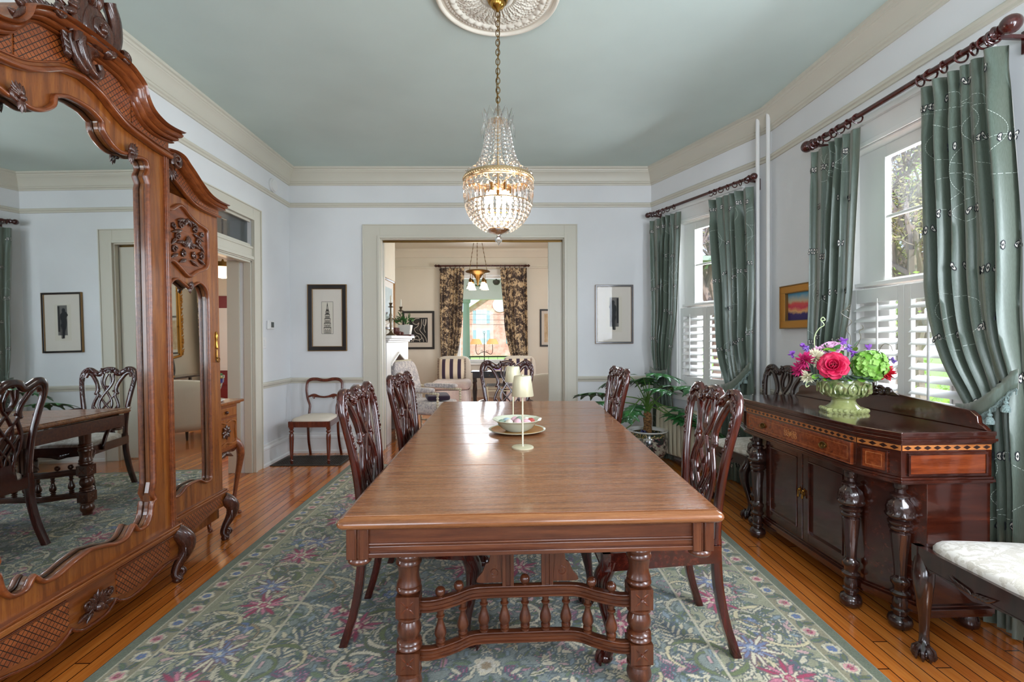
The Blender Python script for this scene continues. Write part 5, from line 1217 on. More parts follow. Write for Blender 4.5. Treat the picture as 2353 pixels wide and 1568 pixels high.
# body
mb = MB(); mb.hprism([(-.655, -.215), (-.655, -.50), (-.43, -.60), (.43, -.60), (.655, -.50), (.655, -.215)], .13, .662); obj('cabinet_body', mb, MAT['sideboard_wood'], sbd, sm=0, bevel=.002)
mb = MB()
for ins, z0, z1 in ((-.010, .125, .135), (-.022, .10, .125), (-.012, .085, .10)): mb.hprism([(-.655+ins, -.215), (-.655+ins, -.50+ins), (-.43+ins*.3, -.60+ins), (.43-ins*.3, -.60+ins), (.655-ins, -.50+ins), (.655-ins, -.215)], z0, z1)
obj('base_moulding', mb, MAT['sideboard_wood'], sbd, sm=0, bevel=.002)
for s in (-1, 1):
    x0, x1 = sorted((s*.004, s*.36)); mb = MB()
    mb.box((x0, -.618, .15), (x0+.045, -.60, .655)); mb.box((x1-.045, -.618, .15), (x1, -.60, .655)); mb.box((x0+.045, -.618, .15), (x1-.045, -.60, .20)); mb.box((x0+.045, -.618, .605), (x1-.045, -.60, .655)); mb.box((x0+.045, -.608, .2), (x1-.045, -.60, .605))
    for a, b, c, d in ((x0+.045, x1-.045, .2, .207), (x0+.045, x1-.045, .598, .605), (x0+.045, x0+.052, .2, .605), (x1-.052, x1-.045, .2, .605)): mb.box((a, -.623, c), (b, -.608, d))
    dd = obj('door', mb, MAT['sideboard_wood'], sbd, sm=0, bevel=.002)
    mb = MB(); mb.ball((s*.018, -.626, .43), .007, 8, 6); mb.lathe([(.002, .385), (.007, .39), (.005, .405), (.003, .42), (.006, .428)], 10, (s*.018, -.632, 0)); mb.lobe((s*.018, -.62, .40), (s*.018, -.62, .45), .018, .004); obj('drop_pull', mb, MAT['brass'], dd, sm=50)
CP = [(.030, 0), (.044, .012), (.048, .032), (.042, .052), (.026, .062), (.026, .072), (.034, .078), (.034, .086), (.026, .092), (.030, .115), (.024, .14), (.036, .150), (.038, .16), (.026, .17), (.028, .19), (.036, .20), (.036, .215), (.024, .225), (.022, .24), (.028, .32), (.036, .40), (.038, .425), (.030, .432), (.042, .440), (.044, .450), (.036, .458), (.046, .466), (.047, .476), (.034, .484), (.048, .492), (.056, .500), (.058, .507), (.050, .515), (.052, .535), (.046, .560), (.032, .575), (.028, .582), (.038, .588), (.038, .596), (.022, .604), (.020, .618), (.028, .626), (.026, .650), (.034, .656), (.034, .662)]
def flute(a, i, z):
    if .235 < z < .41: return 1-.10*abs(math.sin(a*4))
    if .512 < z < .57: return 1+.06*math.sin(a*10+z*60)
    return 1
for x, y in ((-.405, -.648), (.405, -.648), (-.585, -.560), (.585, -.560)):
    mb = MB(); mb.lathe(CP, 40, (x, y, 0), fn=flute)
    for k in range(12): a = k*PI/6; mb.lobe((x+.050*math.cos(a), y+.050*math.sin(a), .512), (x+.040*math.cos(a+.3), y+.040*math.sin(a+.3), .566), .016, .010, up=(math.cos(a), math.sin(a), 0))
    mb.box((x-.03, y-.03, .662), (x+.03, y+.03, .668)); obj('turned_column', mb, MAT['ebony'], sbd, sm=50)
for s in (-1, 1):
    mb = MB(); mb.lathe([(.024, 0), (.036, .01), (.040, .03), (.034, .055), (.024, .085)], 24, (s*.60, -.255, 0)); obj('bun_foot', mb, MAT['ebony'], sbd, sm=50)
mb = MB(); mb.prism([(-.66, .888), (.66, .888), (.64, .905), (.62, .915), (.615, .945), (.585, .965), (.30, .985), (.14, 1.0), (-.14, 1.0), (-.30, .985), (-.585, .965), (-.615, .945), (-.62, .915), (-.64, .905)], -.235, -.212); obj('backsplash', mb, MAT['sideboard_wood'], sbd, sm=0, bevel=.003)
mb = MB()
for k in range(13): a = PI*k/12; mb.lobe((0, -.235, .985), (.085*math.cos(a), -.245, .985+.085*math.sin(a)), .034, .035)
for s in (-1, 1):
    for cx, r in ((.10, .028), (.15, .02)): q = spiral(s*cx, 1.0, .004, r, 0, s*1.4, 16); mb.tube([(x, -.242, z) for x, z in q], .009, 7)
    mb.lobe((s*.12, -.24, 1.0), (s*.22, -.24, .985), .03, .02)
mb.ball((0, -.25, 1.01), .03, 10, 8); obj('carved_crest', mb, MAT['ebony'], sbd, sm=60)

# ---------------------------------------------------------------- urn and flowers
UX, UY = 1.845, 2.625
t = thing('footed_urn', 'green glazed footed urn with scalloped relief on the sideboard', 'urn', (UX, UY, .8885), .3)
mb = MB(); 
for z0, z1, r in ((0, .018, .118), (.018, .024, .108)): mb.hprism([(r*math.cos(a*PI/3), r*.92*math.sin(a*PI/3)) for a in range(6)], z0, z1)
for k in range(24): a = k*2*PI/24; rr = .112*math.cos(PI/6)/math.cos(((a % (PI/3))-PI/6)); mb.ball((rr*math.cos(a), rr*.92*math.sin(a), .012), .012, 6, 5, mi=0)
mb.lathe([(.088, .022), (.078, .03), (.062, .045), (.055, .062), (.058, .066), (.06, .072)], 24, cap=False); obj('foot', mb, MAT['majolica_pale'], t, sm=50)
mb = MB(); mb.lathe([(.05, .070), (.085, .080), (.108, .10), (.116, .125), (.115, .15), (.105, .17), (.107, .178), (.104, .182), (.095, .178), (.098, .15), (.0, .13)], 60, fn=lambda a, i, z: 1+.035*abs(math.cos(a*6))*(1 if .09 < z < .16 else .2))
for k in range(12):
    a = k*PI/6; c, s = math.cos(a), math.sin(a)
    P = [( .121*c*1.0+q*s, .121*s-q*c, z) for q, z in ((-.020, .105), (-.024, .13), (-.014, .152), (0, .160), (.014, .152), (.024, .13), (.020, .105))]; mb.tube(cr(P, 3), .005, 6)
    mb.lobe((.122*c, .122*s, .115), (.122*c, .122*s, .148), .018, .012, up=(c, s, 0)); mb.lobe((.10*c, .10*s, .086), (.119*c, .119*s, .112), .016, .01, up=(c, s, 0))
obj('bowl', mb, MAT['majolica'], t, sm=50)
fa = thing('flower_arrangement', 'mixed bouquet of pink rose, green hydrangea, magenta and violet flowers filling the green urn', 'flowers', (UX, UY, 1.09), 0)
# basis facing the room: r = right as seen from the room centre, f = toward the viewer
FD = Vector((-1.845, -2.625, 0)).normalized(); FR = Vector((-FD.y, FD.x, 0))
def fp(a, b, c): return FR*a+FD*b+Vector((0, 0, c))   # right, forward, up
def stem(mb, p0, p1, r=.0018, bend=.02, mi=0):
    p0, p1 = Vector(p0), Vector(p1); m = (p0+p1)/2+Vector((0, 0, bend)); mb.tube([tuple(p0), tuple((p0+m)/2+Vector((0, 0, bend*.3))), tuple(m), tuple((m+p1)/2+Vector((0, 0, bend*.3))), tuple(p1)], r, 5, mi)
def petal(mb, c, d, nrm, L, w, cup=.3, mi=0, nu=4, nv=4, tip=.7, curl=0.0):
    c, d, n = Vector(c), Vector(d).normalized(), Vector(nrm).normalized(); s = d.cross(n).normalized()
    def f(u, v):
        x = (u-.5)*2; hw = w*.5*math.sin(PI*min(.97, .12+.80*v))**tip; return tuple(c+d*(L*v)+s*(x*hw)+n*(cup*w*(x*x)*.5*math.sin(PI*v*.9)+curl*L*v*v))
    mb.grid(f, nu, nv, mi)
def rose(c, r, col, axis):
    mb = MB(); ax = Vector(axis).normalized(); o = ax.orthogonal().normalized(); o2 = ax.cross(o); RR = random.Random(1)
    for ring_, (n, R0, L, op) in enumerate(((3, .10, .55, .15), (4, .16, .62, .32), (5, .22, .70, .60), (6, .28, .78, .95), (7, .32, .85, 1.3))):
        for k in range(n):
            a = 2*PI*k/n+ring_*.7; rad = o*math.cos(a)+o2*math.sin(a); d = ax*math.cos(op)+rad*math.sin(op); nn = ax*math.sin(op)-rad*math.cos(op)
            petal(mb, Vector(c)+rad*r*R0*.6, d, nn, r*L, r*(.55+.14*ring_), .5, nu=6, nv=6, tip=.5, curl=-.18 if ring_ > 2 else .12)
    return mb
o = obj('rose', rose(fp(-.045, .115, .050), .072, None, fp(-.1, 1, .35)), MAT['rose'], fa, sm=60, solid=.001)
mb = rose(fp(-.055, .02, .135), .060, None, fp(-.1, .5, 1)); obj('pale_rose', mb, MAT['pink_petal'], fa, sm=60, solid=.001)
mb = MB(); c = fp(.115, .055, .055)
RR = random.Random(8)
for i in range(150):
    th = RR.random()*2*PI; ph = math.acos(1-1.7*RR.random()); n = (FR*math.sin(ph)*math.cos(th)+Vector((0, 0, 1))*math.sin(ph)*math.sin(th)*.95+FD*math.cos(ph)); q = c+n*.078*(.92+.12*RR.random()); o1 = n.orthogonal().normalized(); o2 = n.cross(o1); a0 = RR.random()*6
    for k in range(4): a = a0+k*PI/2; petal(mb, q, o1*math.cos(a)+o2*math.sin(a)+n*.35, n, .017, .017, .4, nu=3, nv=3)
obj('hydrangea', mb, MAT['hydrangea'], fa, sm=60)
mb = MB(); mb.ball(tuple(c), .070, 14, 10); obj('hydrangea_core', mb, MAT['lime'], fa)
def spiky(nm, c, r, mat, axis, n=60, w=.012, seed=1):
    mb = MB(); RR = random.Random(seed); ax = Vector(axis).normalized()
    for i in range(n):
        v = Vector((RR.gauss(0, 1), RR.gauss(0, 1), RR.gauss(0, 1))).normalized(); v = (v+ax*.7).normalized(); mb.lobe(tuple(Vector(c)+v*.008), tuple(Vector(c)+v*r*(.75+.3*RR.random())), w, w*.3, up=tuple(v.orthogonal()), seg=4, rings=3)
    return obj(nm, mb, MAT[mat], fa, sm=60)
spiky('dahlia', fp(-.175, .085, .075), .062, 'magenta', fp(-.3, 1, .3), 70, seed=2); spiky('dahlia', fp(-.20, .06, .025), .055, 'magenta', fp(-.6, 1, -.2), 60, seed=3)
spiky('cream_dahlia', fp(-.125, .075, .088), .060, 'cream_petal', fp(0, .8, .6), 60, .014, seed=4); spiky('cream_dahlia', fp(-.165, .09, -.01), .045, 'cream_petal', fp(-.2, 1, -.5), 40, seed=5)
spiky('red_bloom', fp(.175, .04, .02), .055, 'red_petal', fp(.6, 1, -.1), 40, .022, seed=6); spiky('red_bloom', fp(-.14, .02, .11), .035, 'rose_dark', fp(0, .5, 1), 26, .02, seed=7)
for i, (a, b, cc, m) in enumerate(((-.19, .02, .15, 'violet'), (-.12, .03, .135, 'pink_petal'), (.02, .04, .145, 'lavender'), (.04, .06, .12, 'violet'), (.205, .02, .085, 'lavender'), (.0, .03, .185, 'violet'), (-.245, .0, .105, 'violet'), (.0, .09, .10, 'lavender'), (.11, .01, .145, 'violet'), (-.17, .04, .135, 'lavender'))):
    mb = MB(); RR = random.Random(20+i); c = fp(a, b, cc)
    for k in range(12): v = Vector((RR.gauss(0, 1), RR.gauss(0, 1), RR.gauss(0, 1.2))).normalized(); mb.lobe(tuple(c), tuple(c+v*.026), .014, .005, up=tuple(v.orthogonal()), seg=5, rings=3)
    stem(mb, fp(a*.3, b*.5, -.01), tuple(c), .0018, .01, 1); obj('violet_sprig', mb, [MAT[m], MAT['stem_green']], fa, sm=60)
mb = MB(); RR = random.Random(11)
for i in range(46):
    a = (RR.random()-.5)*.30; b = RR.random()*.10; cc = .03+RR.random()*.12; c = fp(a, b, cc); v = Vector((RR.gauss(0, 1), RR.gauss(0, 1), RR.gauss(.5, .6))).normalized(); petal(mb, c, v, v.orthogonal(), .040, .022, .3, mi=RR.choice((0, 0, 1)))
for i in range(16):
    a = (i/15-.5)*.34; c = fp(a*.6, .06, .0); petal(mb, c, fp(a*1.2, .5, -.05-.15*RR.random()), fp(0, .3, 1), .085, .05, .3, mi=2 if i % 3 else 0)
obj('leaves', mb, [MAT['lime'], MAT['leaf_small'], MAT['leaf_grey']], fa, sm=60)
mb = MB()
for P in ([(.02, .02, .10), (.03, .02, .20), (.012, .02, .25), (.035, .02, .29), (-.012, .02, .335), (.01, .02, .355), (.03, .02, .36), (.022, .02, .345), (.012, .02, .358), (.03, .02, .38)], [(.05, .03, .14), (.075, .03, .20), (.068, .03, .235), (.085, .03, .25), (.08, .03, .27)], [(.14, .02, .10), (.17, .02, .165), (.20, .02, .16), (.21, .02, .13)]): mb.tube([tuple(fp(*p)) for p in cr(P, 5)], .0018, 5)
obj('twig', mb, MAT['twig'], fa, sm=60)
mb = MB()
for P in ([(-.13, .02, .10), (-.135, .02, .20), (-.115, .02, .25), (-.09, .02, .272), (-.105, .02, .30), (-.095, .02, .315), (-.085, .02, .30), (-.1, .02, .295)], [(-.05, .1, .0), (-.16, .09, -.04), (-.17, .09, -.07), (-.155, .09, -.06)]): mb.tube([tuple(fp(*p)) for p in cr(P, 5)], .0026, 5)
obj('tendril', mb, MAT['tendril'], fa, sm=60)
# ---------------------------------------------------------------- drapes, poles
def drape(O, u, top, mid, tie, bot, label, n, seed, outer, ztop=2.58, zmid=1.63, y0=-.115, amp=.030, mat='silk', grp='green silk drapes at the bay windows', zb=.012, deco=True):
    # top/mid/bot = (sL, sR); tie = (sL, sR, zL, zR); outer = +1 if the tie hook is at the sR side
    t = thing('drape', label, 'curtain', (O[0], O[1], 0), ang(u), grp); RR = random.Random(seed); ph0 = RR.random()*6
    VT = .60
    def P(uu, v):
        if v <= VT:
            q = v/VT; zt = tie[2]+(tie[3]-tie[2])*uu; z = ztop+(zt-ztop)*q; w = q
            km = (ztop-zmid)/(ztop-(tie[2]+tie[3])/2)
            if q < km: r = q/km; r2 = r*r*(3-2*r)*.4+r*.6; sl = top[0]+(mid[0]-top[0])*r2; sr = top[1]+(mid[1]-top[1])*r2
            else: r = (q-km)/(1-km); e = r**1.5; sl = mid[0]+(tie[0]-mid[0])*(e if tie[0] > mid[0] else r); sr = mid[1]+(tie[1]-mid[1])*(e if tie[1] < mid[1] else r)
        else:
            q = (v-VT)/(1-VT); zt = tie[2]+(tie[3]-tie[2])*uu; z = zt+(zb-zt)*q; e = min(1, q*2.2); e = e*e*(3-2*e); sl = tie[0]+(bot[0]-tie[0])*e; sr = tie[1]+(bot[1]-tie[1])*e
        k = uu+.035*math.sin(uu*7+ph0)+.014*math.sin(v*5+uu*11); a = amp*(.80+.45*math.sin(uu*9+ph0*2))
        nearT = math.exp(-((v-VT)/.05)**2); a *= 1-.45*nearT; pin = math.exp(-((v-.045)/.03)**2); a *= 1-.35*pin
        y = y0-.006+a*math.sin(2*PI*n*k+ph0)+a*.35*math.sin(4*PI*n*k+ph0*2+v*2)*(1-pin)
        y -= .018*math.exp(-((v-VT+.10)/.09)**2)
        return (sl+(sr-sl)*uu+.004*math.sin(2*PI*n*k*2+1), y, z)
    mb = MB(); NU = n*14; mb.grid(P, NU, 90, 0)
    if deco:
        def fr3(uu, v):
            e = 1e-3; p = Vector(P(uu, v)); du = Vector(P(min(1, uu+e), v))-Vector(P(max(0, uu-e), v)); dv = Vector(P(uu, min(1, v+e)))-Vector(P(uu, max(0, v-e))); nn = du.cross(dv); nn.normalize()
            if nn.y > 0: nn = -nn
            return p+nn*.0022, du.normalized(), dv.normalized(), nn
        Wf = (top[1]-top[0])*1.7; Hf = ztop
        for k in range(int(5+Wf*7)):
            x, y = RR.random()*Wf, RR.random()*Hf; a = RR.random()*6.28; kc = RR.uniform(-16, 16); pts = []
            for i in range(150):
                pts.append((x/Wf, 1-y/Hf)); a += kc*.011
                if i % 32 == 31: kc = RR.choice((-1, 1))*RR.uniform(5, 17)
                x += math.cos(a)*.011; y += math.sin(a)*.011
            for i in range(0, 149):
                (u0, v0), (u1, v1) = pts[i], pts[i+1]
                if not (0.01 < u0 < .99 and .02 < v0 < .98 and .01 < u1 < .99 and .02 < v1 < .98): continue
                p, _, _, nn = fr3(u0, v0); q, _, _, _ = fr3(u1, v1); d = q-p
                if d.length < 1e-5: continue
                q = p+d*.72; s = d.cross(nn).normalized()*.0010; mb.add([p-s, q-s, q+s, p+s], [(0, 1, 2, 3)], 1)
        for j in range(9):
            for i in range(int(Wf/.17)+1):
                uu = (i+.35+.5*(j % 2))*.17/Wf+RR.uniform(-.02, .02); v = (j+.4)/9+RR.uniform(-.015, .015)
                if not (.03 < uu < .97 and .02 < v < .97): continue
                for k in range(8):
                    ox = (k % 4-1.5)*.0165; oz = (-.004 if k < 4 else .004)+RR.uniform(-.002, .002); p, du, dv, nn = fr3(min(.99, max(.01, uu+ox/Wf)), v+oz/Hf)
                    dn = Vector((0, 0, 1)); a = PI/2*RR.uniform(.5, 1.1)*(-1 if k < 4 else 1); d = (du*math.cos(a)+dn*math.sin(a)).normalized(); s = d.cross(nn).normalized()
                    for L, w, off, m in ((.027, .0088, 0, 2), (.022, .0050, .0010, 3), (.012, .0026, .0018, 2)):
                        b = p+nn*off; mb.add([b, b+d*L*.35-s*w, b+d*L*.75-s*w*.8, b+d*L, b+d*L*.75+s*w*.8, b+d*L*.35+s*w], [(0, 1, 2, 3, 4, 5)], m)
    obj('drape_panel', mb, [MAT[mat], MAT['silk_thread'], MAT['thread_dark'], MAT['thread_white']], t, sm=80)
    # tie-back band with fringe and tassels
    mb = MB(); w = .085 if outer > 0 else .05; N = 28
    def band(uu, q):
        a = Vector(P(uu, VT)); sag = -.05*math.sin(PI*uu)*(1 if w > .06 else .6)
        return (a.x+(-.014 if uu < .02 else (.01 if uu > .98 else 0)), y0-.052-.022*math.sin(PI*uu), a.z+.03+sag-w*q)
    mb.grid(band, N, 4, 0); tb_ = obj('tieback', mb, MAT[mat], t, sm=70, solid=.006)
    if deco:
        mb = MB()
        for i in range(70):
            uu = .01+.98*i/69; p = band(uu, 1); mb.tube([(p[0], p[1]-.003, p[2]+.006), (p[0]+.002*(i % 2), p[1]-.005, p[2]-.020)], .0028, 4)
        mb.strand([(band(i/20, 1)[0], band(i/20, 1)[1]-.004, band(i/20, 1)[2]) for i in range(21)], .010, .006); obj('fringe', mb, MAT['fringe_green'], t, sm=60)
        for i in range(5 if w > .06 else 3):
            uu = .10+.2*i; p = band(uu, 1); mb = MB(); mb.lathe([(.016, -.062), (.017, -.05), (.011, -.034), (.006, -.030), (.010, -.024), (.009, -.018), (.003, -.012), (.003, 0)], 12, (p[0], p[1]-.008, p[2]-.006), fn=lambda a, i, z: 1+.08*math.sin(a*7)); obj('tassel', mb, MAT['fringe_green'], t, sm=60)
    return t
DA, DB_ = A, DU
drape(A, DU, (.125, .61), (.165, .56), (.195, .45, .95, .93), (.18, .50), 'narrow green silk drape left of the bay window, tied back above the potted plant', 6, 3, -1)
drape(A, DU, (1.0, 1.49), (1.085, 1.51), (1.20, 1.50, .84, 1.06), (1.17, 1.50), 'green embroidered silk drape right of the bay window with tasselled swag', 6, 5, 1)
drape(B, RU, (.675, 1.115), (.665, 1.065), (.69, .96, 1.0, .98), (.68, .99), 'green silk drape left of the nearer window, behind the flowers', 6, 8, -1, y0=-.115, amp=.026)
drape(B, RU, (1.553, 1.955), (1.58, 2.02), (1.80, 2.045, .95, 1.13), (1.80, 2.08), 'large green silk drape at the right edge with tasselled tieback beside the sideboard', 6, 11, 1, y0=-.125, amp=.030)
def pole(O, u, s0, s1, z, y, label, rings, r=.016, fin=.040, mat='red_rod', style=0):
    t = thing('curtain_rod', label, 'curtain rod', lw(O, u, 0, 0), ang(u))
    mb = MB(); mb.tube([(s0, y, z), ((s0+s1)/2, y, z), (s1, y, z)], r, 16); obj('pole', mb, MAT[mat], t)
    for s, sg in ((s0, -1), (s1, 1)):
        mb = MB(); pr = [(r*1.05, -.09), (r*1.5, -.085), (r*1.5, -.078), (r*1.1, -.072), (r*1.6, -.064), (r*1.9, -.058), (r*1.6, -.052), (r*1.1, -.046), (r*1.5, -.040), (r*1.5, -.034), (r*.9, -.030)]
        pr = [(a, b*fin/.04) for a, b in pr]; cc = .0 if style == 0 else 0
        pr += [(max(.0005, fin*math.sin(PI*k/10)), -.030*fin/.04+fin-.006-fin*math.cos(PI*k/10)) for k in range(1, 11)]
        if style: pr = pr[:11]+[(fin*.4, -.02), (fin, .005), (fin*.5, .03), (.001, .045)]
        mb.lathe(pr, 20, ax='x'); mb.V = [(s+sg*a-sg*.0, y+b, z+c) for a, b, c in mb.V]; obj('finial', mb, MAT[mat], t, sm=45)
    for s, sg in ((s0+.07, -1), (s1-.05, 1)):
        mb = MB(); mb.box((s-.010, y-.0, z-.03), (s+.010, -.0, z-.012)); mb.box((s-.014, -.012, z-.09), (s+.014, 0, z+.01)); mb.box((s-.013, y-.018, z-.024), (s+.013, y+.018, z-.012)); obj('bracket', mb, MAT[mat], t, sm=0, bevel=.003)
    for k, s in enumerate(rings):
        mb = MB(); rr = r*1.75; tl_ = (.35 if k % 2 else -.25)+.12*math.sin(k*5)
        P = [(s+rr*math.sin(tl_)*math.cos(a), y+rr*math.cos(a)*math.cos(tl_), z-rr*.45+rr*math.sin(a)) for a in [2*PI*i/22 for i in range(22)]]
        mb.tube(P, r*.30, 7, closed=True); obj('ring', mb, MAT[mat], t)
    return t
pole(A, DU, .10, 1.50, 2.655, -.125, 'reddish wooden curtain rod above the bay window', [.17, .21, .26, .30, .35, .42, .52, 1.02, 1.07, 1.14, 1.22, 1.30, 1.36, 1.43], r=.014, fin=.030)
pole(B, RU, .655, 1.985, 2.64, -.135, 'long reddish wooden curtain rod with ball finials above the nearer window', [.70, .73, .79, .85, .91, .97, 1.04, 1.12, 1.55, 1.61, 1.68, 1.77, 1.83, 1.88, 1.90, 1.92], r=.016, fin=.040)
# ---------------------------------------------------------------- ceiling medallion and chandelier
CX, CY = -.042, 2.71
t = thing('ceiling_medallion', 'round cream plaster acanthus medallion on the ceiling above the chandelier', 'ceiling medallion', (CX, CY, ZC))
mb = MB()
def med(u, v):
    r = .028+(.352-.028)*v; a = 2*PI*u; h = .012
    if r < .09: h = .020+.006*abs(math.sin(a*36))*(1 if r > .07 else 0)
    elif r < .105: h = .012
    elif r < .245:
        q = (r-.105)/.14; h = .020-.004*q+.010*abs(math.sin(a*16))**.6*math.sin(PI*min(1, q*1.2))+.0045*math.sin(a*48+math.sin(r*160)*1.5)*math.sin(r*210)
    elif r < .275: q = (r-.245)/.03; h = .022+.010*abs(math.sin(a*16))*math.sin(PI*q)
    elif r < .305: h = .012+.010*math.sin(PI*(r-.275)/.03)*(.7+.3*math.sin(a*90+r*180))
    elif r < .325: h = .010
    else: h = .024*math.sqrt(max(0, 1-((r-.336)/.0165)**2))+.002
    return (r*math.cos(a), r*math.sin(a), -h)
mb.grid(med, 480, 66, closed_u=True); obj('relief', mb, MAT['plaster'], t, sm=60)
ch = thing('chandelier', 'empire crystal basket chandelier with beaded strands hanging on a brass chain', 'chandelier', (CX, CY, 0))
mb = MB(); mb.lathe([(.0, ZC-.10), (.006, ZC-.098), (.010, ZC-.088), (.030, ZC-.078), (.040, ZC-.062), (.042, ZC-.050), (.052, ZC-.046), (.055, ZC-.036), (.058, ZC-.034), (.060, ZC-.022), (.060, ZC-.018)], 40); obj('ceiling_canopy', mb, MAT['brass'], ch, sm=50)
mb = MB(); zt, zb2 = ZC-.098, 2.535; n = 22; p = (zt-zb2)/n
for i in range(n):
    zc = zt-p*(i+.5); h = p*.72
    P = [((.011*math.cos(a)), 0, zc+h*math.sin(a)) for a in [2*PI*k/16 for k in range(16)]]
    if i % 2: P = [(0, x, z) for x, y, z in P]
    mb.tube(P, .0026, 6, closed=True)
mb.tube([(0.012, 0, zt), (.006, .006, zt-.2), (-.008, .006, zt-.4), (.0, 0, zb2)], .0022, 6); obj('chain', mb, MAT['old_brass'], ch)
mb = MB(); mb.tube([(0, 0, 2.535), (0, 0, 2.3), (0, 0, 2.13)], .007, 10); mb.lathe([(.008, 2.535), (.02, 2.525), (.045, 2.515), (.046, 2.508), (.01, 2.500)], 24); mb.lathe([(.174, 2.163), (.190, 2.163), (.194, 2.17), (.193, 2.192), (.189, 2.198), (.172, 2.198)], 72, cap=False)
for k in range(72): a = 2*PI*k/72; mb.ball((.194*math.cos(a), .194*math.sin(a), 2.180), .006, 6, 4, (1, 1, 1.4))
for k in range(6): a = 2*PI*k/6; mb.tube([(.01*math.cos(a), .01*math.sin(a), 2.15), (.178*math.cos(a), .178*math.sin(a), 2.170)], .003, 6)
mb.lathe([(.060, 1.905), (.062, 1.90), (.052, 1.893), (.02, 1.888), (.012, 1.88)], 36); mb.lathe([(.150, 1.985), (.153, 1.983), (.150, 1.981)], 60, cap=False); mb.lathe([(.178, 2.048), (.181, 2.045), (.178, 2.042)], 60, cap=False)
obj('frame', mb, MAT['pale_brass'], ch, sm=50)
def bead(mb, c, r, q=1.0): mb.ball(c, r, 7, 4, (1, 1, q))
cv = cr([(.050, 2.500), (.066, 2.44), (.074, 2.39), (.086, 2.33), (.102, 2.28), (.132, 2.235), (.168, 2.210), (.186, 2.200)], 12)
base_s = MB(); acc = 0; pv = cv[0]; nxt = 0
for q in cv[1:]:
    d = math.hypot(q[0]-pv[0], q[1]-pv[1]); acc += d; pv = q
    f = min(1, max(0, (2.5-q[1])/.3)); r = .0075+.0080*f
    if acc > nxt: bead(base_s, (q[0], 0, q[1]), r); nxt = acc+r*1.95
first = None
for k in range(22):
    if first is None: first = obj('crystal_strand', base_s, MAT['crystal'], ch, sm=0); o = first
    else: o = first.copy(); COL.objects.link(o)
    o.rotation_euler = (0, 0, 2*PI*k/22)
# crown of cut leaves and drops
mb = MB(); mb.lobe((.066, 0, 2.470), (.090, 0, 2.565), .050, .016, up=(1, 0, 0), seg=6); mb.lobe((.084, 0, 2.49), (.094, 0, 2.405), .024, .016, up=(1, 0, 0), seg=6); bead(mb, (.084, 0, 2.495), .006)
first = None
for k in range(12):
    if first is None: first = obj('crown_leaf', mb, MAT['crystal'], ch, sm=0); o = first
    else: o = first.copy(); COL.objects.link(o)
    o.rotation_euler = (0, 0, 2*PI*k/12)
mb = MB(); mb.X = Matrix.Translation((.184, 0, 2.08)) @ Matrix.Rotation(.10, 4, 'Y')
mb.lathe([(.003, -.040), (.011, -.034), (.0115, .022), (.006, .034), (.003, .038)], 6, fn=lambda a, i, z: 1.0); mb.X = None; bead(mb, (.187, 0, 2.135), .014); bead(mb, (.189, 0, 2.155), .009)
first = None
for k in range(34):
    if first is None: first = obj('crystal_prism', mb, MAT['crystal'], ch, sm=0); o = first
    else: o = first.copy(); COL.objects.link(o)
    o.rotation_euler = (0, 0, 2*PI*k/34)
rows = [(.177, 2.030, 36), (.171, 2.010, 34), (.162, 1.990, 32), (.150, 1.971, 30), (.136, 1.953, 28), (.120, 1.937, 24), (.102, 1.922, 20), (.082, 1.910, 16)]
for j, (r, z, n) in enumerate(rows):
    mb = MB()
    for k in range(n): a = 2*PI*(k+.5*(j % 2))/n; bead(mb, (r*math.cos(a), r*math.sin(a), z), .0125)
    obj('bead_ring', mb, MAT['crystal'], ch, sm=0)
mb = MB(); mb.lathe([(.062, 1.902), (.060, 1.893), (.035, 1.884), (.014, 1.876), (.012, 1.868)], 24, fn=lambda a, i, z: 1+.04*math.sin(12*a)); mb.ball((0, 0, 1.847), .021, 10, 6); mb.lobe((0, 0, 1.832), (0, 0, 1.815), .012, .012); obj('drop_finial', mb, MAT['crystal'], ch, sm=0)
for k in range(5):
    a = 2*PI*k/5+.3; x, y = .065*math.cos(a), .065*math.sin(a)
    mb = MB(); mb.lathe([(.001, 2.045), (.010, 2.055), (.015, 2.075), (.012, 2.095), (.008, 2.11)], 14, (x, y, 0)); b = obj('bulb', mb, MAT['bulb_glow'], ch)
    mb = MB(); mb.lathe([(.009, 2.108), (.009, 2.150)], 12, (x, y, 0)); mb.tube([(0, 0, 2.155), (x*.5, y*.5, 2.16), (x, y, 2.15)], .003, 6); obj('socket', mb, MAT['old_brass'], ch)
light('POINT', 'chandelier_light', (CX, CY, 2.02), 11, (1.0, .74, .50), radius=.10)
# ---------------------------------------------------------------- things on the dining table
TZ = .7652
def tlamp(x, y, label):
    t = thing('table_lamp', label, 'lamp', (x, y, TZ), 0, 'slim cordless lamps on the dining table')
    mb = MB(); mb.lathe([(.052, 0), (.053, .002), (.053, .007), (.050, .009), (.006, .010), (.0045, .014), (.0045, .335)], 40); obj('base', mb, MAT['champagne'], t)
    mb = MB(); mb.lathe([(.053, .252), (.054, .254), (.0415, .346), (.040, .350), (.006, .351), (.004, .356), (.0, .356)], 48, cap=False); mb.lathe([(.0525, .254), (.0395, .346)], 48, cap=False); obj('lamp_shade', mb, MAT['champagne'], t)
    return t
tlamp(.076, 2.33, 'nearer slim pale gold lamp on the dining table, in front of the bowl')
tlamp(.040, 3.08, 'farther slim pale gold lamp on the dining table, behind the bowl')
t = thing('charger_plate', 'large gold-toned plate with pale rim under the bowl of eggs', 'plate', (.058, 2.74, TZ))
mb = MB(); mb.lathe([(.0, .004), (.085, .004), (.09, .006), (.125, .010), (.155, .017), (.160, .019), (.162, .018), (.158, .014), (.12, .004), (.08, 0), (0, 0)], 64); obj('plate_body', mb, MAT['celadon'], t)
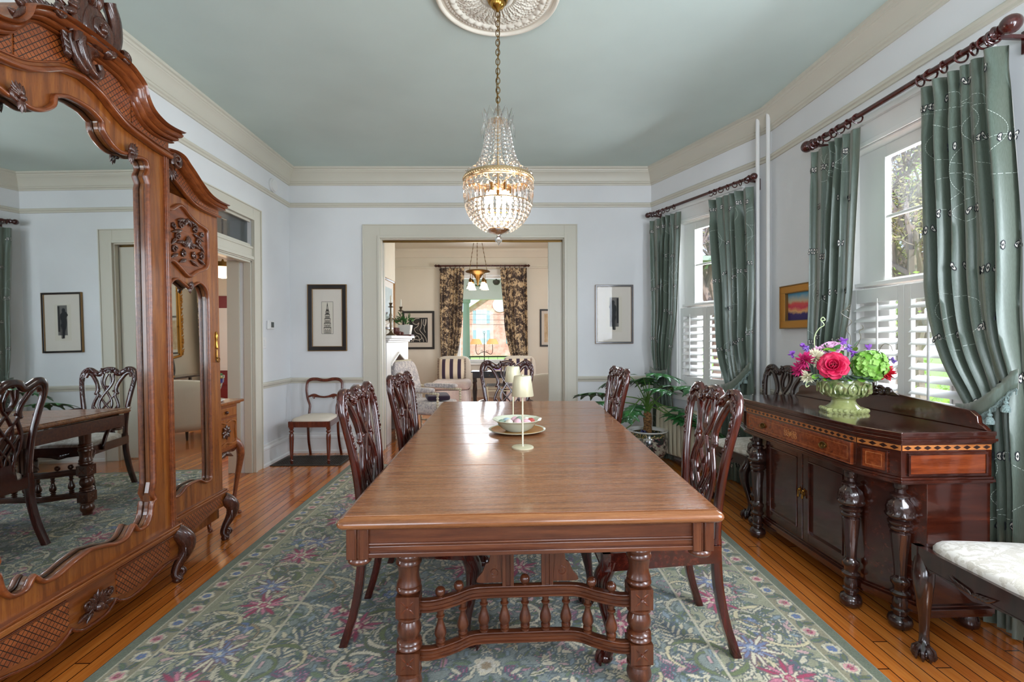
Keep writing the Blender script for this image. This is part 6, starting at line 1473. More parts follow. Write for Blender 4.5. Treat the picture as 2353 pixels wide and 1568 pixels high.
mb = MB(); mb.lathe([(.092, .0072), (.125, .0112), (.148, .0162), (.1475, .017), (.125, .0125), (.092, .0085)], 64); obj('gilt_band', mb, MAT['gilt'], t)
t = thing('footed_bowl', 'pale green porcelain bowl with flared rim holding decorative eggs', 'bowl', (.058, 2.74, TZ+.005))
mb = MB(); mb.lathe([(.0, .012), (.055, .014), (.085, .028), (.108, .055), (.128, .066), (.138, .070), (.140, .068), (.130, .062), (.112, .050), (.090, .020), (.062, .004), (.058, 0), (.0, 0)], 72, fn=lambda a, i, z: 1+.015*math.sin(a*12)*(z > .05)); obj('bowl_body', mb, MAT['celadon'], t)
eggs = [(-.062, .02, 'egg_blue', 'pale blue egg at the left side of the bowl'), (-.045, -.035, 'egg_cream', 'cream egg at the front left of the bowl'), (-.012, .035, 'egg_pink', 'pink egg toward the back of the bowl'), (.002, -.045, 'egg_pink', 'pale pink egg at the front of the bowl beside the lamp stem'), (.01, -.002, 'egg_green', 'grey-green egg in the middle of the bowl'), (.048, .035, 'egg_cream', 'cream egg at the back right of the bowl'), (.052, -.03, 'egg_pink', 'rose egg at the front right of the bowl'), (.074, .008, 'egg_red', 'red patterned egg at the right rim of the bowl'), (-.085, -.008, 'egg_green', 'greenish egg touching the left rim of the bowl')]
for i, (x, y, m, lb) in enumerate(eggs):
    mb = MB(); q = Euler((R.uniform(.9, 1.8), 0, R.random()*6)).to_quaternion(); mb.ball((0, 0, 0), .022, 14, 10, (1, 1, 1.32), q=q); tag(obj('decorative_egg', mb, MAT[m], loc=(.058+x, 2.74+y, TZ+.052+.012*(1-math.hypot(x, y)/.08))), lb, 'egg', 'decorative eggs in the bowl')

# ---------------------------------------------------------------- potted philodendron
PX, PY = 1.44, 4.93
t = thing('porcelain_planter', 'round painted porcelain planter on a low stand in the bay corner', 'planter', (PX, PY, 0))
mb = MB(); mb.lathe([(.125, .0), (.135, .012), (.13, .03), (.12, .04), (.10, .045)], 40); obj('stand', mb, MAT['china_band'], t)
mb = MB(); mb.lathe([(.11, .04), (.15, .07), (.185, .13), (.198, .20), (.194, .26), (.182, .292)], 56, cap=False); obj('planter_body', mb, MAT['china'], t)
mb = MB(); mb.lathe([(.182, .292), (.178, .31), (.176, .33)], 56, cap=False); obj('painted_band', mb, MAT['china_band'], t)
mb = MB(); mb.lathe([(.176, .33), (.198, .338), (.204, .345), (.200, .352), (.185, .352), (.165, .345), (.158, .32)], 56, cap=False); obj('rim', mb, MAT['porcelain'], t)
mb = MB(); mb.lathe([(.0, .30), (.17, .30)], 40, cap=False); obj('soil', mb, MAT['soil'], t)
t = thing('blue_glass_beads', 'small cluster of cobalt blue glass nuggets inside the planter', 'glass beads', (PX-.085, PY-.06, .302)); RR = random.Random(4)
mb = MB(); 
for i in range(26): mb.ball((RR.uniform(-.05, .05), RR.uniform(-.04, .04), .012+RR.uniform(0, .03)), .014, 8, 6)
o = obj('nuggets', mb, MAT['navy_glaze'], t); o['kind'] = 'stuff'
pt = thing('potted_philodendron', 'split-leaf philodendron with deeply lobed green leaves in the painted planter', 'plant', (PX, PY, .30))
mb = MB(); mb.lathe([(.045, 0), (.042, .05), (.038, .10), (.042, .16), (.035, .22), (.02, .24)], 16, fn=lambda a, i, z: 1+.12*math.sin(a*5+z*90)); obj('trunk', mb, MAT['trunk'], pt, sm=60)
def leafmesh(seed, L=.30):
    RR = random.Random(seed); mb = MB()
    # midrib along +x, lobes both sides; droops toward the tip
    def bend(x, y): return (x, y, .10*x-.9*x*x*(1/L)*.28-.55*y*y/L)
    n = 5
    rib = [(L*i/14, .010*(1-i/15)) for i in range(15)]
    mb.add([bend(x, -w) for x, w in rib]+[bend(x, w) for x, w in rib], [(i, i+1, 15+i+1, 15+i) for i in range(14)])
    for k in range(n):
        f = .02+.86*k/(n-1); x0 = L*f; ln = L*(.55*math.sin(PI*(.24+.62*f))+.05)*(1 if k else .95)
        for s in (-1, 1):
            a = s*(2.05-1.55*f+RR.uniform(-.08, .08)); dx, dy = math.cos(a), math.sin(a); w = L*.115; vs = []
            m = 7
            for i in range(m+1):
                q = i/m; wd = w*(.75+.55*math.sin(PI*min(1, q*1.15+.1)))*(1-q**3)+.001; wd *= 1+.25*math.sin(q*13+k); cx, cy = x0+dx*ln*q-.02*q*q*L, dy*ln*q
                vs += [bend(cx-dy*wd, cy+dx*wd), bend(cx+dy*wd, cy-dx*wd)]
            mb.add(vs, [(2*i, 2*i+1, 2*i+3, 2*i+2) for i in range(m)])
    tip = [bend(L*.9+L*.2*i/4, 0) for i in range(5)]; mb.add([bend(L*.88, -.02), bend(L*.88, .02), bend(L*1.03, .012), bend(L*1.13, 0), bend(L*1.03, -.012)], [(0, 1, 2, 3, 4)])
    return mb
LM = []
leaves = [(-.52, -.15, .36, 2.7, .30), (-.42, .0, .42, 2.9, .26), (-.50, -.30, .16, 2.4, .28), (-.38, -.38, .10, 3.9, .26), (-.24, -.10, .62, 2.4, .28), (-.10, -.20, .60, 1.2, .24), (.04, .0, .63, -.2, .26), (-.06, -.26, .50, -1.0, .22), (.10, -.20, .52, -.7, .26), (.22, -.46, .54, -.8, .30), (.20, -.30, .32, -1.1, .26), (.14, -.30, .26, -1.4, .22), (.20, -.36, .24, -.7, .22), (.32, -.56, .20, -1.0, .22), (-.20, -.30, .34, -2.2, .22), (-.05, .08, .55, 1.9, .20)]
for i, (x, y, z, a, L) in enumerate(leaves):
    dz = .16+.05*(i % 3)
    mb = MB(); P = cr([(0, 0, dz), (x*.15, y*.15, dz+.10+.1*z), (x*.6, y*.6, z*.8+.06), (x, y, z)], 6); mb.tube(P, [.007-.003*k/len(P) for k in range(len(P))], 6); st = obj('leaf_stalk', mb, MAT['stem_green'], pt, sm=60)
    lf = obj('leaf', leafmesh(i, L*1.12), MAT['leaf'], pt, sm=60, loc=(x, y, z), rot=(R.uniform(-.3, .3), R.uniform(-.1, .35), a), solid=.0008)
for i in range(7):
    a = i*.9; mb = MB(); P = cr([(0, 0, .2), (.03*math.cos(a), .03*math.sin(a), .30), (.10*math.cos(a), .10*math.sin(a), .40+.03*(i % 3))], 5); mb.tube(P, [.010*(1-k/len(P))+.001 for k in range(len(P))], 5, flat=.4); obj('young_shoot', mb, MAT['stem_green'], pt, sm=60)

# ---------------------------------------------------------------- radiator
t = thing('cast_iron_radiator', 'cream painted column radiator under the bay window behind the planter', 'radiator', lw(A, DU, .36, -.13), ang(DU))
mb = MB(); sec = MB()
for k in range(13):
    x = .03+k*.062; prof = cr([(-.095, .10), (-.105, .13), (-.108, .30), (-.105, .50), (-.09, .545), (-.05, .565), (0, .57), (.05, .565), (.09, .545), (.105, .50), (.108, .30), (.105, .13), (.095, .10), (.05, .085), (-.05, .085)], 2)
    c = (0, .33); n = len(prof); vs = []
    for (w, sc) in ((-.026, .90), (-.020, .98), (0, 1.0), (.020, .98), (.026, .90)):
        for y, z in prof: vs.append((x+w, c[0]+(y-c[0])*sc, c[1]+(z-c[1])*(1-(1-sc)*.5)))
    fs = [tuple(range(n)), tuple(reversed(range(4*n, 5*n)))]
    for r_ in range(4):
        for i in range(n): j = (i+1) % n; fs.append((r_*n+i, r_*n+j, (r_+1)*n+j, (r_+1)*n+i))
    mb = MB(); mb.add(vs, fs); obj('section', mb, MAT['cream_metal'], t, sm=50)
mb = MB(); mb.tube([(0, 0, .14), (.80, 0, .14)], .022, 10); mb.tube([(0, 0, .50), (.80, 0, .50)], .022, 10)
for x in (.03, .775):
    for y in (-.07, .07): mb.lathe([(.018, 0), (.014, .03), (.018, .10)], 10, (x, y, 0))
obj('hub_and_feet', mb, MAT['cream_metal'], t)

# ---------------------------------------------------------------- framed pictures
def framed(label, O, u, s0, s1, z0, z1, fw, mw, fm, art, inner=None, depth=.03, tilt=0, glass=True, cat='picture', name='framed_picture', mat_='mat_board', y0=0):
    w, h = s1-s0, z1-z0; t = thing(name, label, cat, lw(O, u, (s0+s1)/2, y0, (z0+z1)/2), ang(u), rx=tilt)
    mb = MB(); a, b = w/2, h/2
    for k, (f0, f1, d) in enumerate(((0, fw*.12, depth), (fw*.12, fw*.90, depth*.85), (fw*.90, fw, depth*.8))):
        mb.mi = 1 if (k != 1 and inner) else 0
        for (p, q, r_, s_) in ((-a+f0, -b+f0, a-f0, -b+f1), (-a+f0, b-f1, a-f0, b-f0), (-a+f0, -b+f1, -a+f1, b-f1), (a-f1, -b+f1, a-f0, b-f1)): mb.box((p, -d, q), (r_, -.002, s_))
    obj('frame', mb, [fm, inner or fm], t, sm=0, bevel=.0015)
    mb = MB(); a -= fw; b -= fw; mb.box((-a, -.010, -b), (a, -.006, b)); obj('mount', mb, MAT[mat_], t, sm=0)
    m2 = MB(); mats = art(m2, a-mw, b-mw); m2.V = [(x, -.0115-y, z) for x, y, z in m2.V]; obj('print', m2, mats, t, sm=0)
    if glass: mb = MB(); mb.add([(-a, -.015, -b), (a, -.015, -b), (a, -.015, b), (-a, -.015, b)], [(0, 1, 2, 3)]); obj('glass', mb, MAT['picture_glass'], t, sm=0)
    return t
def rect(mb, x0, z0, x1, z1, mi=0, y=0): mb.add([(x0, y, z0), (x1, y, z0), (x1, y, z1), (x0, y, z1)], [(0, 1, 2, 3)], mi)
def line(mb, P, w, mi, y=.0006):
    for (x0, z0), (x1, z1) in zip(P, P[1:]):
        d = math.hypot(x1-x0, z1-z0)
        if d < 1e-6: continue
        nx, nz = -(z1-z0)/d*w/2, (x1-x0)/d*w/2; mb.add([(x0-nx, y, z0-nz), (x1-nx, y, z1-nz), (x1+nx, y, z1+nz), (x0+nx, y, z0+nz)], [(0, 1, 2, 3)], mi)
def tower(mb, a, b):
    w, h = a*.62, b*.70; rect(mb, -w, -h, w, h, 0)
    for P in ([(-w, -h), (w, -h), (w, h), (-w, h), (-w, -h)],): line(mb, P, .003, 1)
    tiers = [(-.96, -.62, .62), (-.62, -.34, .54), (-.34, -.06, .48), (-.06, .20, .40), (.20, .40, .30), (.40, .52, .2)]
    for z0, z1, tw in tiers:
        z0, z1, x = z0*h, z1*h, tw*w; line(mb, [(-x, z0), (-x, z1), (x, z1), (x, z0), (-x, z0)], .004, 1); line(mb, [(-x*1.1, z1), (x*1.1, z1)], .007, 1)
        for k in (-.5, 0, .5): c = k*x*1.1; hh = (z1-z0)*.6; line(mb, [(c-x*.12, z0+.005), (c-x*.12, z0+hh), (c, z0+hh*1.2), (c+x*.12, z0+hh), (c+x*.12, z0+.005)], .0045, 1)
        for k in range(7): q = -x+2*x*k/6; line(mb, [(q, z0), (q, z0+(z1-z0)*.14)], .003, 1)
    line(mb, [(-.12*w, .52*h), (0, .90*h), (.12*w, .52*h)], .005, 1); line(mb, [(0, .88*h), (0, .96*h)], .003, 1)
    return [MAT['paper'], MAT['ink']]
framed('tall black framed etching of a church tower on the back wall left of the opening', (0, YB), (1, 0), -2.25, -1.81, 1.155, 1.91, .055, .062, MAT['black_frame'], tower, MAT['gold_edge'])
def figure(mb, a, b):
    w, h = a*.95, b*.95; rect(mb, -w, -h, w, h, 0); rect(mb, -w*.55, -h*.70, w*.6, h*.95, 1, .0005)
    P = [(-.05, .75), (.08, .80), (.16, .70), (.13, .58), (.22, .48), (.26, .25), (.16, .05), (.22, -.15), (.15, -.45), (.18, -.85), (.02, -.88), (-.02, -.5), (-.12, -.2), (-.16, .05), (-.10, .25), (-.22, .40), (-.15, .55), (-.06, .60)]
    mb.add([(x*w*2.0-.02, .001, z*h) for x, z in P], [tuple(range(len(P)))], 2); line(mb, [(x*w*1.2-.002, z*h) for x, z in P[4:14]], .005, 3, .002)
    for k in range(9): line(mb, [(-w*.5+k*.01, -h*.7), (-w*.3+k*.008, h*.2)], .003, 2)
    rect(mb, w*.34, -h*.5, w*.58, h*.9, 3, .0008); return [MAT['paper'], MAT['ink_grey'], MAT['print_black'], MAT['ink']]
framed('black framed etching of a standing figure on the back wall right of the opening', (0, YB), (1, 0), 1.012, 1.445, 1.225, 1.895, .022, .10, MAT['black_frame'], figure, MAT['gold_edge'])
def sun_(mb, a, b): rect(mb, -a, -b, a, b, 0); return [MAT['sunset']]
framed('small gold framed painting of a pink sunset over mountains beside the nearer drape', B, RU, .175, .66, 1.36, 1.70, .065, 0.0, MAT['gilt'], sun_, MAT['gold_edge'], .045, .0, False)

# ---------------------------------------------------------------- carved stand by the left doorway
t = thing('carved_side_table', 'small carved walnut stand with cabriole legs between armoire and doorway', 'side table', (-2.19, 3.42, 0), PI/2)
mb = MB(); mb.hprism([(-.19, -.24), (.19, -.24), (.205, -.22), (.205, .2), (-.205, .2), (-.205, -.22)], .835, .855); mb.hprism([(-.175, -.222), (.175, -.222), (.185, .2), (-.185, .2)], .825, .835); obj('top', mb, MAT['walnut'], t, sm=0, bevel=.006)
mb = MB(); mb.box((-.165, -.20, .50), (.165, .20, .825)); obj('cabinet', mb, MAT['walnut_red'], t, sm=0, bevel=.004)
mb = MB(); mb.box((-.14, -.212, .745), (.14, -.20, .81)); d_ = obj('drawer', mb, MAT['walnut'], t, sm=0, bevel=.004); mb = MB(); mb.ball((0, -.222, .778), .012, 10, 8); obj('knob', mb, MAT['carving'], d_)
mb = MB(); mb.box((-.14, -.210, .53), (.14, -.20, .73)); 
for k in range(8): a = k*PI/4; mb.lobe((0, -.215, .64), (.055*math.cos(a), -.220, .64+.055*math.sin(a)), .034, .02, mi=1)
P = cr([(-.12, .70), (-.06, .715), (0, .70), (.06, .715), (.12, .70), (.115, .64), (.12, .56), (.06, .55), (0, .565), (-.06, .55), (-.12, .56), (-.115, .64)], 3, closed=True); mb.strand([(x, -.212, z) for x, z in P], .012, .016, closed=True); obj('door', mb, [MAT['walnut'], MAT['carving']], t, sm=50)
mb = MB(); 
for k in range(7): mb.lobe((0, -.20, .50), ((k-3)*.03, -.215, .475-.008*abs(k-3)), .03, .02)
mb.prism(cr([(-.165, .50), (-.12, .48), (-.06, .485), (0, .455), (.06, .485), (.12, .48), (.165, .50)], 3), -.2, -.185); obj('apron', mb, MAT['carving'], t, sm=50)
for sx, sy in ((-1, -1), (1, -1), (-1, 1), (1, 1)):
    mb = MB(); P = cr([(0, .56), (.02, .53), (.040, .47), (.034, .38), (.010, .24), (-.004, .12), (.0, .05), (.016, .015)], 5); rr = cr([(.022,), (.026,), (.028,), (.022,), (.016,), (.013,), (.013,), (.012,)], 5)
    dx, dy = sx*.7, (-.7 if sy < 0 else .5); mb.tube([(sx*.155+dx*o, sy*.185+dy*o, z) for o, z in P], [q[0] for q in rr], 10); mb.ball((sx*.155+dx*.03, sy*.185+dy*.03, .018), .016, 10, 8, (1, 1, .9)); mb.lobe((sx*.165, sy*.20, .56), (sx*.165+dx*.05, sy*.20+dy*.05, .46), .04, .03, up=(dx, dy, 0)); obj('leg', mb, MAT['walnut_red'], t, sm=60)
t = thing('glazed_pot', 'grey glazed pot with green plant on a saucer, half hidden behind the armoire', 'pot', (-2.10, 3.40, .856))
mb = MB(); mb.lathe([(.0, 0), (.10, .002), (.115, .014), (.112, .018), (.09, .010), (0, .010)], 40); obj('saucer', mb, MAT['porcelain'], t)
mb = MB(); mb.lathe([(.05, .012), (.07, .04), (.095, .11), (.104, .16), (.112, .168), (.112, .185), (.100, .188), (.098, .17), (.0, .165)], 44); mb.lathe([(.1055, .135), (.107, .15), (.109, .163)], 44, cap=False, mi=1); obj('pot_body', mb, [MAT['china_band'], MAT['navy_glaze']], t)
mb = MB(); RR = random.Random(9)
for i in range(40): a = RR.random()*6.28; r_ = RR.random()*.09; d = Vector((math.cos(a), math.sin(a), .5)); petal(mb, (r_*math.cos(a), r_*math.sin(a), .18), d, d.orthogonal(), .03, .02)
obj('foliage', mb, MAT['leaf_small'], t)
# ---------------------------------------------------------------- parlour beyond the wide opening
FY = 10.5; PL, PR = -2.46, 2.05
PWN = (-1.08, .15, .75, 2.66)
def wall2(name, O, u, L, T, holes=(), x0=0.0, m='parlor_paint'): return wall(name, O, u, L, ZC, T, holes, m, x0)
wall2('wall_parlor_far', (0, FY), (1, 0), PR+.2, .2, [PWN], x0=PL-.2)
wall2('wall_parlor_left', (PL, YB+.16), (0, 1), FY-YB-.16, .2)
wall2('wall_parlor_right', (PR, FY), (0, -1), FY-YB, .2, [(2.5, 3.7, .75, 2.6)])
mb = MB(); mb.box((PL-.2, YB+.16, ZC), (PR+.2, FY+.2, ZC+.1)); struct('ceiling', mb, MAT['plaster'], sm=0)
mb = MB(); mb.box((PL, 5.75, 0), (-1.65, 7.2, ZC)); struct('wall_chimney', mb, MAT['parlor_paint'], sm=0)
pring = [(PL, YB+.16), (PL, 5.75), (-1.65, 5.75), (-1.65, 7.2), (PL, 7.2), (PL, FY), (PR, FY), (PR, YB+.16)]
mb = MB(); mb.mould(pring, [(0, 3.03), (.02, 3.04), (.03, 3.07), (.06, 3.14), (.09, 3.17), (.10, 3.20), (.10, ZC), (0, ZC)], side=-1); struct('trim_9', mb, MAT['parlor_paint'], sm=25)
mb = MB(); mb.mould(pring, [(0, 2.79), (.02, 2.80), (.022, 2.825), (0, 2.83)], side=-1); struct('trim_10', mb, MAT['parlor_paint'], sm=25)
mb = MB(); mb.mould(pring, base, side=-1); struct('baseboard_parlor', mb, MAT['parlor_paint'], sm=25)
mb = MB(); mb.X = frame('', (0, FY), (1, 0)); s0, s1, z0, z1 = PWN
for (a, b, c, d) in ((s0-.12, s0, z0-.04, z1+.12), (s1, s1+.12, z0-.04, z1+.12), (s0, s1, z1, z1+.12)): mb.box((a, -.025, c), (b, 0, d))
mb.box((s0-.15, -.06, z0-.04), (s1+.15, .2, z0)); mb.box((s0, 0, z0), (s0+.02, .2, z1)); mb.box((s1-.02, 0, z0), (s1, .2, z1)); mb.box((s0, 0, z1-.02), (s1, .2, z1))
for a, b in ((s0+.02, s0+.07), (s1-.07, s1-.02)): mb.box((a, .08, z0), (b, .12, z1))
mb.box((s0, .08, z1-.07), (s1, .12, z1-.02)); mb.box((s0, .08, z0), (s1, .12, z0+.07)); wf = struct('window_6', mb, MAT['white_paint'], sm=0, bevel=.003)
mb = MB(); mb.X = frame('', (0, FY), (1, 0)); mb.box((s0+.07, .095, z0+.07), (s1-.07, .10, z1-.07)); struct('pane', mb, MAT['window_glass'], wf, sm=0)
GT = 'printed toile curtains at the parlour window'
drape((0, FY), (1, 0), (-1.42, -.90), (-1.42, -.95), (-1.40, -1.10, .72, .72), (-1.42, -1.08), 'left toile print curtain at the parlour window beyond the opening', 6, 21, -1, ztop=2.79, y0=-.12, mat='toile', grp=GT, deco=False, amp=.025)
drape((0, FY), (1, 0), (-.13, .44), (-.05, .45), (.14, .46, .72, .72), (.12, .46), 'right toile print curtain at the parlour window beyond the opening', 6, 22, -1, ztop=2.79, y0=-.12, mat='toile', grp=GT, deco=False, amp=.025)
drape((PR, FY), (0, -1), (.75, 1.25), (.75, 1.23), (.75, 1.13, .72, .72), (.75, 1.18), 'toile print curtain on the parlour side wall, seen in the narrow mirror', 5, 23, -1, ztop=2.79, y0=-.12, mat='toile', grp=GT, deco=False, amp=.025)
pole((0, FY), (1, 0), -1.50, .47, 2.84, -.12, 'dark red curtain rod over the toile curtains in the parlour', [-1.4, -1.3, -1.2, -1.1, -1.0, -.92, -.12, -.03, .08, .18, .28, .38], r=.018, fin=.035, style=1)
# fireplace
t = thing('fireplace_mantel', 'white painted mantelpiece with pointed arch at the left of the parlour', 'fireplace', (-1.65, 6.5, 0), PI/2)
mb = MB(); mb.box((-.72, -.28, 1.295), (.72, .0, 1.33)); mb.box((-.69, -.25, 1.27), (.69, .0, 1.295)); mb.box((-.66, -.225, 1.245), (.66, .0, 1.27)); obj('shelf', mb, MAT['white_paint'], t, sm=0, bevel=.004)
mb = MB(); mb.box((-.64, -.20, 0), (-.42, 0, 1.245)); mb.box((.42, -.20, 0), (.64, 0, 1.245)); mb.prism([(-.42, 1.245), (-.42, .98), (-.2, 1.04), (0, 1.10), (.2, 1.04), (.42, .98), (.42, 1.245)], -.20, 0); mb.strand([(-.42, -.205, .95), (-.40, -.205, .98), (-.2, -.205, 1.04), (0, -.205, 1.10), (.2, -.205, 1.04), (.40, -.205, .98), (.42, -.205, .95)], .03, .03, pw=.4); obj('surround', mb, MAT['white_paint'], t, sm=0, bevel=.003)
mb = MB(); mb.box((-.42, -.06, 0), (.42, 0, 1.0)); obj('firebox', mb, MAT['black_lacquer'], t, sm=0)
def marine(mb, a, b):
    rect(mb, -a, -b, a, b, 0); line(mb, [(0, -b*.5), (0, b*.7)], .004, 1)
    for k in range(5): line(mb, [(-.06+.01*k, -b*.3+.1*k), (.06-.01*k, -b*.3+.1*k)], .003, 1)
    mb.add([(-.10, .001, -b*.5), (.10, .001, -b*.5), (.07, .001, -b*.62), (-.07, .001, -b*.62)], [(0, 1, 2, 3)], 1); return [MAT['marine'], MAT['ink_grey']]
framed('framed pale seascape print with a tall mast above the parlour mantel', (-1.65, 0), (0, 1), 6.10, 7.08, 1.42, 2.12, .03, .09, MAT['black_frame'], marine, MAT['gilt'])
t = thing('candelabrum', 'three-branched pewter candelabrum with cream candles on the parlour mantel', 'candelabrum', (-1.49, 6.25, 1.331), 0)
mb = MB(); mb.lathe([(.065, 0), (.062, .012), (.03, .03), (.016, .05), (.022, .07), (.012, .09), (.018, .12), (.012, .15), (.024, .20), (.014, .24), (.020, .26), (.010, .30), (.012, .36)], 24)
for s in (-1, 0, 1):
    x = s*.13; z = .36 if s == 0 else .31
    if s: mb.tube(cr([(0, 0, .24), (s*.05, 0, .20), (s*.11, 0, .21), (s*.13, 0, .27), (s*.13, 0, .31)], 5), .006, 8)
    mb.lathe([(.012, z), (.035, z+.008), (.036, z+.012), (.014, z+.02), (.018, z+.05), (.028, z+.06), (.012, z+.062)], 18, (x, 0, 0))
obj('candle_holder', mb, MAT['pewter'], t, sm=50)
for s in (-1, 0, 1): mb = MB(); z = .42 if s == 0 else .37; mb.lathe([(.010, z), (.009, z+.09), (.002, z+.10)], 12, (s*.13, 0, 0)); obj('candle', mb, MAT['candle_wax'], t)
for k, (y, lb) in enumerate(((6.55, 'tiny dark red baby boot on the mantel, next to the candelabrum'), (6.68, 'tiny dark red baby boot on the mantel, next to the plant pot'))):
    mb = MB(); mb.add([], []); P = cr([(0, 0, .095), (0, 0, .05), (.005, 0, .025), (.05, 0, .018), (.085, 0, .015)], 5); mb.tube(P, [.026]*6+[.028]*5+[.026]*5+[.022]*4+[.014], 12, flat=1.0); tag(obj('baby_boot', mb, MAT['boots'], loc=(-1.50, y, 1.345), rot=(0, 0, -.5+.3*k)), lb, 'boot', 'pair of small boots on the mantel')
t = thing('mantel_plant', 'leafy green plant in a square white quilted pot on the parlour mantel', 'plant', (-1.45, 6.95, 1.33))
mb = MB(); mb.box((-.105, -.105, 0), (.105, .105, .018)); obj('wood_tray', mb, MAT['boots'], t, sm=0)
mb = MB(); mb.add([(-.07, -.07, .018), (.07, -.07, .018), (.07, .07, .018), (-.07, .07, .018), (-.09, -.09, .155), (.09, -.09, .155), (.09, .09, .155), (-.09, .09, .155)], [(3, 2, 1, 0), (0, 1, 5, 4), (1, 2, 6, 5), (2, 3, 7, 6), (3, 0, 4, 7), (4, 5, 6, 7)])
for k in range(-3, 5):
    for sg in (-1, 1): mb.tube([(k*.022, -.076, .03), (max(-.085, min(.085, k*.022+sg*.09)), -.0905, .15)], .003, 4)
obj('pot', mb, MAT['ceramic_white'], t, sm=0, bevel=.003)
mb = MB(); RR = random.Random(6)
for i in range(44): a = RR.random()*6.28; e = RR.uniform(.3, 1.3); d = Vector((math.cos(a)*math.cos(e), math.sin(a)*math.cos(e), math.sin(e))); c = Vector((0, 0, .15))+d*RR.uniform(.03, .14)+Vector((-.05 if i % 3 == 0 else 0, 0, 0)); petal(mb, c, d, d.orthogonal(), .075, .028, .3, curl=-.4)
obj('foliage', mb, MAT['leaf_small'], t)
# far wall pictures
def nude(mb, a, b):
    rect(mb, -a, -b, a, b, 0)
    F = [([(.1, .95), (-.35, .9), (-.6, .6), (-.2, .45), (.05, .6), (-.1, .3), (-.45, .1), (-.25, -.2), (.2, -.35), (.35, -.6), (.1, -.8), (-.5, -.75), (-.8, -.95)]), ([(.35, .9), (.3, .3), (.15, 0), (.45, -.3), (.75, -.6), (.9, -.95)]), ([(.6, .9), (.5, .5), (.7, .35), (.85, .7), (.8, .9), (.7, .4), (.6, .1), (.75, -.2)]), ([(-.6, -.95), (-.3, -.5), (.0, -.55), (.15, -.95)]), ([(.3, -.5), (.5, -.75), (.55, -.95)])]
    for P in F: line(mb, [(x*a, z*b) for x, z in cr(P, 6)], .012, 1)
    P = [(x*a, z*b) for x, z in ((-.5, .6), (-.1, .85), (.25, .7), (.2, .2), (.1, 0), (-.1, -.2), (-.3, -.05), (-.1, .3))]; mb.add([(x, .0003, z) for x, z in P], [tuple(range(len(P)))], 2); return [MAT['print_black'], MAT['line_white'], MAT['black_lacquer']]
framed('black framed print of a white line figure on dark ground, parlour far wall', (0, FY), (1, 0), -2.25, -1.56, 1.055, 1.88, .045, .10, MAT['black_frame'], nude)
def warm(mb, a, b): rect(mb, -a, -b, a, b, 0); return [MAT['toned']]
framed('black framed warm beige print on the parlour far wall, cut off by the door edge', (0, FY), (1, 0), .725, 1.35, 1.10, 1.91, .035, .06, MAT['black_frame'], warm)
# slipper chairs with striped cushions
def cush(mb, c, w, h, d, mi=0, q=None, p=.28, seg=24):
    vs = []; fs = []
    def f(u, v):
        a = 2*PI*u; b = PI*v; k = lambda x, e: math.copysign(abs(x)**e, x); s = k(math.sin(b), p); pt_ = Vector((w/2*s*k(math.cos(a), p), d/2*s*k(math.sin(a), p), -h/2*k(math.cos(b), .55)))
        if q is not None: pt_ = q @ pt_
        return (c[0]+pt_.x, c[1]+pt_.y, c[2]+pt_.z)
    mb.grid(f, seg, 14, mi, closed_u=True)
def slipper(x, y, label, lb2):
    t = thing('slipper_chair', label, 'chair', (x, y, 0), 0, 'skirted slipper chairs by the parlour window')
    mb = MB(); mb.grid(lambda u, v: ((.34+.02*(1-v)+.008*math.sin(u*2*PI*22))*(abs(math.cos(2*PI*u))**5+abs(math.sin(2*PI*u))**5)**(-.2)*math.cos(2*PI*u), -.06+(.34+.02*(1-v))*(abs(math.cos(2*PI*u))**5+abs(math.sin(2*PI*u))**5)**(-.2)*math.sin(2*PI*u), .01+.29*v), 88, 6, closed_u=True); obj('skirt', mb, MAT['slip_white'], t, sm=60)
    mb = MB(); cush(mb, (0, -.06, .385), .72, .19, .70); obj('seat', mb, MAT['slip_white'], t, sm=60)
    mb = MB(); cush(mb, (0, .29, .62), .68, .62, .16, p=.35); obj('backrest', mb, MAT['sofa_white'], t, sm=60)
    q = Euler((-.22, 0, 0)).to_quaternion(); t2 = thing('striped_cushion', lb2, 'cushion', (x-.03, y+.135, .675), 0, 'striped cushions on the slipper chairs', rx=-.12)
    mb = MB(); 
    def pf(u, v, s):
        X, Z = (u-.5)*2, (v-.5)*2; return (X*.255*(1-.04*Z*Z), s*.075*(1-X**4)*(1-Z**4), Z*.20*(1-.04*X*X))
    for s in (-1, 1): mb.grid(lambda u, v: pf(u, v, s), 16, 14)
    obj('cover', mb, MAT['stripe'], t2, sm=60)
    mb = MB(); 
    for s in (-1, 1):
        for k in range(26): z = -.20+.40*k/25; mb.tube([(s*.245, 0, z), (s*.285, (k % 3-1)*.008, z+(k % 2)*.008)], .006, 4)
    obj('fringe', mb, MAT['fringe'], t2)
slipper(-1.07, 9.55, 'pale skirted slipper chair left of the parlour window, fully visible through the opening', 'plum and cream striped cushion on the left slipper chair')
slipper(.26, 9.60, 'pale skirted slipper chair right of the parlour window, hidden behind the head dining chair', 'plum and cream striped cushion behind the head dining chair')
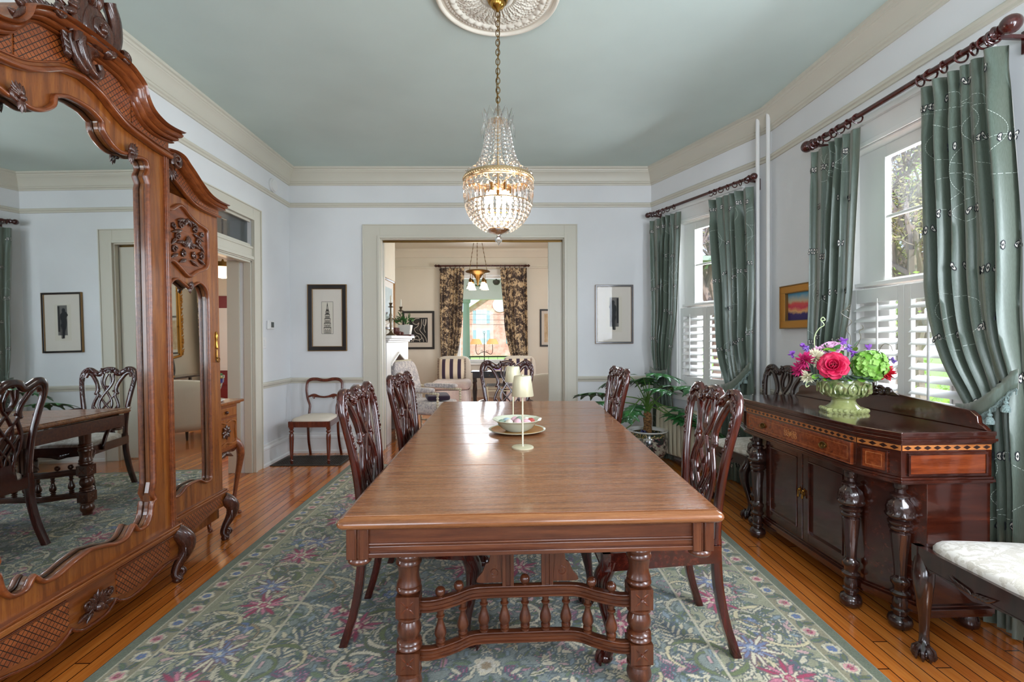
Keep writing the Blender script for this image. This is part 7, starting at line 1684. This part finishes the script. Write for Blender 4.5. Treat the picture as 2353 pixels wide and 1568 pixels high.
# black table and lamp
t = thing('black_console_table', 'black turned-leg table with small drawer in front of the parlour window', 'table', (-.32, 9.1, 0))
mb = MB(); mb.box((-.34, -.2, .655), (.34, .2, .675)); mb.box((-.31, -.17, .55), (.31, .17, .655)); obj('top', mb, MAT['black_lacquer'], t, sm=0, bevel=.004)
mb = MB(); mb.box((-.16, -.178, .565), (.16, -.17, .64)); d_ = obj('drawer', mb, MAT['black_lacquer'], t, sm=0, bevel=.002); mb = MB(); mb.ball((0, -.188, .603), .013, 10, 8); obj('knob', mb, MAT['pewter'], d_)
for sx in (-1, 1):
    for sy in (-1, 1): mb = MB(); mb.lathe([(.02, 0), (.03, .02), (.022, .05), (.032, .08), (.024, .12), (.036, .30), (.024, .44), (.034, .46), (.028, .50), (.034, .55)], 16, (sx*.28, sy*.14, 0)); obj('leg', mb, MAT['black_lacquer'], t, sm=50)
t = thing('candle_arm_lamp', 'iron two-arm lamp with amber shades standing on the black table', 'lamp', (-.42, 9.12, .675))
mb = MB(); mb.lathe([(.07, 0), (.06, .012), (.012, .025), (.009, .05), (.014, .20), (.007, .22), (.010, .30), (.006, .52)], 16); mb.tube([(.02*math.cos(a*.5), 0, .72+.02*math.sin(a*.5)) for a in range(13)], .004, 6); mb.tube([(0, 0, .5), (0, 0, .70)], .005, 6)
for s in (-1, 1): mb.tube(cr([(0, 0, .36), (s*.06, 0, .34), (s*.12, 0, .31), (s*.155, 0, .36), (s*.155, 0, .50)], 5), .006, 6); mb.tube([(x, 0, z) for x, z in spiral(s*.05, .37, .005, .025, 0, s*1.1, 14)], .004, 5)
obj('stand', mb, MAT['dark_iron'], t, sm=50)
for s in (-1, 1): mb = MB(); mb.lathe([(.115, .50), (.098, .55), (.066, .60)], 28, (s*.155, 0, 0), cap=False); obj('lamp_shade', mb, MAT['shade_glow'], t)
for k, (w, m, lb) in enumerate(((.20, 'pillow_cream', 'cream book at the bottom of the pile on the black table'), (.17, 'lavender', 'violet book lying on top of the pile on the black table'))):
    mb = MB(); mb.box((-w/2, -.07, 0), (w/2, .07, .022)); tag(obj('book', mb, MAT[m], loc=(-.17, 9.05, .676+.0225*k), rot=(0, 0, .1*k), sm=0, bevel=.002), lb, 'book', 'books on the black table')
t = thing('glass_side_table', 'low glass and metal side table behind the head dining chair', 'table', (-.10, 8.1, 0))
mb = MB(); mb.box((-.24, -.2, .50), (.24, .2, .512)); obj('glass_top', mb, MAT['transom_glass'], t, sm=0)
mb = MB()
for sx in (-1, 1):
    for sy in (-1, 1): mb.box((sx*.22-.01, sy*.18-.01, 0), (sx*.22+.01, sy*.18+.01, .50))
for sy in (-1, 1): mb.box((-.22, sy*.18-.008, .42), (.22, sy*.18+.008, .435))
for sx in (-1, 1): mb.box((sx*.22-.008, -.18, .42), (sx*.22+.008, .18, .435))
obj('metal_frame', mb, MAT['champagne'], t, sm=0)
# bobbin armchair
t = thing('bobbin_armchair', 'patterned armchair with pale bobbin-turned frame beside the parlour fireplace', 'armchair', (-1.04, 6.38, 0), math.radians(68))
def bob(mb, p0, p1, r=.017, n=None):
    p0, p1 = Vector(p0), Vector(p1); L = (p1-p0).length; n = n or int(L/.034); P = []; rr = []
    for i in range(n*6+1): P.append(tuple(p0+(p1-p0)*i/(n*6))); rr.append(r*(.55+.45*abs(math.sin(PI*i/6))))
    mb.tube(P, rr, 10)
for s in (-1, 1):
    mb = MB(); bob(mb, (s*.30, -.32, 0), (s*.30, -.32, .60)); obj('front_post', mb, MAT['cream_metal'], t, sm=60)
    mb = MB(); bob(mb, (s*.30, .28, 0), (s*.30, .30, .40)); bob(mb, (s*.30, .30, .40), (s*.28, .46, .98)); obj('back_post', mb, MAT['cream_metal'], t, sm=60)
    mb = MB(); bob(mb, (s*.30, -.34, .60), (s*.30, .34, .64)); cush(mb, (s*.30, -.02, .645), .085, .06, .50, mi=1); obj('arm', mb, [MAT['cream_metal'], MAT['ticking']], t, sm=60)
    mb = MB(); bob(mb, (s*.30, -.32, .16), (s*.30, .29, .16)); obj('stretcher', mb, MAT['cream_metal'], t, sm=60)
mb = MB(); bob(mb, (-.30, .46, .985), (.30, .46, .985)); bob(mb, (-.30, -.32, .30), (.30, -.32, .30)); obj('top_rail', mb, MAT['cream_metal'], t, sm=60)
mb = MB(); cush(mb, (0, -.02, .40), .58, .17, .62); obj('seat', mb, MAT['ticking'], t, sm=60)
mb = MB(); cush(mb, (0, .345, .70), .54, .58, .15, p=.3, q=Euler((-.26, 0, 0)).to_quaternion()); obj('backrest', mb, MAT['ticking'], t, sm=60)
tag(obj('dark_cushion', (lambda m: (cush(m, (0, 0, 0), .30, .07, .26), m)[1])(MB()), MAT['pillow_plum'], loc=(-.90, 6.30, .535), rot=(.1, 0, .3)), 'flat dark cushion lying on the patterned armchair seat', 'cushion')
# white sofa
t = thing('white_sofa', 'white rounded-back sofa at the right side of the parlour, partly behind the door edge', 'sofa', (1.10, 6.75, 0), 0)
mb = MB()
def sofa(u, v):
    a = -PI*.5+2*PI*.5*u; X = .78*math.sin(a); X = .80*math.copysign(abs(math.sin(a))**.7, math.sin(a)); Y = -.36+.0+.62*(1-abs(math.cos(a))**.7)
    k = v*4; off = 0; z = .10
    if k < 1: z = .12+.58*k; off = 0
    elif k < 2: z = .70+.05*math.sin(PI*(k-1)); off = .14*(k-1)
    elif k < 3: z = .70-.30*(k-2); off = .14
    else: z = .40; off = .14+.3*(k-3)
    z += (.08*abs(math.cos(a)) if 1 <= k < 2.01 else 0); c = Vector((0, .15)); p = Vector((X, Y)); d = (c-p).normalized(); p = p+d*off; return (p.x, p.y, z)
mb.grid(sofa, 50, 26); obj('sofa_shell', mb, MAT['sofa_white'], t, sm=60, solid=.01)
mb = MB(); cush(mb, (0, .12, .36), 1.25, .22, .66); obj('seat', mb, MAT['sofa_white'], t, sm=60)
for x in (-.62, .62):
    for y in (-.2, .3): mb = MB(); mb.lathe([(.012, 0), (.02, .12)], 10, (x, y, 0)); obj('leg', mb, MAT['black_lacquer'], t)
# pendant light
t = thing('parlour_chandelier', 'bronze bowl pendant with four frosted shades hanging in the parlour', 'chandelier', (-.47, 8.0, 0))
mb = MB(); mb.lathe([(.0, ZC-.05), (.06, ZC-.03), (.07, ZC)], 20)
for k in range(3):
    a = k*2.1+.5; n = 22
    for i in range(n):
        f0, f1 = i/n, (i+1)/n; A0 = Vector((.02*math.cos(a), .02*math.sin(a), ZC-.04)); B0 = Vector((.17*math.cos(a), .17*math.sin(a), 2.42)); p, q = A0.lerp(B0, f0), A0.lerp(B0, f1); mb.tube([tuple(p), tuple(q)], .006 if i % 2 else .0035, 5)
obj('chain', mb, MAT['old_brass'], t)
mb = MB(); mb.lathe([(.0, 2.16), (.008, 2.165), (.014, 2.19), (.012, 2.20), (.035, 2.27), (.075, 2.33), (.10, 2.35), (.19, 2.375), (.205, 2.39), (.19, 2.405), (.0, 2.41)], 40); obj('bowl', mb, MAT['old_brass'], t)
for k in range(4):
    a = k*PI/2+.7; x, y = .15*math.cos(a), .15*math.sin(a); mb = MB(); mb.tube([(x, y, 2.38), (x, y, 2.27)], .005, 6); mb.lathe([(.018, 2.20), (.03, 2.23), (.02, 2.26), (.01, 2.275)], 14, (x, y, 0)); ar_ = obj('lamp_holder', mb, MAT['old_brass'], t); mb = MB(); mb.lathe([(.028, 2.205), (.038, 2.18), (.048, 2.14), (.062, 2.105), (.066, 2.10)], 20, (x, y, 0), cap=False, fn=lambda a, i, z: 1+.05*math.sin(a*8)); obj('glass_shade', mb, MAT['frosted_glow'], t)
light('POINT', 'parlour_light', (-.47, 8.0, 2.05), 8, (1.0, .82, .62), radius=.15)
# reflected pieces on the right parlour wall
t = thing('gilt_mirror', 'ornate gilded carved mirror on the parlour side wall, seen in the narrow mirror', 'mirror', (PR, 8.62, 1.75), -PI/2)
mb = MB(); mb.box((-.28, -.012, -.62), (.28, -.004, .62)); obj('glass_plate', mb, MAT['mirror'], t, sm=0)
mb = MB(); 
for s in (-1, 1):
    for k in range(11): z = -.62+.124*k; q = spiral(s*.32, z, .008, .05, k, s*1.4*(1 if k % 2 else -1), 12); mb.tube([(x, -.03, zz) for x, zz in q], .014, 6); mb.lobe((s*.29, -.03, z), (s*.38, -.04, z+.09), .04, .03)
    mb.tube([(s*.29, -.025, -.66), (s*.29, -.03, 0), (s*.29, -.025, .66)], .022, 8)
for k in range(9): a = PI*k/8; mb.lobe((0, -.03, .66), (.22*math.cos(a), -.045, .66+.22*math.sin(a)), .07, .05)
mb.tube([(-.29, -.025, .66), (0, -.025, .70), (.29, -.025, .66)], .022, 8); mb.tube([(-.29, -.025, -.66), (0, -.025, -.70), (.29, -.025, -.66)], .022, 8); obj('frame', mb, MAT['gilt'], t, sm=60)
t = thing('parlour_console', 'dark console table below the gilded mirror, seen only as a reflection', 'table', (PR-.25, 8.5, 0), -PI/2)
mb = MB(); mb.box((-.6, -.2, .72), (.6, .2, .75)); obj('top', mb, MAT['ebony'], t, sm=0)
for x in (-.55, .55):
    for y in (-.16, .16): mb = MB(); mb.box((x-.02, y-.02, 0), (x+.02, y+.02, .72)); obj('leg', mb, MAT['ebony'], t, sm=0)
t = thing('oval_portrait', 'small oval portrait of a dark haired sitter on a stand, seen in the narrow mirror', 'portrait', (PR-.28, 8.30, .752), -PI/2-.3, rx=-.15)
mb = MB(); mb.X = Matrix.Translation((0, 0, .23)); mb.prism([(.17*math.cos(a*PI/18), .22*math.sin(a*PI/18)) for a in range(36)], -.008, .008); obj('oval_panel', mb, MAT['oil_dark'], t, sm=0)
mb = MB(); 
for (x, z, r1, r2, m) in ((0, .27, .040, .052, 0), (0, .305, .046, .034, 1)): mb.add([(x+r1*math.cos(a*PI/9), -.0095-(.001 if m else 0), z+r2*math.sin(a*PI/9)) for a in range(18)], [tuple(range(18))], m)
mb.add([(-.10, -.009, .08), (.10, -.009, .08), (.06, -.009, .19), (.02, -.009, .225), (-.02, -.009, .225), (-.06, -.009, .19)], [(0, 1, 2, 3, 4, 5)], 1); obj('painted_sitter', mb, [MAT['skin_paint'], MAT['hair_paint']], t, sm=0)
mb = MB(); mb.tube([(-.1, .02, 0), (-.08, .0, .05), (0, .02, .02), (.08, 0, .05), (.1, .02, 0)], .010, 6); mb.tube([(0, .01, .02), (0, .12, .0)], .008, 6); obj('stand', mb, MAT['gilt'], t)

# ---------------------------------------------------------------- hall beyond the left doorway
HX = -5.6
wall2('wall_hall_far', (HX-.2, 8.0), (1, 0), LX-HX, .2)
wall2('wall_hall_left', (HX, 2.4), (0, 1), 5.8, .2, [(2.5, 3.7, .75, 2.5)])  # unseen window hole added to light the hall
wall2('wall_hall_near', (HX, 2.4), (1, 0), LX-.21-HX, .2)
mb = MB(); mb.box((HX-.2, 2.2, ZC), (LX-.2, 8.2, ZC+.1)); struct('ceiling', mb, MAT['plaster'], sm=0)
mb = MB(); mb.X = frame('', (-4.62, 8.0), (1, 0)); mb.box((-.55, -.03, 0), (.55, 0, 2.0)); dr3 = struct('door_3', mb, MAT['red_paint'], sm=0)
mb = MB(); mb.X = frame('', (-4.62, 8.0), (1, 0)); mb.box((-.48, -.045, .78), (.48, -.03, 1.80))
for z in (.82, 1.30, 1.40, 1.60): mb.box((-.46, -.052, z), (.46, -.045, z+.02))
for x in (-.46, -.16, .14, .44): mb.box((x, -.052, .84), (x+.02, -.045, 1.30))
struct('door_panel', mb, MAT['white_paint'], dr3, sm=0); mb = MB(); mb.X = frame('', (-4.62, 8.0), (1, 0)); 
for z in (.12, .33, .54): mb.box((-.46, -.04, z), (.46, -.03, z+.16))
struct('door_panel', mb, MAT['red_paint'], dr3, sm=0, bevel=.006)
t = thing('hall_lamp', 'glowing frosted bowl ceiling lamp with brown rim in the hall', 'lamp', (-3.49, 6.0, 0))
mb = MB(); mb.lathe([(.001, 2.04), (.05, 2.05), (.10, 2.09), (.125, 2.15), (.128, 2.18)], 30, cap=False); obj('glass_bowl', mb, MAT['hall_glow'], t)
mb = MB(); mb.lathe([(.128, 2.178), (.135, 2.18), (.135, 2.235), (.02, 2.25), (.010, 2.27), (.010, ZC-.03), (.06, ZC-.02), (.06, ZC)], 30); obj('fitting', mb, MAT['old_brass'], t)
light('POINT', 'hall_light', (-3.49, 6.0, 1.95), 14, (1.0, .72, .46), radius=.12)
# ---------------------------------------------------------------- outdoors
mb = MB(); mb.box((-60, 11.3, -1.3), (60, 120, -.95)); mb.box((2.6, -40, -1.3), (60, 11.3, -.95)); struct('ground', mb, MAT['grass'], sm=0)
def tree(x, y, h, seed, label, leafm_, dens, lean=0.0, grp='spring trees outside the bay windows', sc=1.0):
    RR = random.Random(seed); mb = MB(); lf = MB(); t = thing('spring_tree', label, 'tree', (x, y, -.95), 0, grp)
    def br(p, d, L, r, dep):
        n = 4; P = [p]; q = Vector(p); dd = Vector(d)
        for i in range(n): dd = (dd+Vector((RR.gauss(0, .16), RR.gauss(0, .16), RR.gauss(.02, .08)))).normalized(); q = q+dd*L/n; P.append(tuple(q))
        mb.tube(P, [r*(1-.45*i/n) for i in range(n+1)], 5 if dep < 3 else 3, cap=False)
        if dep >= 6: 
            for k in range(dens):
                c = Vector(P[RR.randrange(1, n+1)])+Vector((RR.gauss(0, .07), RR.gauss(0, .07), RR.gauss(0, .07)))*sc; a = Vector((RR.gauss(0, 1), RR.gauss(0, 1), RR.gauss(0, 1))).normalized(); b = a.orthogonal().normalized(); s = RR.uniform(.03, .06)*sc; lf.add([c-a*s, c+b*s*.6, c+a*s, c-b*s*.6], [(0, 1, 2, 3)])
            return
        for k in range(3 if dep < 5 else 2):
            f = RR.uniform(.45, 1.0); c = Vector(P[int(f*n)]); nd = (dd+Vector((RR.gauss(0, .62), RR.gauss(0, .62), RR.gauss(.12, .30)))).normalized(); br(tuple(c), nd, L*RR.uniform(.62, .82), r*.58, dep+1)
    br((0, 0, 0), Vector((lean, 0, 1)), h*.30, h*.022, 0)
    obj('branches', mb, MAT['bark'], t, sm=0)
    o = obj('foliage', lf, MAT[leafm_], t, sm=0)
tree(4.6, 10.6, 10.5, 1, 'bare-branched tree outside the bay window', 'leaf_yellow', 2, .0)
tree(6.2, 15.0, 13, 2, 'budding tree farther behind the bay window', 'leaf_yellow', 3)
tree(7.4, 9.0, 9.5, 3, 'tree with yellow-green spring leaves outside the nearer window', 'leaf_yellow', 9, .05)
tree(10.2, 12.2, 14, 4, 'tall pale budding tree behind the leafy one outside the nearer window', 'leaf_yellow', 8)
tree(9.6, 11.2, 12.5, 7, 'broad yellow-green tree at the back of the garden outside the nearer window', 'leaf_spring', 8)
tree(4.9, 13.6, 11.5, 9, 'slim bare tree left of the others outside the bay window', 'leaf_yellow', 1)
tree(6.5, 7.8, 5.6, 5, 'low leafy green tree just outside the nearer window', 'leaf_spring', 9, .1)
mb = MB(); RR = random.Random(3)
for i in range(5200):
    x = RR.uniform(4.0, 15); k = RR.random(); y = RR.uniform(4, 22); z = -.95+RR.random()*(.9+.4*math.sin(x*1.3)+.3*math.sin(y)); a = Vector((RR.gauss(0, 1), RR.gauss(0, 1), RR.gauss(0, 1))).normalized(); b = a.orthogonal().normalized(); s = .09; c = Vector((x+1.5, y, z))
    mb.add([c-a*s, c+b*s*.7, c+a*s, c-b*s*.7], [(0, 1, 2, 3)])
o = obj('low_shrubs', mb, MAT['leaf_spring'], sm=0); o['kind'] = 'stuff'; tag(o, 'low green shrubbery growing on the lawn outside the bay windows', 'shrubs')
# porch
mb = MB(); mb.box((-5, 10.7, 3.0), (5, 13.6, 3.1)); struct('porch_ceiling', mb, MAT['porch_green'], sm=0)
mb = MB(); mb.box((-5, 13.4, 2.36), (5, 13.6, 2.62)); mb.box((-5, 13.38, 2.58), (5, 13.62, 3.0)); struct('porch_beam', mb, MAT['white_paint'], sm=0)
mb = MB(); mb.box((-5, 10.7, -.25), (5, 13.7, -.05)); struct('porch_floor', mb, MAT['ink_grey'], sm=0)
t = thing('porch_column', 'round white porch column outside the parlour window', 'column', (-1.12, 13.5, -.05)); mb = MB(); mb.lathe([(.14, 0), (.14, .08), (.11, .10), (.10, 1.2), (.085, 2.30), (.12, 2.33), (.12, 2.41)], 24); obj('shaft', mb, MAT['porch_green'], t)
t = thing('porch_ceiling_fan', 'dark ceiling fan under the green porch ceiling', 'fan', (-.25, 12.2, 0))
mb = MB(); mb.lathe([(.0, 2.62), (.05, 2.63), (.09, 2.68), (.09, 2.74), (.02, 2.76), (.015, 3.0)], 20); obj('motor', mb, MAT['dark_iron'], t)
for k in range(4): mb = MB(); mb.X = Matrix.Rotation(k*PI/2+.4, 4, 'Z') @ Matrix.Rotation(.2, 4, 'X'); mb.box((.09, -.05, 2.70), (.60, .07, 2.71)); obj('blade', mb, MAT['dark_iron'], t, sm=0)
t = thing('porch_railing', 'low scrolled iron railing along the porch edge', 'railing', (-.5, 13.45, -.05)); mb = MB(); mb.tube([(-2.5, 0, .82), (2.5, 0, .82)], .02, 6); mb.tube([(-2.5, 0, .2), (2.5, 0, .2)], .015, 6)
for k in range(20): mb.tube([(x, 0, z) for x, z in spiral(-2.4+.25*k, .5, .02, .10, k, 1.4, 12)], .008, 4); mb.tube([(-2.5+.25*k, 0, .2), (-2.5+.25*k, 0, .82)], .008, 4)
obj('rails', mb, MAT['dark_iron'], t)
# house across the street
t = thing('brick_house', 'sunlit pink brick house with gabled roof across the street', 'house', (-1.2, 60, -.95))
mb = MB(); mb.prism([(-4.6, 0), (5.2, 0), (5.2, 5.1), (1.2, 8.2), (-.4, 8.2), (-4.6, 5.1)], 0, 8); obj('wall', mb, MAT['brick'], t, sm=0)
mb = MB(); 
for s, x0, x1 in ((-1, -5.2, .4), (1, 6.0, .4)): mb.prism([(x0, 4.75), (x0, 5.05), (x1, 8.85), (x1, 8.5)], -.7, 8.5)
obj('roof', mb, MAT['white_plastic'], t, sm=0)
for x, z, w, h in ((-1.9, 1.5, 1.1, 1.7), (-1.9, 4.0, 1.1, 1.6), (2.2, 1.5, 1.1, 1.7), (2.2, 4.0, 1.1, 1.6)):
    mb = MB(); mb.box((x-w/2-.08, -.06, z-.08), (x+w/2+.08, .1, z+h+.12)); mb.box((x-w/2-.5, -.05, z), (x-w/2-.1, .1, z+h), 1); mb.box((x+w/2+.1, -.05, z), (x+w/2+.5, .1, z+h), 1); f_ = obj('window', mb, [MAT['white_plastic'], MAT['shutter_blue']], t, sm=0); mb = MB(); mb.box((x-w/2, -.08, z), (x-.03, -.06, z+h*.48)); mb.box((x+.03, -.08, z), (x+w/2, -.06, z+h*.48)); mb.box((x-w/2, -.08, z+h*.52), (x-.03, -.06, z+h)); mb.box((x+.03, -.08, z+h*.52), (x+w/2, -.06, z+h)); obj('pane', mb, MAT['egg_blue'], f_, sm=0)
mb = MB(); mb.lathe([(.9, -.1), (.9, .1)], 24, ax='y', o=(.4, 0, 6.3)); obj('round_vent', mb, MAT['white_plastic'], t, sm=0)
for k, (z, lb) in enumerate(((2.35, 'lowest utility wire crossing in front of the brick house'), (2.75, 'middle utility wire crossing in front of the brick house'), (3.2, 'upper utility wire crossing in front of the brick house'))):
    mb = MB(); mb.tube([(-20, 40, z+.6), (-8, 40, z+.1), (0, 40, z), (8, 40, z+.12), (20, 40, z+.6)], .02, 4); tag(obj('utility_wire', mb, MAT['dark_iron']), lb, 'wire', 'utility wires over the street')
